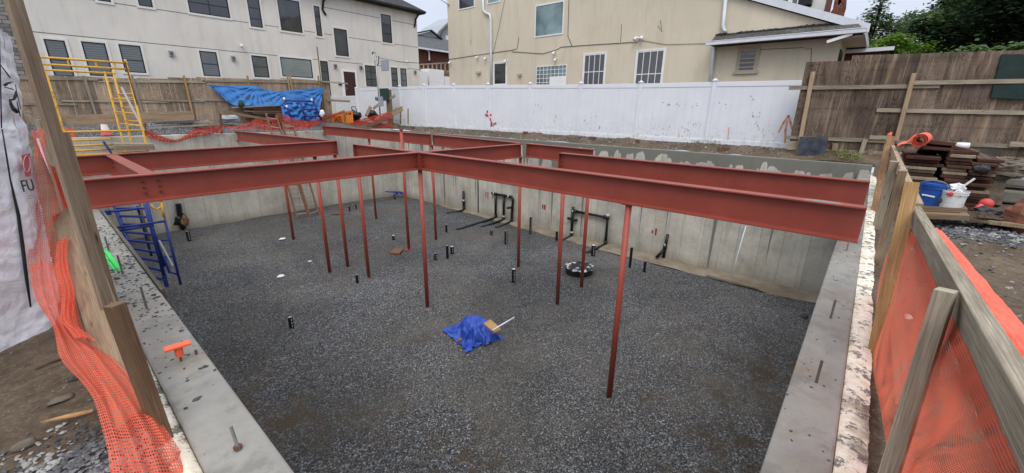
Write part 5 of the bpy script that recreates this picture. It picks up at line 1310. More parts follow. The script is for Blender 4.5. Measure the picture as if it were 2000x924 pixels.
# sloping main roof with white rake board
def rk(y): return 4.06+(y-.9)*.395
mb = MB(); mb.prism([(XB-.12, .9, rk(.9)), (XB-.12, 15.3, rk(15.3)), (XB-.12, 15.3, rk(15.3)+.22), (XB-.12, .9, rk(.9)+.22)], V((9.4, 0, 0))); rf = mb.build('roof', M['roof_grey'], be)
mb = MB(); mb.prism([(XB-.16, .8, rk(.8)-.02), (XB-.16, 15.3, rk(15.3)-.02), (XB-.16, 15.3, rk(15.3)+.24), (XB-.16, .8, rk(.8)+.24)], V((.035, 0, 0))); mb.build('rake_board', M['alu'], rf)
# pent roof: eave 18.3, from the downspout to the right end
ya = on(1386, 80, 0, 18.3).y; yb = on(1688, 60, 0, 18.3).y
za = on(1386, 84, 0, 18.3).z; zb = on(1688, 64, 0, 18.3).z; ze = (za+zb)/2
zt0 = on(1386, 66, 0, XB).z
mb = MB(); mb.add([(18.3, ya, za), (18.3, yb, za), (XB, yb+.3, za+.36), (XB, ya, za+.36), (18.3, ya, za-.08), (18.3, yb, za-.08), (XB, yb+.3, za-.08), (XB, ya, za-.08)],
    [(0, 1, 2, 3), (7, 6, 5, 4), (4, 5, 1, 0), (5, 6, 2, 1), (6, 7, 3, 2), (7, 4, 0, 3)], [[(0, 0), (5, 0), (5, 1), (0, 1)], [(0, 0)]*4, [(0, 0)]*4, [(0, 0)]*4, [(0, 0)]*4, [(0, 0)]*4])
pr = mb.build('lower_roof', M['roof_old'], be)
mb = MB(); rr = random.Random(2)
for k in range(22):
    y = lerp(ya, yb+.5, k/22); mb.bar((XB-.03, y, za+.36), (XB-.03, y-.2, za+.365+rr.uniform(-.02, .04)), .1, .05)
mb.build('flashing', M['roof'], pr)
mb = MB(); mb.bar((18.24, ya+.1, za-.03), (18.24, yb-.05, za-.03), .12, .13); mb.bar((18.19, ya+.1, za+.04), (18.19, yb-.05, za+.04), .05, .025); mb.build('gutter', M['alu'], pr, bevel=.01)
mb = MB(); mb.box((18.3, yb-.04, za-.14), (XB+7, yb, za+.08)); mb.build('fascia', M['alu'], pr)
mb = MB(); mb.box((XB+.02, yb+.01, za-.10), (XB+7, 1.5, za-.05)); mb.build('soffit', M['trim_l'], pr)
# porch recess in the end wall
mb = MB(); mb.box((XB+.4, 1.46, 0), (XB+1.5, 1.495, 3.6)); mb.build('doorway', M['black'], be)
mb = MB(); a = on(1615, 82, 0, 18.25); b = on(1665, 66, 0, 18.25); mb.bar(a, b, .05, .09); mb.build('loose_trim', M['white'], be)
def spout(pts, r=.055):
    mb = MB(); mb.tube(pts, r, 8); mb.build('downspout', M['alu'], be, smooth=True)
def wq(px, py, d=.09): v = on(px, py, 0, XB-d); return v
spout([wq(943, -8), wq(944, 20), wq(948, 25), wq(957, 29), wq(958.5, 38), wq(959, 100), wq(959, 170)], .07)
spout([wq(1418, -6), wq(1412, 50), wq(1414, 59), wq(1419, 62)], .07)
spout([wq(1394, 84), wq(1395, 95), wq(1393, 110), wq(1387, 165)], .065)
spout([wq(858, -4), wq(876, 8)], .06)
window(be, 0, XB, (1046, 11), (1100, 67), 'glass_teal', frame='white', trim=0, fr=.06)
window(be, 0, XB, (895, -30), (927.5, 14), 'glass', frame='white', trim=0, fr=.06)
window(be, 0, XB, (952, -30), (977, 4), 'glass_teal', frame='white', trim=0)
window(be, 0, XB, (965, 123.5), (989, 165), 'glass', frame='white', trim=.04, trimmat='white')
window(be, 0, XB, (1142, 107), (1179, 170), 'shutter', (.25, .5, .75), (.47,), frame='white', trim=.05, trimmat='white', fr=.05)
window(be, 0, XB, (1245.5, 101), (1291, 168), 'shutter', (.25, .5, .75), (.35,), frame='white', trim=.05, trimmat='white', fr=.05)
wv = window(be, 0, XB, (1446, 98), (1474, 139), 'glass', (), (.2, .4, .6, .8), frame='trim_b' if 'trim_b' in M else M.setdefault('trim_b', simple('weathered_tan_trim', (.42, .36, .28), (.5, .43, .33), 5, .8)) and 'trim_b', trim=.07, trimmat='trim_b', fr=.06, sill=True)
window(be, 0, XB, (1048, 130), (1105.5, 168), 'glass_teal', (.125, .25, .375, .5, .625, .75, .875), (.2, .4, .6, .8), frame='white', trim=0, fr=.035)
a = wq(1074, 150, .02); b = wq(1105.5, 170, .02); mb = MB(); mb.box((XB-.05, b.y, b.z), (XB-.032, a.y, a.z)); mb.build('white_cover_panel', M['white'], be)
def cable(pts, r=.012, d=.02):
    mb = MB(); mb.tube([on(px, py, 0, XB-d) for px, py in pts], r, 5); mb.build('cable', M['cable'], be, smooth=True)
cable([(877, 116), (930, 108), (1000, 98), (1010, 95), (1013, 73)]); cable([(1000, 101), (1060, 105), (1088, 97), (1095, 92), (1150, 88), (1245, 82)]); cable([(986, -2), (973, 60), (963, 105)], .008)
cable([(1248, 78), (1300, 87), (1385, 85)], .008); cable([(1111, -2), (1109, 70), (1117, 90)], .012)
for px, py in ((881, 121), (934, 111), (950, 113), (989, 118), (1084, 102), (1087, 115)):
    camera_(be, 0, XB, px, py, .085)
q = wq(1250, 80, 0); mb = MB()
for s_ in (-.13, .13): mb.tube([q+V((-.03, 0, .1)), q+V((-.16, s_, .12)), q+V((-.25, s_*1.3, .02))], [.04, .06, .09], 8)
mb.build('floodlight', M['white'], be, smooth=True)
for px, py, s_ in ((936, 142, .16), (1016, 146, .11)):
    q = wq(px, py, 0); mb = MB(); mb.box((XB-.16, q.y-s_, q.z-.07), (XB, q.y+s_, q.z+.07)); mb.build('vent_hood', M['trim_b'], be, bevel=.02)
for pts in (((1285, 50), (1293, 62), (1290, 40)), ((1214, 48), (1212, 82)), ((919, 77), (920, 87)), ((1480, 97), (1570, 93)), ((1572, 96), (1585, 95), (1582, 155))):
    cable(pts, .010, .004)

# ------------------------------------------------------------------ houses in the gap
bh = thing('brick_house', 'dark brick house with grey roofs far behind, seen in the gap between the two buildings', 'house', (38, 44, .4))
def gp(px, py, y): return on(px, py, 1, y)
Y2 = 46.0
a = gp(817, 95, Y2); b = gp(880, 165, Y2)
mb = MB(); mb.box((a.x-3, Y2, 0), (b.x+3, Y2+6, a.z)); mb.uv = [[(mb.v[i].x+mb.v[i].y, mb.v[i].z) for i in f] for f in mb.f]; mb.build('wall', M['brick_dk'], bh)
c = gp(850, 77, Y2); mb = MB(); mb.prism([(a.x-3.5, Y2-.6, a.z), (a.x-3.5, Y2+3, c.z+.8), (a.x-3.5, Y2+6, a.z)], V((b.x-a.x+7, 0, 0)))
mb.uv = [[(mb.v[i].x, mb.v[i].y+mb.v[i].z) for i in f] for f in mb.f]; rf = mb.build('roof', M['roof_grey'], bh)
mb = MB(); mb.bar((a.x-3.5, Y2-.65, a.z), (b.x+3.5, Y2-.65, a.z), .14, .2); mb.build('gutter', M['alu'], rf)
g0 = gp(812, 68, Y2+3); g1 = gp(839, 62, Y2+3); g2 = gp(856, 76, Y2+3)
mb = MB(); mb.prism([g0, g1, g2, V((g2.x, Y2+3, a.z)), V((g0.x, Y2+3, a.z))], V((0, 5, 0))); gb = mb.build('gable', M['grey_box'], bh)
mb = MB(); mb.bar(g0+V((-.3, -.2, .1)), g1+V((0, -.2, .15)), .5, .18); mb.bar(g1+V((0, -.2, .15)), g2+V((.4, -.2, 0)), .5, .18); mb.build('gable_trim', M['roof'], gb)
mb = MB(); q = gp(838, 100, Y2); mb.tube([gp(831, 95, Y2-.2), gp(836, 99, Y2-.2), gp(838, 103, Y2-.2), gp(838.5, 118, Y2-.2)], .1, 6); mb.build('downspout', M['white'], bh)
b2 = thing('gambrel_house', 'grey shingled gambrel roof house showing just left of the tan house', 'house', (44, 52, .4))
Y3 = 50.
pts = [gp(853, 78, Y3), gp(859, 64, Y3), gp(877, 46, Y3), gp(905, 30, Y3), gp(935, 78, Y3)]
mb = MB(); mb.prism(pts, V((0, 6, 0))); mb.uv = [[(mb.v[i].x, mb.v[i].z) for i in f] for f in mb.f]; mb.build('gable_wall', M['grey_box'], b2)
mb = MB()
for p, q in zip(pts[:3], pts[1:4]): mb.bar(p+V((0, -.2, .1)), q+V((0, -.2, .1)), .6, .3)
mb.build('roof_edge', M['roof_grey'], b2)
w0 = gp(870, 69, Y3); w1 = gp(878, 82, Y3); mb = MB(); mb.box((w0.x, Y3-.05, w1.z), (w1.x, Y3-.01, w0.z)); mb.build('window', M['white'], b2)
mb = MB(); mb.box((pts[0].x, Y3, 0), (pts[4].x, Y3+6, pts[0].z)); mb.build('wall', M['brick_dk'], b2)
dk = thing('wood_deck', 'weathered wooden deck railing above a white sided shed in the gap', 'deck', (33, 38, .4))
Y4 = 38.
mb = MB()
a = gp(818, 126, Y4); b = gp(885, 122, Y4)
mb.bar(a, b, .1, .12); mb.bar(a-V((0, 0, .9)), b-V((0, 0, .9)), .1, .2)
for k in range(9): p = a.lerp(b, k/8); mb.bar(p, p-V((0, 0, .95)), .12, .1, (0, 1, 0))
mb.build('railing', M['lum_grey'], dk)
mb = MB(); mb.box((a.x-1, Y4+.2, a.z-.95), (b.x+1, Y4+3, a.z-.8)); mb.build('deck_boards', M['lum_old'], dk)
mb = MB(); mb.box((a.x-1, Y4+2.6, a.z-.9), (b.x+2, Y4+2.9, a.z)); mb.build('back_wall', M['lum_brown'], dk)
sh = thing('white_shed', 'white clapboard shed in the gap between the two buildings', 'shed', (31, 36.5, .4))
for (x0, y0, x1, nm) in ((819, 139, 836, 'narrow_side'), (838, 134, 868, 'siding_wall'), (868, 149, 880, 'low_side')):
    a = gp(x0, y0, 36.5); b = gp(x1, 172, 36.5); mb = MB(); mb.box((a.x, 36.5, 0), (b.x, 38, a.z))
    o = mb.build(nm, M['white'], sh); n = int((a.z-.6)/.2)
    mb = MB()
    for k in range(n): mb.box((a.x, 36.492, a.z-.2*k-.02), (b.x, 36.497, a.z-.2*k)); 
    mb.build('clapboard_line', M['vinyl_line'], o)

# chimneys and the house behind the tan house
rear = thing('rear_house', 'white and brick upper storey behind the tan house roof', 'house', (27, 4, 0))
X3 = 26.0
def rq(px, py, x=X3): return on(px, py, 0, x)
a = rq(1482, -25); b = rq(1562, 60); mb = MB(); mb.box((X3, b.y, 4), (X3+4, a.y, a.z)); mb.build('wall', M['white'], rear)
for (x0, x1) in ((1527, 1540), (1548, 1556)):
    window(rear, 0, X3, (x0, -20), (x1, 20), 'shutter', frame='white', trim=.1, trimmat='white', zb=5.0)
a = rq(1578, -25); b = rq(1598, 60); mb = MB(); mb.box((X3-.3, b.y, 4), (X3+3, a.y, a.z)); mb.uv = [[(mb.v[i].x+mb.v[i].y, mb.v[i].z) for i in f] for f in mb.f]; mb.build('brick_pier', M['brick'], rear)
a = rq(1594, -25); b = rq(1603, 60); mb = MB(); mb.box((X3-.4, b.y, 4), (X3-.31, a.y, a.z)); mb.build('corner_board', M['trim_l'], rear)
a = rq(1565, 3); b = rq(1588, 14); mb = MB(); mb.box((X3-.8, b.y, b.z), (X3, a.y, a.z)); mb.build('porch_hood', M['black'], rear)
ch = thing('brick_chimney', 'tapering red brick chimney with an arched opening near the top', 'chimney', (25, 3, 0))
X4 = 25.
prof = [(1622, 48), (1622, 22), (1626, 20), (1630, -14), (1634, -14)]
L_ = [rq(1620, 75, X4), rq(1622, 24, X4), rq(1626.5, 18, X4), rq(1630, -2, X4), rq(1631, -20, X4)]
R_ = [rq(1651, -20, X4), rq(1650, -2, X4), rq(1646, 18, X4), rq(1645, 30, X4), rq(1640, 75, X4)]
P = L_+R_
for v in P: v.x = X4
arch = [rq(1636, 9, X4), rq(1637, 0, X4), rq(1640, -4, X4), rq(1643, 0, X4), rq(1642, 9, X4)]
mb = MB()
lo = [L_[0], L_[1], L_[2], V((X4, lerp(L_[2].y, L_[3].y, .5), arch[0].z)), V((X4, R_[2].y-.02, arch[0].z)), R_[2], R_[3], R_[4]]
mb.prism(lo, V((1.2, 0, 0)))
mb.prism([lo[3], L_[3], V((X4, arch[1].y, L_[3].z)), V((X4, arch[0].y, arch[0].z))], V((1.2, 0, 0)))
mb.prism([V((X4, arch[4].y, arch[4].z)), V((X4, arch[3].y, L_[3].z)), V((X4, R_[1].y, L_[3].z)), lo[4]], V((1.2, 0, 0)))
mb.prism([L_[3], L_[4], R_[0], V((X4, R_[1].y, L_[3].z))], V((1.2, 0, 0)))
mb.uv = [[(mb.v[i].x+mb.v[i].y, mb.v[i].z) for i in f] for f in mb.f]
mb.build('brick_stack', M['brick'], ch)
low = thing('low_garage', 'low dark roof with a white gutter just above the plywood fence', 'garage', (24, -1, 0))
a = on(1690, 97, 0, 22); b = on(1742, 112, 0, 22)
mb = MB(); mb.prism([(22, a.y+1.2, a.z), (22, b.y, a.z), (24, b.y, a.z+.28), (24, a.y+1.2, a.z+.28)], V((0, 0, .06))); mb.build('roof', M['roof_old'], low)
mb = MB(); mb.bar((21.95, a.y+1.2, a.z-.05), (21.95, b.y, a.z-.02), .12, .13); mb.build('gutter', M['alu'], low)
mb = MB(); mb.box((22.1, b.y+.1, 0), (24.5, a.y+1.2, a.z-.05)); mb.build('wall', M['brick_dk'], low)

# ------------------------------------------------------------------ utility post and things by the left end of the white fence
UX = 14.7
q = on(742, 235, 0, UX); UY = q.y
up = thing('meter_post', 'weathered timber post with a green and a grey electric box and a tall metal mast', 'utility post', (UX, UY, .3))
z0 = .2
def uq(px, py): v = on(px, py, 0, UX); return v
mb = MB(); a = uq(756, 175); b = uq(756, 240); mb.bar((UX+.08, a.y, z0), (UX+.08, a.y, a.z), .5, .09, (1, 0, 0)); mb.build('timber_back', M['lum_old'], up)
a = uq(744, 173); b = uq(760, 197); mb = MB(); mb.box((UX-.12, b.y, b.z), (UX+.02, a.y, a.z)); mb.build('green_box', M['green_box'], up, bevel=.01)
a = uq(744, 189); b = uq(753.5, 208); mb = MB(); mb.box((UX-.22, b.y, b.z), (UX-.13, a.y, a.z)); mb.build('grey_box', M['grey_box'], up, bevel=.01)
a = uq(738, 193); mb = MB(); mb.tube([a, a+V((-.14, 0, 0))], .12, 14); mb.build('meter_dial', M['glass_teal'], up)
mb = MB(); a = uq(740, 103); b = uq(742, 200); mb.tube([(UX-.05, b.y, z0), (UX-.05, b.y, a.z)], .045, 8); mb.tube([(UX-.05, b.y, a.z), (UX-.1, b.y+.12, a.z+.1), (UX-.1, b.y+.25, a.z-.05)], .05, 8); mb.build('mast', M['steel'], up, smooth=True)
mb = MB(); a = uq(735, 110); mb.tube([a, a+V((0, .2, -.3)), a+V((0, .15, -.6)), a+V((0, -.2, -.4)), a+V((0, -.25, 0))], .03, 6); mb.build('wire_loop', M['cable'], up, smooth=True)
mb = MB(); a = uq(746, 118); b = uq(760, 138); mb.box((UX-.1, b.y, b.z), (UX+.02, a.y, a.z)); mb.build('upper_box', M['grey_box'], up, bevel=.01)
mb = MB(); mb.tube([uq(741, 113), uq(780, 121), on(830, 124, 0, 19), on(877, 116, 0, 18.97)], .018, 5); mb.build('service_wire', M['cable'], up, smooth=True)
def plank(pa, pb, xa, xb, w_, h, mat, label, name='plank', cat='plank', up_=(0, 0, 1)):
    a = on(pa[0], pa[1], 0, xa); b = on(pb[0], pb[1], 0, xb); mb = MB(); mb.bar(a, b, w_, h, up_); return tag(mb.build(name, M[mat], bevel=.004), label, cat)
plank((762, 193), (772, 186), 14.5, 14.4, .06, .14, 'lum_grey', 'short grey board end sticking out right of the meter post')
plank((729, 212), (745, 200), 14.5, 14.6, .06, .14, 'lum_grey', 'grey board leaning against the left of the meter post')
plank((716, 225), (724, 208), 14.0, 14.1, .22, .05, 'lum_tan', 'short pale board standing on end left of the meter post', up_=(1, .3, 0))
plank((735, 237), (786, 212), 13.9, 14.1, .06, .26, 'lum_tan', 'long pale plank slanting up behind the rear beam, its end torn')
plank((718, 247), (764, 228), 13.7, 13.9, .06, .22, 'lum_grey', 'lower grey plank slanting below the torn pale plank')
plank((742, 235), (776, 212), 14.3, 14.3, .05, .1, 'lum_old', 'narrow brown board behind the torn pale plank')
stake(on(782, 242, 0, 14.5), on(783, 208, 0, 14.5), .06, .06, 'lum_old', 'brown stake beside the torn end of the slanting plank')
stake(on(797, 243, 0, 14.6), on(797, 212, 0, 14.6), .06, .06, 'lum_grey', 'grey stake at the left end of the earth bank')
v = on(779, 236, 0, 14.3); weed((14.3, v.y, .3), .35, 160, 'dark green bush beside the end of the slanting plank', 'leaf_mid', .5)
def bag(px, py, x, r, label, sq=(1, 1.2, .8), seed=1):
    c = on(px, py, 0, x); mb = MB(); mb.lump(c, r, sq, .5, 12, seed=seed); tag(mb.build('black_bag', M['black_bag'], smooth=True), label, 'bag')
bag(693, 227, 14.3, .38, 'black plastic bag right of the orange board', seed=2); bag(725, 224, 14.4, .34, 'black plastic bag heap left of the meter post', seed=5)
a = on(688, 219, 0, 14.6); mb = MB(); mb.tube([on(692, 222, 0, 14.6), on(686, 210, 0, 14.6), on(688, 208.5, 0, 14.6), on(694, 208.5, 0, 14.6), on(697, 219, 0, 14.6)], .03, 6)
tag(mb.build('loop_handle', M['blue'], smooth=True), 'dark loop handle of a tool standing behind the black bag', 'handle')
# orange board with stencilled letters
a = on(650, 221, 0, 13.6); b = on(690, 246, 0, 13.6)
ob = thing('orange_board', 'orange painted board stencilled with dark letters behind the orange netting', 'board', (13.6, (a.y+b.y)/2, .3))
mb = MB(); q = [on(648, 224, 0, 13.6), on(673, 217.5, 0, 13.6), on(687, 216, 0, 13.6), on(690, 247, 0, 13.6), on(648, 247, 0, 13.6)]
mb.prism(q, V((.05, 0, 0))); mb.build('board_face', M['orange_board'], ob)
lc = on(659.5, 238.5, 0, 13.55); lc.x = 13.585
dk_ = simple('dark_stencil_paint', (.10, .035, .02), (.16, .06, .03), 9, .8)
letter('stencil_lettering', 'SAKEL', .56, lc, (0, -1, 0), (0, 0, 1), dk_, ob, .004, .72)
for px in (676.5, 681.5, 684.5):
    q = on(px, 222, 0, 13.6); mb = MB(); mb.box((13.585, q.y-.10, q.z-.05), (13.595, q.y+.06, q.z+.06)); mb.build('small_mark', dk_, ob)
mb = MB(); a = on(671, 215, 0, 13.55); mb.bar((13.57, a.y, .1), (13.57, a.y, a.z), .1, .05, (1, 0, 0)); mb.build('post', M['lum_old'], ob)

# ------------------------------------------------------------------ orange netting along the far edge
def ribbon(top, bot, label, mat='net_far', n=80, m_=8, su=6, sv=1, wob=.05):
    """top/bot: lists of (px, py, plane axis, value)"""
    T = [on(*q) for q in top]; B = [on(*q) for q in bot]
    def fn(u, v):
        a = spline(T, u); b = spline(B, u); q = a.lerp(b, v)
        w_ = wob*math.sin(math.pi*(.15+.7*v)); return q+V((nz(u*14, v*2.5, 1), nz(u*14, v*2.5, 6), nz(u*11, v*3, 9)*.6))*w_
    mb = MB(); L_ = sum((T[i+1]-T[i]).length for i in range(len(T)-1)); H_ = sum((T[i]-B[i]).length for i in range(len(T)))/len(T)
    mb.grid(fn, n, m_, L_, H_)
    return tag(mb.build('orange_netting', M[mat], smooth=True), label, 'netting')
Yn = 21.35
ribbon([(284, 252, 1, Yn), (300, 258, 1, Yn), (328, 270, 1, Yn), (350, 271, 1, Yn), (378, 252, 1, Yn), (405, 248, 1, Yn), (434, 247, 1, Yn)],
       [(284, 266, 1, Yn-.02), (300, 271, 1, Yn-.02), (328, 278, 1, Yn-.02), (350, 277, 1, Yn-.02), (378, 268, 1, Yn-.02), (405, 263, 1, Yn-.02), (434, 259, 1, Yn-.02)], 'orange netting sagging between two stakes on the far left wall', wob=.08)
ribbon([(432, 243, 1, 21.5), (462, 246, 1, 21.5), (500, 233, 1, 21.5), (520, 236, 1, 21.5), (545, 225, 1, 21.5)],
       [(432, 248, 1, 21.4), (462, 252, 1, 21.4), (500, 252, 1, 21.4), (520, 255, 1, 21.4), (545, 255, 1, 21.4)], 'orange netting rising from the stake to the leaning ladders', wob=.1)
ribbon([(540, 220, 1, 21.6), (560, 226, 1, 21.6), (585, 235, 1, 21.6), (610, 235, 1, 21.6), (640, 226, 0, 13.0), (670, 216, 0, 13.3)],
       [(540, 252, 1, 21.5), (560, 253, 1, 21.5), (585, 252, 1, 21.5), (610, 249, 1, 21.5), (640, 233, 0, 13.0), (670, 221, 0, 13.3)], 'orange netting sagging across the blue frame up to the orange board', wob=.12)
ribbon([(668, 246, 0, 13.4), (700, 234, 0, 13.4), (730, 226, 0, 13.5), (766, 217, 0, 13.7)],
       [(668, 252, 0, 13.4), (700, 246, 0, 13.4), (730, 240, 0, 13.5), (766, 228, 0, 13.7)], 'orange netting below the slanting planks by the meter post', wob=.1)
ribbon([(720, 246, 0, 13.85), (745, 240, 0, 13.85), (766, 232, 0, 13.9)], [(720, 253, 0, 13.85), (745, 250, 0, 13.85), (766, 248, 0, 13.9)], 'small piece of orange netting low under the slanting planks', wob=.08)
for (px, y0, y1, lb_) in ((285, 240, 272, 'short dark stake at the left end of the sagging netting'), (433, 222, 262, 'rusty brown stake at the start of the far red beam'), (548, 220, 255, 'brown stake holding the netting between the two ladders')):
    stake(on(px, y1, 1, 21.5), on(px-3, y0, 1, 21.5), .1, .07, 'lum_brown', lb_)
mb = MB(); a = on(436, 218, 1, 22.2); b = on(540, 236, 1, 22.0); mb.bar(a, b, .05, .12); tag(mb.build('plank', M['lum_old']), 'brown plank sloping down from the stake towards the ladders', 'plank')
mb = MB(); a = on(130, 236, 1, 22.8); b = on(377, 226, 1, 22.8); mb.bar(a, b, .05, .38); tag(mb.build('plank', M['lum_tan'], bevel=.004), 'long wide tan plank set on edge behind the yellow scaffold', 'plank')
mb = MB(); a = on(290, 250, 1, 21.9); b = on(430, 243, 1, 21.9); mb.bar(a, b, .05, .06); tag(mb.build('plank', M['lum_grey']), 'thin grey rail behind the sagging netting', 'plank')
c = on(400, 240, 1, 23); rock((c.x, c.y, c.z-.15), .35, (1.2, .8, .6), 'dark boulder in the far yard right of the wide tan plank', 12)
c = on(447, 232, 1, 24); mb = MB(); mb.lump(c, .32, (1.4, 1, .5), .7, 12, seed=3); tag(mb.build('grey_sack', M['grey_box'], smooth=True), 'grey blue sack lying on the far gravel heap', 'sack')
c = on(365, 241, 1, 23.4); mb = MB(); mb.prism([c+V((-1.1, 0, 0)), c+V((.6, -.2, 0)), c+V((.3, .5, .25))], V((0, 0, .03))); tag(mb.build('black_sheet', M['black_bag']), 'black plastic sheet end under the wide tan plank', 'plastic sheet')
# cone and orange square by the scaffold
c = on(208, 262, 1, 22.3); cn = thing('traffic_cone', 'faded orange and white traffic cone behind the yellow scaffold', 'cone', (c.x, c.y, c.z))
mb = MB(); mb.tube([c, c+V((0, 0, .16)), ], [.15, .125], 10); mb.bar(c-V((0, 0, .03)), c, .34, .34, (1, 0, 0)); mb.build('cone_body', M['pinkp'], cn)
mb = MB(); mb.tube([c+V((0, 0, .161)), c+V((0, 0, .36))], [.125, .095], 10); mb.build('white_band', M['white'], cn)
mb = MB(); mb.tube([c+V((0, 0, .361)), c+V((0, 0, .39))], [.095, .085], 10); mb.build('cone_tip', M['pinkp'], cn)
c = on(133, 253, 1, 21.0); mb = MB(); mb.bar(c-V((.12, 0, .12)), c+V((.12, 0, -.12)), .03, .3); tag(mb.build('orange_sign', M['orange']), 'small orange square hanging on the left scaffold leg', 'sign')

# ------------------------------------------------------------------ yellow scaffold
YS = 19.3
def ys(px, py, y=YS): return on(px, py, 1, y)
sf = thing('yellow_scaffold', 'yellow tube scaffold tower rising out of the far left pit corner', 'scaffold', (1.7, 19.6, DF))
YA, YB2 = 19.0, 20.6       # two end frames
def frame(x0, x1, y, top, arch=True):
    pass
def ladder_end(pxb, pxf, nm):
    """end frame: two uprights (front at YA, rear at YB2) with rungs"""
    a0 = on(*pxf[0], 1, YA); a1 = on(*pxf[1], 1, YA); b0 = on(*pxb[0], 1, YB2); b1 = on(*pxb[1], 1, YB2)
    mb = MB(); mb.tube([V((a0.x, YA, DF)), V((a0.x, YA, a0.z))], .032, 8); mb.tube([V((b0.x, YB2, DF)), V((b0.x, YB2, b0.z))], .032, 8)
    fr_ = mb.build('upright_pair', M['yellow'], sf, smooth=True)
    for k, z in enumerate((1.75, 1.3, .85)):
        mb = MB(); mb.tube([V((a0.x, YA, z)), V((b0.x, YB2, z))], .024, 6)
        if k == 0 or k == 2: mb.tube([V((a0.x, YA, z-.13)), V((b0.x, YB2, z-.13))], .024, 6)
        mb.build('rung', M['yellow'], fr_, smooth=True)
    mb = MB(); mb.tube([V((a0.x, YA, .12)), V((a0.x, YA+.4, -.12)), V((a0.x, YB2, -.12))], .022, 6); mb.build('curved_brace', M['yellow'], fr_, smooth=True)
    return V((a0.x, YA, a0.z)), V((b0.x, YB2, b0.z))
la, lb2 = ladder_end([(89, 140), (140, 258)], [(78, 115), (125, 250)], 'l')
ra, rb = ladder_end([(220, 138), (262, 282)], [(244, 116), (285, 296)], 'r')
for (p, q) in ((la, ra), (lb2, rb)):
    for dz in ((-.03, -.22) if p is la else (-.02,)):
        mb = MB(); mb.tube([V((p.x-.1, p.y, (p.z+q.z)/2+dz)), V((q.x+.05, q.y, (p.z+q.z)/2+dz))], .032, 8); mb.build('top_rail', M['yellow'], sf, smooth=True)
mid = on(204, 140, 1, YB2); mz = on(232, 258, 1, YB2)
mb = MB(); mb.tube([V((mid.x, YB2, DF)), V((mid.x, YB2, mid.z))], .032, 8); md_ = mb.build('upright', M['yellow'], sf, smooth=True)
for z in (1.6, 1.15, .75):
    mb = MB(); mb.tube([V((mid.x, YB2, z)), V((ra.x, YA, z-.05))], .022, 6); mb.build('rung', M['yellow'], md_, smooth=True)
zt_ = (la.z+ra.z)/2
for f_ in (.3, .62, .85):
    x = lerp(la.x, ra.x, f_); mb = MB(); mb.tube([V((x, YA, zt_-.03)), V((x, YA, zt_-.22))], .024, 6); mb.build('spindle', M['yellow'], sf)
for z in (.56, .30, .13, -.02, -.16):
    mb = MB(); mb.tube([V((la.x, YA, z)), V((lerp(la.x, ra.x, 1 if z in (.56, -.16) else .55), YA, z))], .03, 8); mb.build('lower_rail', M['yellow'], sf, smooth=True)
mb = MB(); mb.tube([V((ra.x-.25, YA+.1, 1.95)), V((ra.x+.05, YA+.1, .55))], .03, 6); mb.build('white_brace', M['alu'], sf)
mb = MB(); mb.tube([V((ra.x-.02, YA-.03, 2.75)), V((ra.x+.02, YA-.03, 1.4))], .02, 6); mb.build('dark_rod', M['rust'], sf)
mb = MB(); mb.bar(V((lerp(la.x, ra.x, .55), YA-.1, .16)), V((ra.x+.12, YA-.1, .10)), .9, .05); mb.build('walk_board', M['lum_grey'], sf)
mb = MB(); mb.bar(V((lerp(la.x, ra.x, .55), YA-.57, .05)), V((ra.x+.12, YA-.57, .0)), .05, .14); mb.build('toe_board', M['lum_old'], sf)
mb = MB(); mb.bar(V((lerp(la.x, ra.x, .44), YA-.2, .25)), V((lerp(la.x, ra.x, .55), YA-.25, -.5)), .08, .05); mb.build('blue_upright', M['blue'], sf)

# ------------------------------------------------------------------ blue scaffold stair in the pit
YC = 14.2
def bs(px, py, y=YC): return on(px, py, 1, y)
st = thing('blue_scaffold_stair', 'blue tube scaffold stair with flat treads below the left girder', 'scaffold stair', (1.5, YC, DF))
p0 = bs(222, 405); p1 = bs(262, 520); q0 = bs(282, 405, YC+.1); q1 = bs(322, 560, YC+.1)
# two stringers running down and away to the viewer; treads between
zt0 = -.55
A0 = on(224, 402, 1, 15.0); A1 = on(278, 545, 1, 13.4); B0 = on(286, 402, 1, 15.0); B1 = on(326, 560, 1, 13.4)
for (a, b, nm) in ((A0, A1, 's'), (B0, B1, 's')):
    mb = MB(); mb.tube([a, b], .045, 8); mb.build('stringer', M['blue'], st, smooth=True)
for k in range(9):
    f_ = (k+.3)/9; a = A0.lerp(A1, f_); b = B0.lerp(B1, f_); mb = MB(); mb.bar(a, b, .16, .045, (0, 0, 1)); mb.build('tread', M['blue'], st)
def tubes(lst, r=.03):
    for pts in lst:
        mb = MB(); mb.tube(pts, r, 8); mb.build('frame_tube', M['blue'], st, smooth=True)
tubes([[on(216, 447, 1, 13.4), on(322, 432, 1, 13.4)], [on(224, 452, 1, 13.4), on(300, 440, 1, 13.4)],
       [on(322, 430, 1, 13.4), on(353, 556, 1, 13.4)], [on(282, 398, 1, 13.6), on(324, 552, 1, 13.6)], [on(288, 396, 1, 13.8), on(316, 520, 1, 13.8)],
       [on(268, 402, 1, 15), on(296, 500, 1, 15)], [on(312, 470, 1, 13.4), on(331, 468, 1, 13.4)], [on(322, 502, 1, 13.4), on(342, 500, 1, 13.4)],
       [on(320, 500, 1, 13.4), on(331, 532, 1, 13.4), on(345, 535, 1, 13.4)], [on(298, 440, 1, 13.6), on(306, 470, 1, 13.6), on(322, 520, 1, 13.6)], [on(200, 415, 1, 14), on(268, 408, 1, 14)]])
mb = MB(); mb.tube([on(311, 470, 1, 13.2), on(337, 519, 1, 13.2)], .022, 6); mb.build('white_brace', M['alu'], st)
mb = MB(); mb.box(on(200, 419, 1, 13.9), on(216, 411, 1, 13.7)); mb.build('lock_block', M['blue'], st)
mb = MB(); mb.tube([on(204, 289+55, 1, 13.), on(217, 341, 1, 13.)], .03, 6)
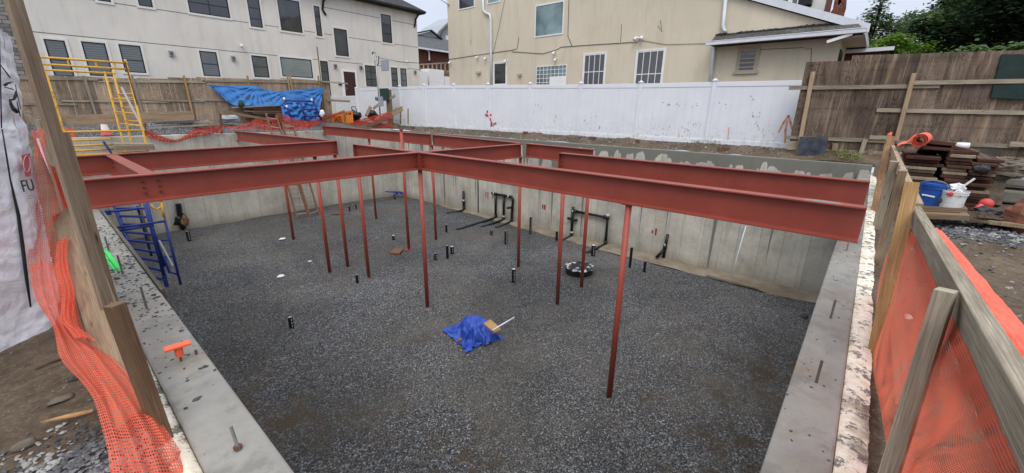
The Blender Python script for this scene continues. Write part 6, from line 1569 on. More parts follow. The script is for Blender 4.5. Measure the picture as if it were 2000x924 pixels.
mb = MB(); mb.tube([on(315, 396, 1, 18.6), on(318, 412, 1, 18.6), on(320, 424, 1, 18.6)], .035, 8); mb.tube([on(295, 399, 1, 18.6), on(300, 407, 1, 18.6), on(308, 408, 1, 18.6), on(315, 404, 1, 18.6)], .028, 8)
tag(mb.build('yellow_tube', M['yellow'], smooth=True), 'lower yellow scaffold tube with a curved brace below the left girder', 'scaffold tube')
# fitting hung on the far left wall
yh = YW-.14
ht = thing('hanging_bundle', 'dark bundle of fittings and gloves hanging on the far left wall', 'bundle', (on(355, 440, 1, yh).x, yh, -2.9))
mb = MB(); mb.tube([on(348, 398, 1, yh), on(352, 424, 1, yh)], .1, 8); mb.build('pipe_end', M['pipe'], ht)
mb = MB(); mb.lump(on(353, 431, 1, yh), .24, (.75, .4, 1.2), .9, 10, seed=4); mb.build('black_glove', M['black_bag'], ht, smooth=True)
mb = MB(); mb.lump(on(360, 431, 1, yh-.05), .17, (.6, .5, 1.5), .9, 10, seed=8); mb.build('tan_glove', M['lum_brown'], ht, smooth=True)

# ------------------------------------------------------------------ two leaning ladders
def ladder(bl_, br_, tl_, tr_, label, n=12):
    a0 = fl(*bl_); a1 = fl(*br_); yt = YW-.02
    c0 = on(*tl_, 1, yt+.05); c1 = on(*tr_, 1, yt+.05)
    t = thing('wooden_ladder', label, 'ladder', (a0+a1)/2, 'ladders leaning on the far left wall')
    for a, c in ((a0, c0), (a1, c1)):
        mb = MB(); mb.bar(a, c, .05, .11, (0, 1, .3)); mb.build('rail', M['lad'] if 'lad' in M else M.setdefault('lad', simple('reddish_ladder', (.19, .085, .055), (.30, .155, .10), 14, .8)), t)
    for k in range(n):
        f_ = (k+.5)/n; mb = MB(); mb.tube([a0.lerp(c0, f_), a1.lerp(c1, f_)], .025, 6); mb.build('rung', M['lad2'] if 'lad2' in M else M.setdefault('lad2', simple('pale_rungs', (.34, .25, .19), (.42, .32, .25), 14, .8)), t)
ladder((581, 427), (603, 424), (519, 221), (539, 225), 'left one of two reddish ladders on the far left wall, taller top end')
ladder((606, 425), (623, 420), (550, 238), (571, 240), 'right one of two reddish ladders on the far left wall, lower top end')
# blue scaffold frame by the tarp
fb = thing('scaffold_end_section', 'blue scaffold end frame leaning in front of the hanging tarp', 'scaffold frame', (11.5, 24, .4))
def bq(px, py, y=24.2): return on(px, py, 1, y)
for pts in ([bq(555, 193), bq(572, 240)], [bq(611, 195), bq(628, 235)], [bq(586, 196), bq(597, 235)], [bq(556, 196), bq(612, 198)], [bq(594, 213), bq(617, 214)], [bq(598, 227), bq(623, 227)], [bq(598, 220), bq(588, 232)]):
    mb = MB(); mb.tube(pts, .055, 8); mb.build('frame_tube', M['blue'], fb, smooth=True)
for px, py in ((555, 193), (609, 195), (560, 208)):
    mb = MB(); mb.lump(bq(px, py, 24.1), .06, (1, 1, 1.3), .2, 6); mb.build('white_tape', M['white'], fb)
def bt2(u, v):
    q = on(lerp(548, 618, u)+v*6, lerp(200, 236, v), 1, 25.2-.5*v); q.y += nz(u*9, v*7, 2)*.25; return q
mb = MB(); mb.grid(bt2, 30, 16); tag(mb.build('blue_tarp', M['tarp_l'], smooth=True, solid=.01), 'second blue tarpaulin bunched behind the blue scaffold frame', 'tarp')
c = on(629, 222, 1, 23.5); mb = MB(); mb.lump(c, .12, (1, 1, 1.4), .6, 9, seed=6); tag(mb.build('white_sack', M['wrap'], smooth=True), 'small white sack at the right foot of the blue scaffold frame', 'sack')
c = on(475, 205, 1, 26.6); mb = MB(); mb.lump(on(471, 203, 1, 26.4), .18, (.9, .7, 1.1), .3, 8, seed=7); tag(mb.build('green_can', M['green_box'], smooth=True), 'small dark green container below the hanging tarp', 'container')
# ------------------------------------------------------------------ plywood fence, right
PA = V((14.72, 1.83, 0)); PB = V((16.0, -2.4, 0)); PD = (PB-PA).normalized(); PN = V((PD.y, -PD.x, 0))
if PN.x > 0: PN = -PN
def pp(px, py, off=0):
    """point of the plywood plane (off metres in front of it) at px, py"""
    d = _f+CR*((px-1000)/F)-CU*((py-462)/F)
    o = PA+PN*off
    return EYE+d*((o-EYE).dot(PN)/d.dot(PN))
pw = thing('plywood_fence', 'tall weathered plywood fence with grey rails behind the stacked panels on the right', 'fence', (15.3, -.3, .2))
tops_ = [(0, 2.84), (1.02, 2.86), (1.25, 2.86), (2.4, 2.86), (3.6, 2.84), (4.8, 2.84), (6.0, 2.84), (7.2, 2.84), (8.4, 2.84), (9.6, 2.84)]
mb = MB()
ws = [0, .62, 1.02, 2.24, 3.46, 4.68, 5.9, 7.12, 8.34, 9.6]
for a, b in zip(ws, ws[1:]):
    p = PA+PD*a; q = PA+PD*(b-.006)
    zt = 2.80 if b <= 1.03 else 2.93
    mb.prism([p+V((0, 0, .45)), q+V((0, 0, .45)), q+V((0, 0, zt)), p+V((0, 0, zt))], -PN*.02)
mb.uv = [[((mb.v[i]-PA).dot(PD), mb.v[i].z) for i in f] for f in mb.f]
mb.build('plywood_sheets', M['ply_r'], pw)
mb = MB()
for a, b in ((0, 1.2), (1.2, 3.1), (3.1, 9.6)):
    p = PA+PD*a; q = PA+PD*(b-.01); mb.prism([p+V((0, 0, .0)), q+V((0, 0, .0)), q+V((0, 0, .47)), p+V((0, 0, .47))], -PN*.05)
mb.uv = [[((mb.v[i]-PA).dot(PD), mb.v[i].z) for i in f] for f in mb.f]
mb.build('kick_boards', M['ply_l'], pw)
def prail(x0, y0, x1, y1, mat='lum_grey', w_=.10, off=.03, name='rail', t=.045):
    p = pp(x0, y0, off); q = pp(x1, y1, off); mb = MB(); mb.bar(p, q, t, w_); mb.build(name, M[mat], pw)
prail(1541, 172, 1835, 168); prail(1775, 162, 2080, 157, off=.075); prail(1712, 215, 2080, 222); prail(1536, 268, 1990, 286, off=.03); prail(1698, 268, 1740, 269, off=.08)
prail(1538, 284, 1560, 284, w_=.25); prail(1640, 300, 1760, 306, mat='lum_old', w_=.09, off=.10); prail(1972, 281, 2040, 284, w_=.12, off=.08)
def ppost(x0, y0, x1, y1, mat, w_=.11, off=.09, t=.05, lb_=None, name='fence_post'):
    p = pp(x0, y0, off); q = pp(x1, y1, off); mb = MB(); mb.bar(q, p, w_, t, PN); mb.build(name, M[mat], pw)
ppost(1588, 140, 1556, 310, 'lum_tan', .10); ppost(1785, 143, 1750, 275, 'lum_tan', .09, off=.1); ppost(1690, 272, 1675, 318, 'lum_grey', .10); ppost(1700, 292, 1698, 322, 'lum_old', .10, off=.2); ppost(1574, 300, 1552, 322, 'lum_brown', .06, off=.15); ppost(1632, 280, 1625, 318, 'lum_old', .14, off=.06)
mb = MB(); q = [pp(1562, 267, .2), pp(1618, 267, .2), pp(1610, 315, .25), pp(1556, 313, .25)]
mb.prism(q, V((.04, 0, 0))); tag(mb.build('scuffed_board', simple('scuffed_black_panel', (.022, .024, .035), (.07, .075, .095), 5, .5)), 'scuffed black square panel leaning at the corner of the plywood and white fences', 'panel')
v = pp(1640, 306, .45); weed((v.x, v.y, .2), .3, 110, 'green weeds on the wall top right of the black panel', h=.3)
v = pp(1662, 312, .6); weed((v.x, v.y, .2), .25, 90, 'second clump of weeds on the wall top next to the board stub', h=.22)
# round hole with pipe
c = pp(1933, 300, .01); mb = MB()
ring = []
for k in range(24):
    a = 6.283*k/24; ring.append(c+PD*(math.cos(a)*.21)+V((0, 0, math.sin(a)*.21)))
mb.tube([c-PN*.03, c+PN*.02], .22, 24)
mb.build('round_hole', simple('dark_opening', (.05, .045, .04), (.085, .075, .065), 3, .9), pw)
mb = MB(); mb.tube(ring+[ring[0]], .016, 6, caps=False); mb.build('hole_rim', M['lum_grey'], pw)
# green tarp over the fence
mb = MB()
g_ = [pp(1957, 106, .05), pp(2060, 106, .05), pp(2060, 192, .06), pp(1990, 194, .10), pp(1935, 191, .08)]
mb.prism(g_, -PN*.03); tag(mb.build('green_tarp', M['tarp_g']), 'dark green tarpaulin hanging over the right end of the plywood fence', 'tarp')

# ------------------------------------------------------------------ stacked form panels on the right
rr = random.Random(3)
XS = 9.35
def stack(px0, px1, ytop, n, depth, xs=XS, lab=0, skew=.05):
    ya = on(px0, 400, 0, xs).y; yb = on(px1, 400, 0, xs).y
    z1 = on(px0, ytop, 0, xs).z; z = gh(xs, (ya+yb)/2)+.02; h = (z1-z)/n
    for k in range(n):
        d = rr.uniform(-skew, skew); e = rr.uniform(-.08, .10)
        mb = MB(); mb.box((xs+e, yb+d, z+.004), (xs+depth+rr.uniform(-.2, .2), ya+d-.02, z+h*rr.uniform(.88, .985)))
        o = mb.build('formwork_sheet', [M['panel_wood'], M['panel_edge'], M['lum_grey']][0 if rr.random() < .62 else (1 if rr.random() < .75 else 2)], bevel=.006)
        tag(o, 'dark red brown form panel lying in the piled stacks before the plywood fence', 'form panel', 'form panels piled before the plywood fence')
        z += h
stack(1742, 1813, 302, 15, 1.6); stack(1815, 1867, 292, 17, 1.5); stack(1869, 1926, 308, 15, 1.4, XS+.1)
# loose boards on top, slanting
def loose(pa, pb, x0, x1, w_, h, mat, label):
    a = on(*pa, 0, x0); b = on(*pb, 0, x1); mb = MB(); mb.bar(a, b, w_, h, (.15, 0, 1)); tag(mb.build('formwork_sheet', M[mat], bevel=.004), label, 'form panel', 'form panels piled before the plywood fence')
loose((1795, 292), (1875, 298), 9.9, 9.9, .7, .05, 'panel_wood', 'wet dark panel lying flat on top of the piled form panels, nearest the orange roll')
loose((1810, 280), (1880, 287), 10.3, 10.2, .6, .06, 'panel_wood', 'topmost dark panel behind the orange roll on the piled form panels')
loose((1870, 290), (1908, 300), 9.8, 9.7, .5, .05, 'panel_wood', 'dark panel slanting down to the right on top of the piled form panels')
mb = MB(); a = on(1868, 284, 0, 9.7); mb.tube([a, a+V((.02, -.14, 0))], .05, 8); tag(mb.build('white_cup', M['white'], smooth=True), 'small white cup lying on top of the piled form panels', 'cup')
mb = MB()
for k in range(7):
    p = on(1912+k*3.8, 300+k*1.6, 0, 9.8); mb.bar(p, p+V((0, -.01, -.10)), .022, .02, (1, 0, 0))
mb.bar(on(1895, 291, 0, 9.8), on(1938, 312, 0, 9.8), .03, .03); tag(mb.build('rake_head', M['lum_grey']), 'pale toothed rake head hanging before the round hole in the plywood', 'rake')
bag_ = on(1917, 331, 0, 9.2); mb = MB(); mb.lump(bag_, .075, (1, 1.3, .9), .5, 9, seed=3); tag(mb.build('black_bag', M['black_bag'], smooth=True), 'small black bag caught on the right side of the piled form panels', 'bag')
# broken block and timbers right of the stacks
def gcube(px0, py0, px1, py1, x, depth, mat, label, name, cat, bev=.01, axy=0):
    a = on(px0, py0, 0, x); b = on(px1, py1, 0, x); mb = MB(); mb.box((x, b.y, b.z), (x+depth, a.y, a.z)); return tag(mb.build(name, M[mat], bevel=bev), label, cat)
def lumpy(px, py, x, r, sq, mat, label, name, cat, seed): 
    c = on(px, py, 0, x); mb = MB(); mb.lump(c, r, sq, .5 if seed else 0, 14, seed=seed)
    mb.v = [v+V((nz(v.x*14, v.y*14, v.z*14), nz(v.y*14, v.z*14, v.x*14), nz(v.z*14, v.x*14, v.y*14)))*r*.28*(seed > 0) for v in mb.v]
    return tag(mb.build(name, M[mat], smooth=seed in (0, 2)), label, cat)
lumpy(1950, 332, 9.9, .26, (.8, 1.4, .55), 'rock', 'broken grey concrete lump on the dark post right of the form panels', 'concrete_lump', 'rubble', 5)
plank((1940, 338), (1928, 400), 9.9, 9.6, .28, .10, 'bark', 'dark leaning slab between the form panels and the stone blocks', 'dark_slab', 'slab', (1, .2, 0))
gcube(1962, 346, 2040, 370, 10.4, .5, 'conc_top', 'upper pale stone block at the right edge behind the dirt', 'stone_block', 'block', .03)
gcube(1955, 371, 2040, 404, 10.3, .6, 'conc_top', 'lower pale stone block at the right edge behind the dirt', 'stone_block', 'block', .03)
lumpy(1985, 330, 10.9, .3, (.8, 1.3, .6), 'rock', 'dark rubble heap under the round hole', 'rubble_heap', 'rubble', 8)
mb = MB(); p = on(1980, 333, 0, 10.2); mb.lump(p, .07, (.8, 1.2, .6), .4, 6, seed=2); tag(mb.build('paper_scrap', M['paper']), 'white scrap on the rubble at the right edge', 'litter')
lumpy(1926, 398, 8.9, .08, (1, 1, .95), 'redball', 'round red plastic container top on the dirt right of the buckets', 'red_container', 'container', 0)
lumpy(1913, 406, 8.7, .05, (1, 1.2, .8), 'pinkp', 'pink rubber glove beside the red container', 'pink_glove', 'glove', 2)
lumpy(1930, 413, 8.5, .10, (1, 1.3, .5), 'black_bag', 'black bag on the dirt in front of the red container', 'black_bag', 'bag', 4)
lumpy(1915, 427, 8.1, .17, (1.1, 1.6, .3), 'ground', 'mound of brown dirt in front of the black bag', 'dirt_mound', 'dirt', 6)
plank((1953, 428), (1975, 440), 8.6, 7.9, .4, .05, 'lum_old', 'brown board lying flat on the dirt near the right edge', 'board', 'board')
c = on(2002, 425, 0, 8.2); mb = MB(); mb.lump(c, .24, (1, .8, 1.1), .3, 10, seed=9); tag(mb.build('straw_bundle', wood('reddish_straw', (.14, .05, .03), (.26, .11, .07))), 'reddish brown shaggy bundle cut off by the right edge', 'bundle')
# low timber platform and buckets
for k, (y, x0, x1, xx, mat, lb_) in enumerate(((403, 1776, 1885, 8.25, 'lum_old', 'top weathered plank carrying the blue and white buckets'), (411, 1780, 1872, 8.05, 'lum_brown', 'middle brown plank under the buckets, shorter at the right'), (418, 1784, 1891, 7.9, 'lum_old', 'lowest plank under the buckets, on the gravel'))):
    plank((x0, y), (x1, y+5), xx, xx, .40 if k == 0 else .26, .07, mat, lb_)
def bucket(px, py, x, r, h, mat, label, handle=True):
    c = on(px, py, 0, x); t = thing('bucket', label, 'bucket', c)
    mb = MB(); mb.tube([c, c+V((0, 0, h*.78)), c+V((0, 0, h*.78)), c+V((0, 0, h*.83)), c+V((0, 0, h*.83)), c+V((0, 0, h*.9)), c+V((0, 0, h*.9)), c+V((0, 0, h))], [r*.86, r*.97, r*1.05, r*1.05, r*.98, r*.99, r*1.06, r*1.06], 24, caps=False)
    mb.tube([c+V((0, 0, .0)), c+V((0, 0, .01))], r*.85, 24); mb.tube([c+V((0, 0, h-.03)), c+V((0, 0, h-.02))], r*1.02, 24)
    mb.build('body', M[mat], t, smooth=False)
    if handle:
        mb = MB(); d = V((.25, 1, 0)).normalized()
        mb.tube([c+d*(r*1.05*math.cos(a*3.1416/10))+V((-.10*math.sin(a*3.1416/10), 0, h*.9-.02+.10*math.sin(a*3.1416/10))) for a in range(11)], .005, 5); mb.build('wire_handle', M['steel'], t)
    return t, c
bt_, c = bucket(1811, 402, 8.25, .14, .33, 'bucket_b', 'blue plastic bucket standing on the planks before the form panels')
mb = MB(); d = V((-.93, .2, 0)).normalized(); q = c+d*.145+V((0, 0, .17)); mb.bar(q+V((.02, .07, .0)), q+V((-.015, -.06, -.012)), .003, .02, (0, 0, 1)); mb.build('white_sticker', M['white'], bt_)
bt_, c = bucket(1855, 405, 8.2, .135, .24, 'bucket_w', 'paint spattered white bucket right of the blue bucket', False)
mb = MB(); d = V((-1, .25, 0)).normalized(); q = c+d*.142+V((0, .02, .2)); mb.lump(q, .035, (.3, 1, .8), .5, 6); mb.build('red_logo', M['redball'], bt_)
mb = MB(); q = c+d*.128+V((0, .10, .1)); mb.lump(q, .04, (.3, .7, 1), .3, 6); mb.build('green_label', M['green_box'], bt_)
mb = MB(); mb.lump(c+V((.05, -.02, .28)), .07, (1, 1.1, .7), .9, 8, seed=3); mb.bar(c+V((0, 0, .22)), c+V((.02, -.14, .42)), .02, .02); tag(mb.build('crumpled_can', M['bucket_w']), 'crumpled white and dark scrap sticking out of the white bucket', 'scrap')
# orange netting roll on the panels
a = on(1752, 283, 0, 9.4); b = on(1800, 270, 0, 9.5); zc = on(1796, 273, 0, 9.4)
nr = thing('netting_roll', 'loose roll of orange netting lying on the piled form panels', 'netting roll', (9.4, zc.y, zc.z-.1))
mb = MB(); sp_ = []
for k in range(64):
    an = k/64*6.283*4; r_ = .035+.07*k/64; sp_.append((math.cos(an)*r_, math.sin(an)*r_))
P = []
for k in range(len(sp_)-1):
    (u0, w0), (u1, w1) = sp_[k], sp_[k+1]
    for xx in (0,): pass
    p = zc+V((-.05, u0, w0)); q = zc+V((-.05, u1, w1)); mb.prism([p, q, q+V((0, u1*.06, w1*.06))+V((0, .0, .0)), p+V((0, u0*.06, w0*.06))], V((.85, -.1, 0)))
mb.build('coil', M['net_roll'], nr)
def tail(u, v):
    x = lerp(1752, 1792, u); y = lerp(286, 268, sm(0, 1, u)); q = on(x, y, 0, 9.36+v*.75); q.z = on(x, y, 0, 9.36).z+.02*math.sin(u*9); return q
mb = MB(); mb.grid(tail, 20, 6); mb.build('loose_tail', M['net_roll'], nr, smooth=True, solid=.012)

# ------------------------------------------------------------------ right foreground barrier
def ry(px, py, y): return on(px, py, 1, y)
def post(pt, yt, pb, yb, w_, t_, mat, label, up=(1, 0, 0), drop=0, cat='post', name='timber_post'):
    a = ry(pt[0], pt[1], yt); b = ry(pb[0], pb[1], yb)
    if drop: b = b+(b-a).normalized()*drop
    mb = MB(); mb.bar(b, a, w_, t_, up); return tag(mb.build(name, M[mat], bevel=.003), label, cat, 'timber posts of the right barrier')
post((1781, 357), -.26, (1699, 735), -.30, .034, .075, 'lum_new', 'bright yellow timber post of the right barrier, broad face to the pit', (0, 1, 0), .1)
post((1848, 566), -.268, (1734, 935), -.275, .085, .045, 'lum_grey', 'nearest grey weathered post of the right barrier, rough cut top', (.25, 1, 0), .1)
post((1744, 575), -.34, (1764, 800), -.42, .035, .07, 'lum_old', 'short brown stake behind the orange netting, between the yellow and the grey post', (0, 1, 0), .25)
post((1764, 332), -.265, (1716, 500), -.30, .03, .06, 'lum_tan', 'second yellow post just behind the bright yellow post', (0, 1, 0), .55)
post((1748, 315), -.275, (1705, 470), -.30, .04, .09, 'lum_grey', 'grey post between the two rough brown posts and the yellow one', (0, 1, 0), .7)
post((1741, 268), -.29, (1712, 400), -.30, .05, .12, 'lum_brown', 'farthest rough brown post of the right barrier with a splintered top', (0, 1, 0), .8)
post((1735, 275), -.26, (1702, 450), -.27, .04, .10, 'lum_brown', 'split brown post beside the torn foam board edge', (0, 1, 0), .5)
stake(ry(1750, 207, -.36), ry(1738, 262, -.36), .05, .06, 'lum_new', 'thin pointed yellow stick rising above the far end of the right barrier', 'stick')
def railR(pa, ya, pb, yb, w_, h, mat, label, up=(0, 0, 1)):
    a = ry(pa[0], pa[1], ya); b = ry(pb[0], pb[1], yb); mb = MB(); mb.bar(a, b, w_, h, up); return tag(mb.build('barrier_rail', M[mat], bevel=.003), label, 'rail', 'rails of the right barrier')
railR((1740, 283), -.34, (1790, 412), -.335, .05, .11, 'lum_tan', 'pale pinkish rail at the far end of the right barrier')
railR((1786, 428), -.335, (2060, 975), -.335, .042, .18, 'lum_grey', 'long grey plank rail of the right barrier, running out of the frame', (0, .12, 1))
# netting: sheet hung from the rail to the ground, bulging towards the pit
topR = [ry(1766, 425, -.315), ry(1790, 470, -.312), ry(1830, 560, -.312), ry(1880, 660, -.312), ry(1940, 800, -.312), ry(2010, 960, -.312)]
botR = [on(1712, 585, 2, -.02), on(1704, 700, 2, -.05), on(1716, 775, 2, -.05), on(1728, 850, 2, -.05), on(1745, 960, 2, -.05), on(1800, 1090, 2, -.05)]
def nR(u, v):
    a = spline(topR, u); b = spline(botR, u); q = a.lerp(b, v)
    k = math.sin(math.pi*v)
    q.y += k*(.012+.020*math.sin(u*23+v*1.5)+.012*nz(u*9, v*2, 3))
    q.x += k*.03*nz(u*12, v*2, 8)
    return q
mb = MB(); mb.grid(nR, 110, 26, 3.2, 1.0)
nt = tag(mb.build('orange_netting', M['net_f'], smooth=True), 'orange mesh netting hung from the rail along the right barrier', 'netting')
tA = [ry(1797, 440, -.34), ry(1848, 519, -.34), ry(1906, 609, -.34), ry(1965, 699, -.34), ry(2034, 806, -.34)]
def nS(u, v):
    a = spline(tA, u); o = V((0, -.012-.05*v, .012-.045*v*v)); q = a+o
    q.z += .006*math.sin(u*40+v*4)+.012*nz(u*9, v*3, 1); q.y -= .012*abs(nz(u*11, v*4, 6)); return q
def nS2(u, v):
    a = spline(tA, u); return a+V((0, .014-v*.115, .010-.05*max(0, v-.4)**1.2+.004*math.sin(v*34)+.004*nz(u*20, v*8, 1)))
mb = MB(); mb.grid(nS2, 120, 22, 3.2, .25); mb.build('folded_edge', M['net_roll'], nt, smooth=True)
# orange rag tied to the far end
c = ry(1737, 266, -.3); mb = MB(); mb.lump(c, .10, (.6, .4, .9), .7, 9, seed=3); mb.lump(c+V((-.1, -.05, -.13)), .07, (.5, .4, 1.1), .6, 8, seed=5)
tag(mb.build('orange_rag', M['net_roll'], smooth=True), 'scrap of orange netting knotted round the far end post of the right barrier', 'netting scrap')
c = on(1772, 620, 2, -.03); mb = MB(); mb.lump(c, .045, (1, .6, .5), .4, 7, seed=2); tag(mb.build('white_scrap', M['paper']), 'white scrap lying behind the right netting', 'litter')

# ------------------------------------------------------------------ left foreground
GPL = 'timber posts of the left barrier'
def postL(pt, yt, pb, yb, w_, t_, mat, label, up, drop=0):
    a = ry(pt[0], pt[1], yt); b = ry(pb[0], pb[1], yb); d = (b-a).normalized()
    mb = MB(); mb.bar(b+d*drop, a-d*(.3 if pt[1] < 5 else 0), w_, t_, up); return tag(mb.build('timber_post', M[mat], bevel=.003), label, 'post', GPL)
postL((26, 0), 2.95, (204, 582), 3.0, .030, .054, 'lum_mid', 'tall leaning timber post crossing the left edge from top to wall', (1, .6, 0), .35)
postL((223, 594), 2.15, (328, 880), 2.1, .052, .052, 'lum_dark', 'short square brown post with a split flat top in the bottom left', (1, .5, 0), .12)
postL((118, 258), 3.9, (172, 440), 3.9, .045, .07, 'lum_old', 'grey brown post standing just behind the tall leaning post', (1, .4, 0), .75)
postL((84, 234), 5.6, (100, 290), 5.6, .05, .09, 'lum_grey', 'short grey post end far behind the tall leaning post', (1, .4, 0), 1.0)
a = ry(128, 415, 4.3); b = ry(268, 815, 2.2)
mb = MB(); n_ = (b-a).normalized(); mb.bar(a, b, .15, .04, (-.55, -.3, .8)); tag(mb.build('barrier_plank', M['lum_tan'], bevel=.003), 'worn tan plank rail of the left barrier beside the orange netting', 'plank')
mb = MB(); a = ry(98, 292, 5.3); b = ry(134, 300, 4.4); mb.bar(ry(112, 296, 5.0), ry(136, 312, 4.05), .04, .20, (0, 0, 1)); tag(mb.build('barrier_plank', M['lum_old']), 'short dark plank end between the posts at the far left', 'plank')
# netting on the left
Lp = [(60, 256, 5.4), (68, 290, 5.2), (60, 380, 4.6), (56, 470, 4.1), (62, 560, 3.6), (100, 640, 3.1), (125, 705, 2.65), (185, 790, 2.25), (212, 924, 1.88), (225, 1010, 1.7)]
Rp = [(118, 252, 5.4), (90, 292, 5.2), (132, 390, 4.5), (138, 470, 4.05), (146, 560, 3.5), (170, 655, 3.0), (228, 700, 2.55), (300, 795, 2.18), (386, 930, 1.85), (430, 1010, 1.7)]
Ls = [ry(*q) for q in Lp]; Rs = [ry(*q) for q in Rp]
def nL(u, v):
    a = spline(Ls, u); b = spline(Rs, u); q = a.lerp(b, v); w_ = (b-a).length
    k = math.sin(math.pi*v)
    q += V((0, -1, .55))*k*w_*(.22+.10*math.sin(u*11))
    q += V((nz(u*10, v*2.5, 1)*.5, nz(u*10, v*3, 4), nz(u*10, v*3, 8)))*.14*w_
    q += V((0, -.5, .5))*(.018*math.sin(v*26+u*6))*sm(0, .1, v)*sm(0, .1, 1-v)
    return q
mb = MB(); mb.grid(nL, 200, 44, 5.2, .52)
mb.mi = [1 if (k % 8800)//1 % 200 < 78 else 0 for k in range(len(mb.f))]
ntl = tag(mb.build('orange_netting', [M['net'], M['net_open']], smooth=True), 'coarse orange netting draped over the left barrier, bunched in the bottom left corner', 'netting')
# second, denser fold of the same net behind the tall post
def nL2(u, v):
    a = ry(lerp(98, 128, u), lerp(322, 412, u), lerp(4.9, 4.4, u)); b = ry(lerp(128, 176, u), lerp(328, 424, u), lerp(4.6, 4.0, u)); q = a.lerp(b, v)
    return q+V((0, .03*nz(u*4, v*4, 0), .02*nz(u*5, v*3, 2)))
mb = MB(); mb.grid(nL2, 20, 10); mb.build('opaque_fold', M['net_roll'], ntl, smooth=True)
Tn = [(118, 478, 3.95), (112, 530, 3.6), (128, 585, 3.25), (120, 620, 3.1), (150, 668, 2.85)]
Tn2 = [(140, 472, 3.9), (136, 520, 3.55), (152, 580, 3.2), (150, 630, 3.05), (196, 676, 2.75)]
A_ = [ry(*q)+V((-.004, -.03, .02)) for q in Tn]; B_ = [ry(*q)+V((-.004, -.03, .02)) for q in Tn2]
def nL3(u, v):
    q = spline(A_, u).lerp(spline(B_, u), v); return q+V((0, -.03, .03))*(math.sin(math.pi*v)+.25*math.sin(v*22))+V((0, 0, .02*math.sin(u*15)))
mb = MB(); mb.grid(nL3, 50, 16); mb.uv = [[(a*1.6, b*.16) for a, b in q] for q in mb.uv]; mb.build('gathered_edge', M['net'], ntl, smooth=True)

# ------------------------------------------------------------------ wrapped pallet at the far left
WY = 3.95
c0 = V((-.19, 4.02, -.05)); c1 = V((-.62, 3.62, -.05))       # bottom corners of the face towards the camera
fd = (c1-c0).normalized(); fn_ = V((fd.y, -fd.x, 0))
if fn_.y > 0: fn_ = -fn_
wrp = thing('wrapped_pallet', 'tall pallet load wrapped in white printed sheeting at the left edge', 'wrapped load', (-.6, 4.2, -.06))
top_r = ry(17, 60, 4.2)
def face(u, v):
    # u along the face from the right edge to the left, v up
    lean = V((.215, .16, 0))*v
    p = c0+fd*(u*.62)+V((0, 0, v*(top_r.z+.05)))+lean
    b = .035*math.sin(v*3.0)*0
    w_ = nz(u*5, v*12, 0)*.008+nz(u*3, v*5, 3)*.022+(1-abs(nz(u*3+v*2, v*26, 5))*4)*.004+(1-abs(nz(u*9-v*9, v*14+u*6, 7))*4)*.002+.006*math.sin(v*120+nz(u*5, v*4, 1)*6)*(.4+.6*nz(u*2, v*2, 9))
    e = sm(0, .10, u)
    p += fn_*(w_+.02*e)
    if v < .05: p += fn_*(.03*(1-v/.05)*(.6+.5*nz(u*6, 0, 2)))
    return p
mb = MB(); mb.grid(face, 70, 150, .62, 1.9)
def side(u, v):
    p = face(0, v); q = p+V((.05, .9, 0)); q += V((-.02*v, 0, 0))
    r_ = p.lerp(q, u); return r_+V((1, 0, 0))*(nz(u*6, v*16, 2)*.012+.012*math.sin(math.pi*u))
mb.grid(side, 30, 100, .9, 1.9)
def topf(u, v):
    p = face(u, 1); q = side(1, 1)+fd*(u*.62); return p.lerp(q, v)+V((0, 0, .02*nz(u*5, v*5, 1)))
mb.grid(topf, 20, 20)
mb.build('sheeting', M['wrap'], wrp, smooth=True)
def onface(px, py, off=.030):
    d = _f+CR*((px-1000)/F)-CU*((py-462)/F)
    best = None
    nrm = (face(.3, .2)-face(.5, .2)).cross(face(.3, .6)-face(.3, .2)).normalized()
    if nrm.dot(fn_) < 0: nrm = -nrm
    o = face(.4, .4)+nrm*off
    return EYE+d*((o-EYE).dot(nrm)/d.dot(nrm)), nrm
nF = onface(50, 300)[1]
def mark(pts, r, name, mat='black_p', flat=.5):
    mb = MB(); P = [onface(px, py)[0] for px, py in pts]; mb.tube(P, r, 6); return mb.build(name, M[mat], wrp, smooth=True)
mark([(4, 252), (12, 300), (20, 350), (36, 420), (44, 480), (52, 545), (60, 600)], [.003, .004, .004, .008, .009, .008, .004], 'black_seam')
mark([(-2, 60), (0, 120), (3, 250)], .003, 'black_seam')
mark([(0, 125), (8, 136), (17, 148), (21, 153)], [.002, .003, .004, .002], 'printed_stroke')
mark([(9, 167), (14, 163), (20, 161), (25, 160)], [.007, .006, .005, .002], 'printed_stroke')
mark([(9, 171), (17, 172), (23, 174), (27, 176)], [.003, .004, .004, .002], 'printed_stroke')
mark([(31, 178), (30, 188), (27, 194), (18, 197)], [.003, .008, .006, .003], 'printed_stroke')
mark([(19, 193), (22, 205), (27, 212)], [.004, .008, .009], 'printed_stroke')
mark([(23, 208), (28, 214), (34, 220)], [.008, .013, .009], 'printed_stroke')
mark([(33, 198), (36, 212), (40, 228)], [.002, .003, .002], 'printed_stroke')
mark([(30, 165), (33, 182), (41, 214)], [.002, .002, .002], 'printed_stroke')
def quadF(pts, mat, name):
    mb = MB(); P = [onface(px, py, .034)[0] for px, py in pts]; mb.prism(P, nF*.003); return mb.build(name, mat, wrp)
quadF([(41, 303), (58, 299), (60, 343), (49, 346)], simple('red_print', (.46, .11, .12), (.52, .14, .15), 9, .5), 'red_logo')
mb = MB(); P = []
for k in range(17):
    a = 6.283*k/16; P.append(onface(52.5+6.5*math.cos(a), 320+16*math.sin(a), .04)[0])
mb.tube(P, .0022, 5); mb.build('logo_ring', simple('pale_red_print', (.75, .42, .42), (.78, .45, .45), 9, .5), wrp)
o_, _n = onface(57, 373, .034); x_ = (onface(70, 371, .034)[0]-onface(50, 374, .034)[0]); u_ = onface(54, 350, .034)[0]-onface(59, 375, .034)[0]
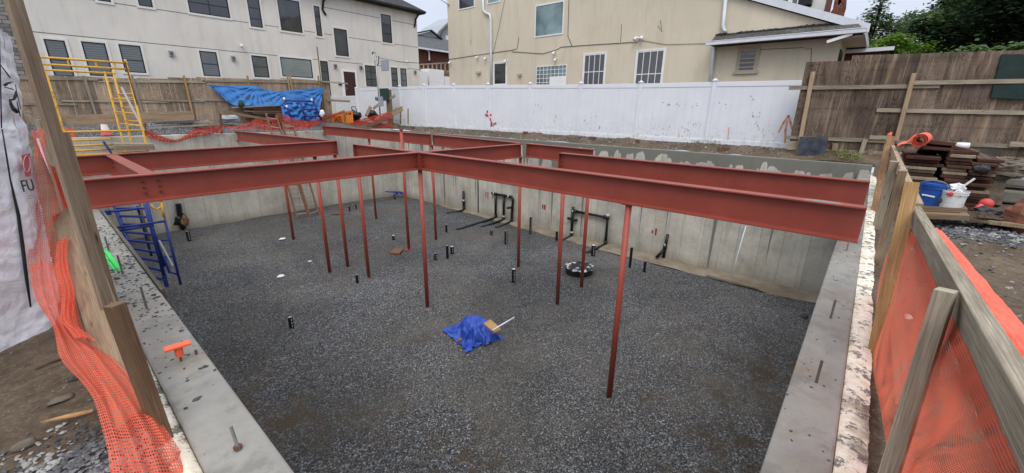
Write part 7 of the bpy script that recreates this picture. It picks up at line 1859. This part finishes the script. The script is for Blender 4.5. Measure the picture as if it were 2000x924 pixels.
letter('printed_lettering', 'FU', .105, o_, x_, u_, simple('dark_print', (.03, .035, .05), (.05, .055, .07), 9, .5), wrp, .002, .62)
for k in range(2):
    pts = [(55, 382+k*5), (68, 379+k*5), (68.5, 381+k*5), (55.5, 384+k*5)]; quadF(pts, M['grey_box'], 'small_print')

# ------------------------------------------------------------------ trees
def tree(name, label, base, top_z, crown, clumps, per, leaf_s, mat, trunk_r=.15, group=None, droop=.3, cl_r=.7, seed=1, flat=.5, hole=.0):
    """crown: list of (centre, radii) ellipsoids that clumps of leaf faces are spread through"""
    rr = random.Random(seed); base = V(base)
    t = thing(name, label, 'tree', base, group)
    mb = MB(); cs = []
    while len(cs) < clumps:
        c, rad = rr.choices(crown, [r_[0]*r_[1]*r_[2] for _, r_ in crown])[0]
        d = V((rr.gauss(0, 1), rr.gauss(0, 1), rr.gauss(0, 1))).normalized()*(rr.random()**.45)
        p = V(c)+V((d.x*rad[0], d.y*rad[1], d.z*rad[2]))
        p += V((nz(p.x, p.y, p.z), nz(p.y, p.z, p.x), nz(p.z, p.x, p.y)*.6))*cl_r
        cs.append(p)
    for p in cs:
        r_ = cl_r*rr.uniform(.5, 1.25)
        for k in range(int(per*rr.uniform(.6, 1.3))):
            d = V((rr.gauss(0, .5), rr.gauss(0, .5), rr.gauss(0, .5)*flat)); q = p+d*r_
            q.z -= droop*(d.x*d.x+d.y*d.y)*r_
            s = leaf_s*rr.uniform(.6, 1.4); a = rr.uniform(0, 6.283)
            n1 = V((math.cos(a), math.sin(a), rr.uniform(-.6, .35))).normalized()
            n2 = n1.cross(V((rr.uniform(-.6, .6), rr.uniform(-.6, .6), 1))).normalized()
            mb.add([q, q+n1*s*.5+n2*s*.32, q+n1*s, q+n1*s*.5-n2*s*.32], [(0, 1, 2, 3)])
    mb.build('crown', M[mat], t)
    mb = MB(); tz = V((base.x, base.y, top_z)); mid = base.lerp(tz, .5)+V((rr.uniform(-.2, .2), rr.uniform(-.2, .2), 0))
    mb.tube([base-V((0, 0, .2)), base+V((0, 0, .6)), mid, tz], [trunk_r*1.3, trunk_r, trunk_r*.7, trunk_r*.15], 8)
    for p in rr.sample(cs, min(len(cs), 26)):
        f_ = max(.2, min(.9, (p.z-base.z)/(top_z-base.z)*.75)); s_ = base.lerp(mid, f_*2) if f_ < .5 else mid.lerp(tz, f_*2-1)
        mb.tube([s_, s_.lerp(p, .5)+V((0, 0, .15)), p], [trunk_r*.35, trunk_r*.2, trunk_r*.06], 5)
    mb.build('trunk', M['bark'], t, smooth=True)
def tq(px, py, x): return on(px, py, 0, x)
GT = 'big dark trees behind the plywood fence'
q = tq(1905, 60, 30); tree('evergreen_tree', 'huge dark evergreen tree behind the plywood fence, its left side fringed against the sky', (30, q.y, .3), 11.5,
    [((30, q.y-.2, 6.0), (2.0, 1.8, 1.7)), ((30.4, q.y-.8, 8.4), (2.0, 1.7, 2.4)), ((29.6, q.y+.3, 3.8), (1.8, 2.0, 1.2))], 420, 90, .18, 'leaf_dk', .3, GT, seed=3, cl_r=.75)
q = tq(2010, 50, 25); tree('evergreen_tree', 'huge dark evergreen tree filling the top right corner', (25, q.y, .3), 10.5,
    [((25, q.y, 4.6), (2.2, 2.3, 2.8)), ((25, q.y-.3, 7.4), (2.4, 2.5, 2.6))], 460, 90, .18, 'leaf_dk', .3, GT, seed=8, cl_r=.75)
q = tq(1815, 62, 25); tree('leafy_tree', 'mid green tree at the left flank of the dark evergreens', (25, q.y, .3), 5.8,
    [((25, q.y-.1, 4.9), (.9, .8, .6)), ((25, q.y-.7, 5.5), (.8, .7, .45)), ((25, q.y+.2, 4.0), (.9, 1.0, .6))], 110, 80, .14, 'leaf_mid', .14, None, seed=5, cl_r=.5)
q = tq(1752, 80, 23); tree('lime_shrub', 'bright lime green spreading shrub above the left part of the plywood fence', (23, q.y, .3), 3.9,
    [((23, .55, 3.98), (.6, .5, .22)), ((22.8, .0, 4.22), (.6, .6, .24)), ((23, -.55, 4.08), (.5, .4, .25)), ((23.2, 0, 3.4), (.9, 1.1, .5))], 110, 80, .11, 'leaf_lime', .1, None, seed=6, cl_r=.42, flat=.3)
q = tq(1712, 60, 30); tree('slender_tree', 'slender sparse tree against the sky right of the brick chimney', (30, q.y, .3), 8.0,
    [((30, 1.2, 7.2), (.4, .35, .8)), ((30, 1.2, 5.9), (.8, .75, .6)), ((30, .9, 4.8), (1.0, .9, .7))], 100, 44, .15, 'leaf_mid', .09, None, seed=12, cl_r=.4)
q = tq(1762, 52, 31); tree('slender_tree', 'pale blossoming tree between the slender tree and the dark evergreens', (31, q.y, .3), 6.6,
    [((31, .1, 5.6), (.9, 1.2, .8)), ((31, .1, 4.6), (1.1, 1.4, .7)), ((31, -.4, 6.2), (.5, .5, .4)), ((31, .7, 5.9), (.4, .4, .4))], 120, 46, .14, 'leaf_pale', .09, None, seed=14, cl_r=.42)
q = tq(1664, 40, 34); tree('small_tree', 'small green tree crown right behind the brick chimney', (34, q.y, .3), 6.2,
    [((34, q.y, 5.6), (.9, .9, .8)), ((34, q.y, 4.6), (1.1, 1.2, .8))], 50, 50, .15, 'leaf_mid', .1, None, seed=15, cl_r=.42)
q = tq(1612, 38, 34); tree('small_tree', 'small green tree crown between the brick pier and the chimney', (34, q.y, .3), 6.2,
    [((34, q.y, 5.5), (.9, .8, .7)), ((34, q.y, 4.6), (1.1, 1.0, .8))], 46, 50, .15, 'leaf_mid', .1, None, seed=16, cl_r=.42)
q = tq(1922, 96, 17.8); tree('broadleaf_shrub', 'light green broad-leaved shrub just over the top of the plywood fence', (17.8, q.y, .3), 3.1,
    [((17.8, q.y+.2, 3.3), (.25, .28, .16)), ((17.8, q.y-.4, 3.15), (.25, .45, .14)), ((17.8, q.y+.4, 3.1), (.25, .25, .14)), ((17.8, q.y, 2.6), (.4, .7, .4))], 70, 30, .13, 'leaf_mid', .05, None, seed=18, cl_r=.22)
# far tree belt behind the houses
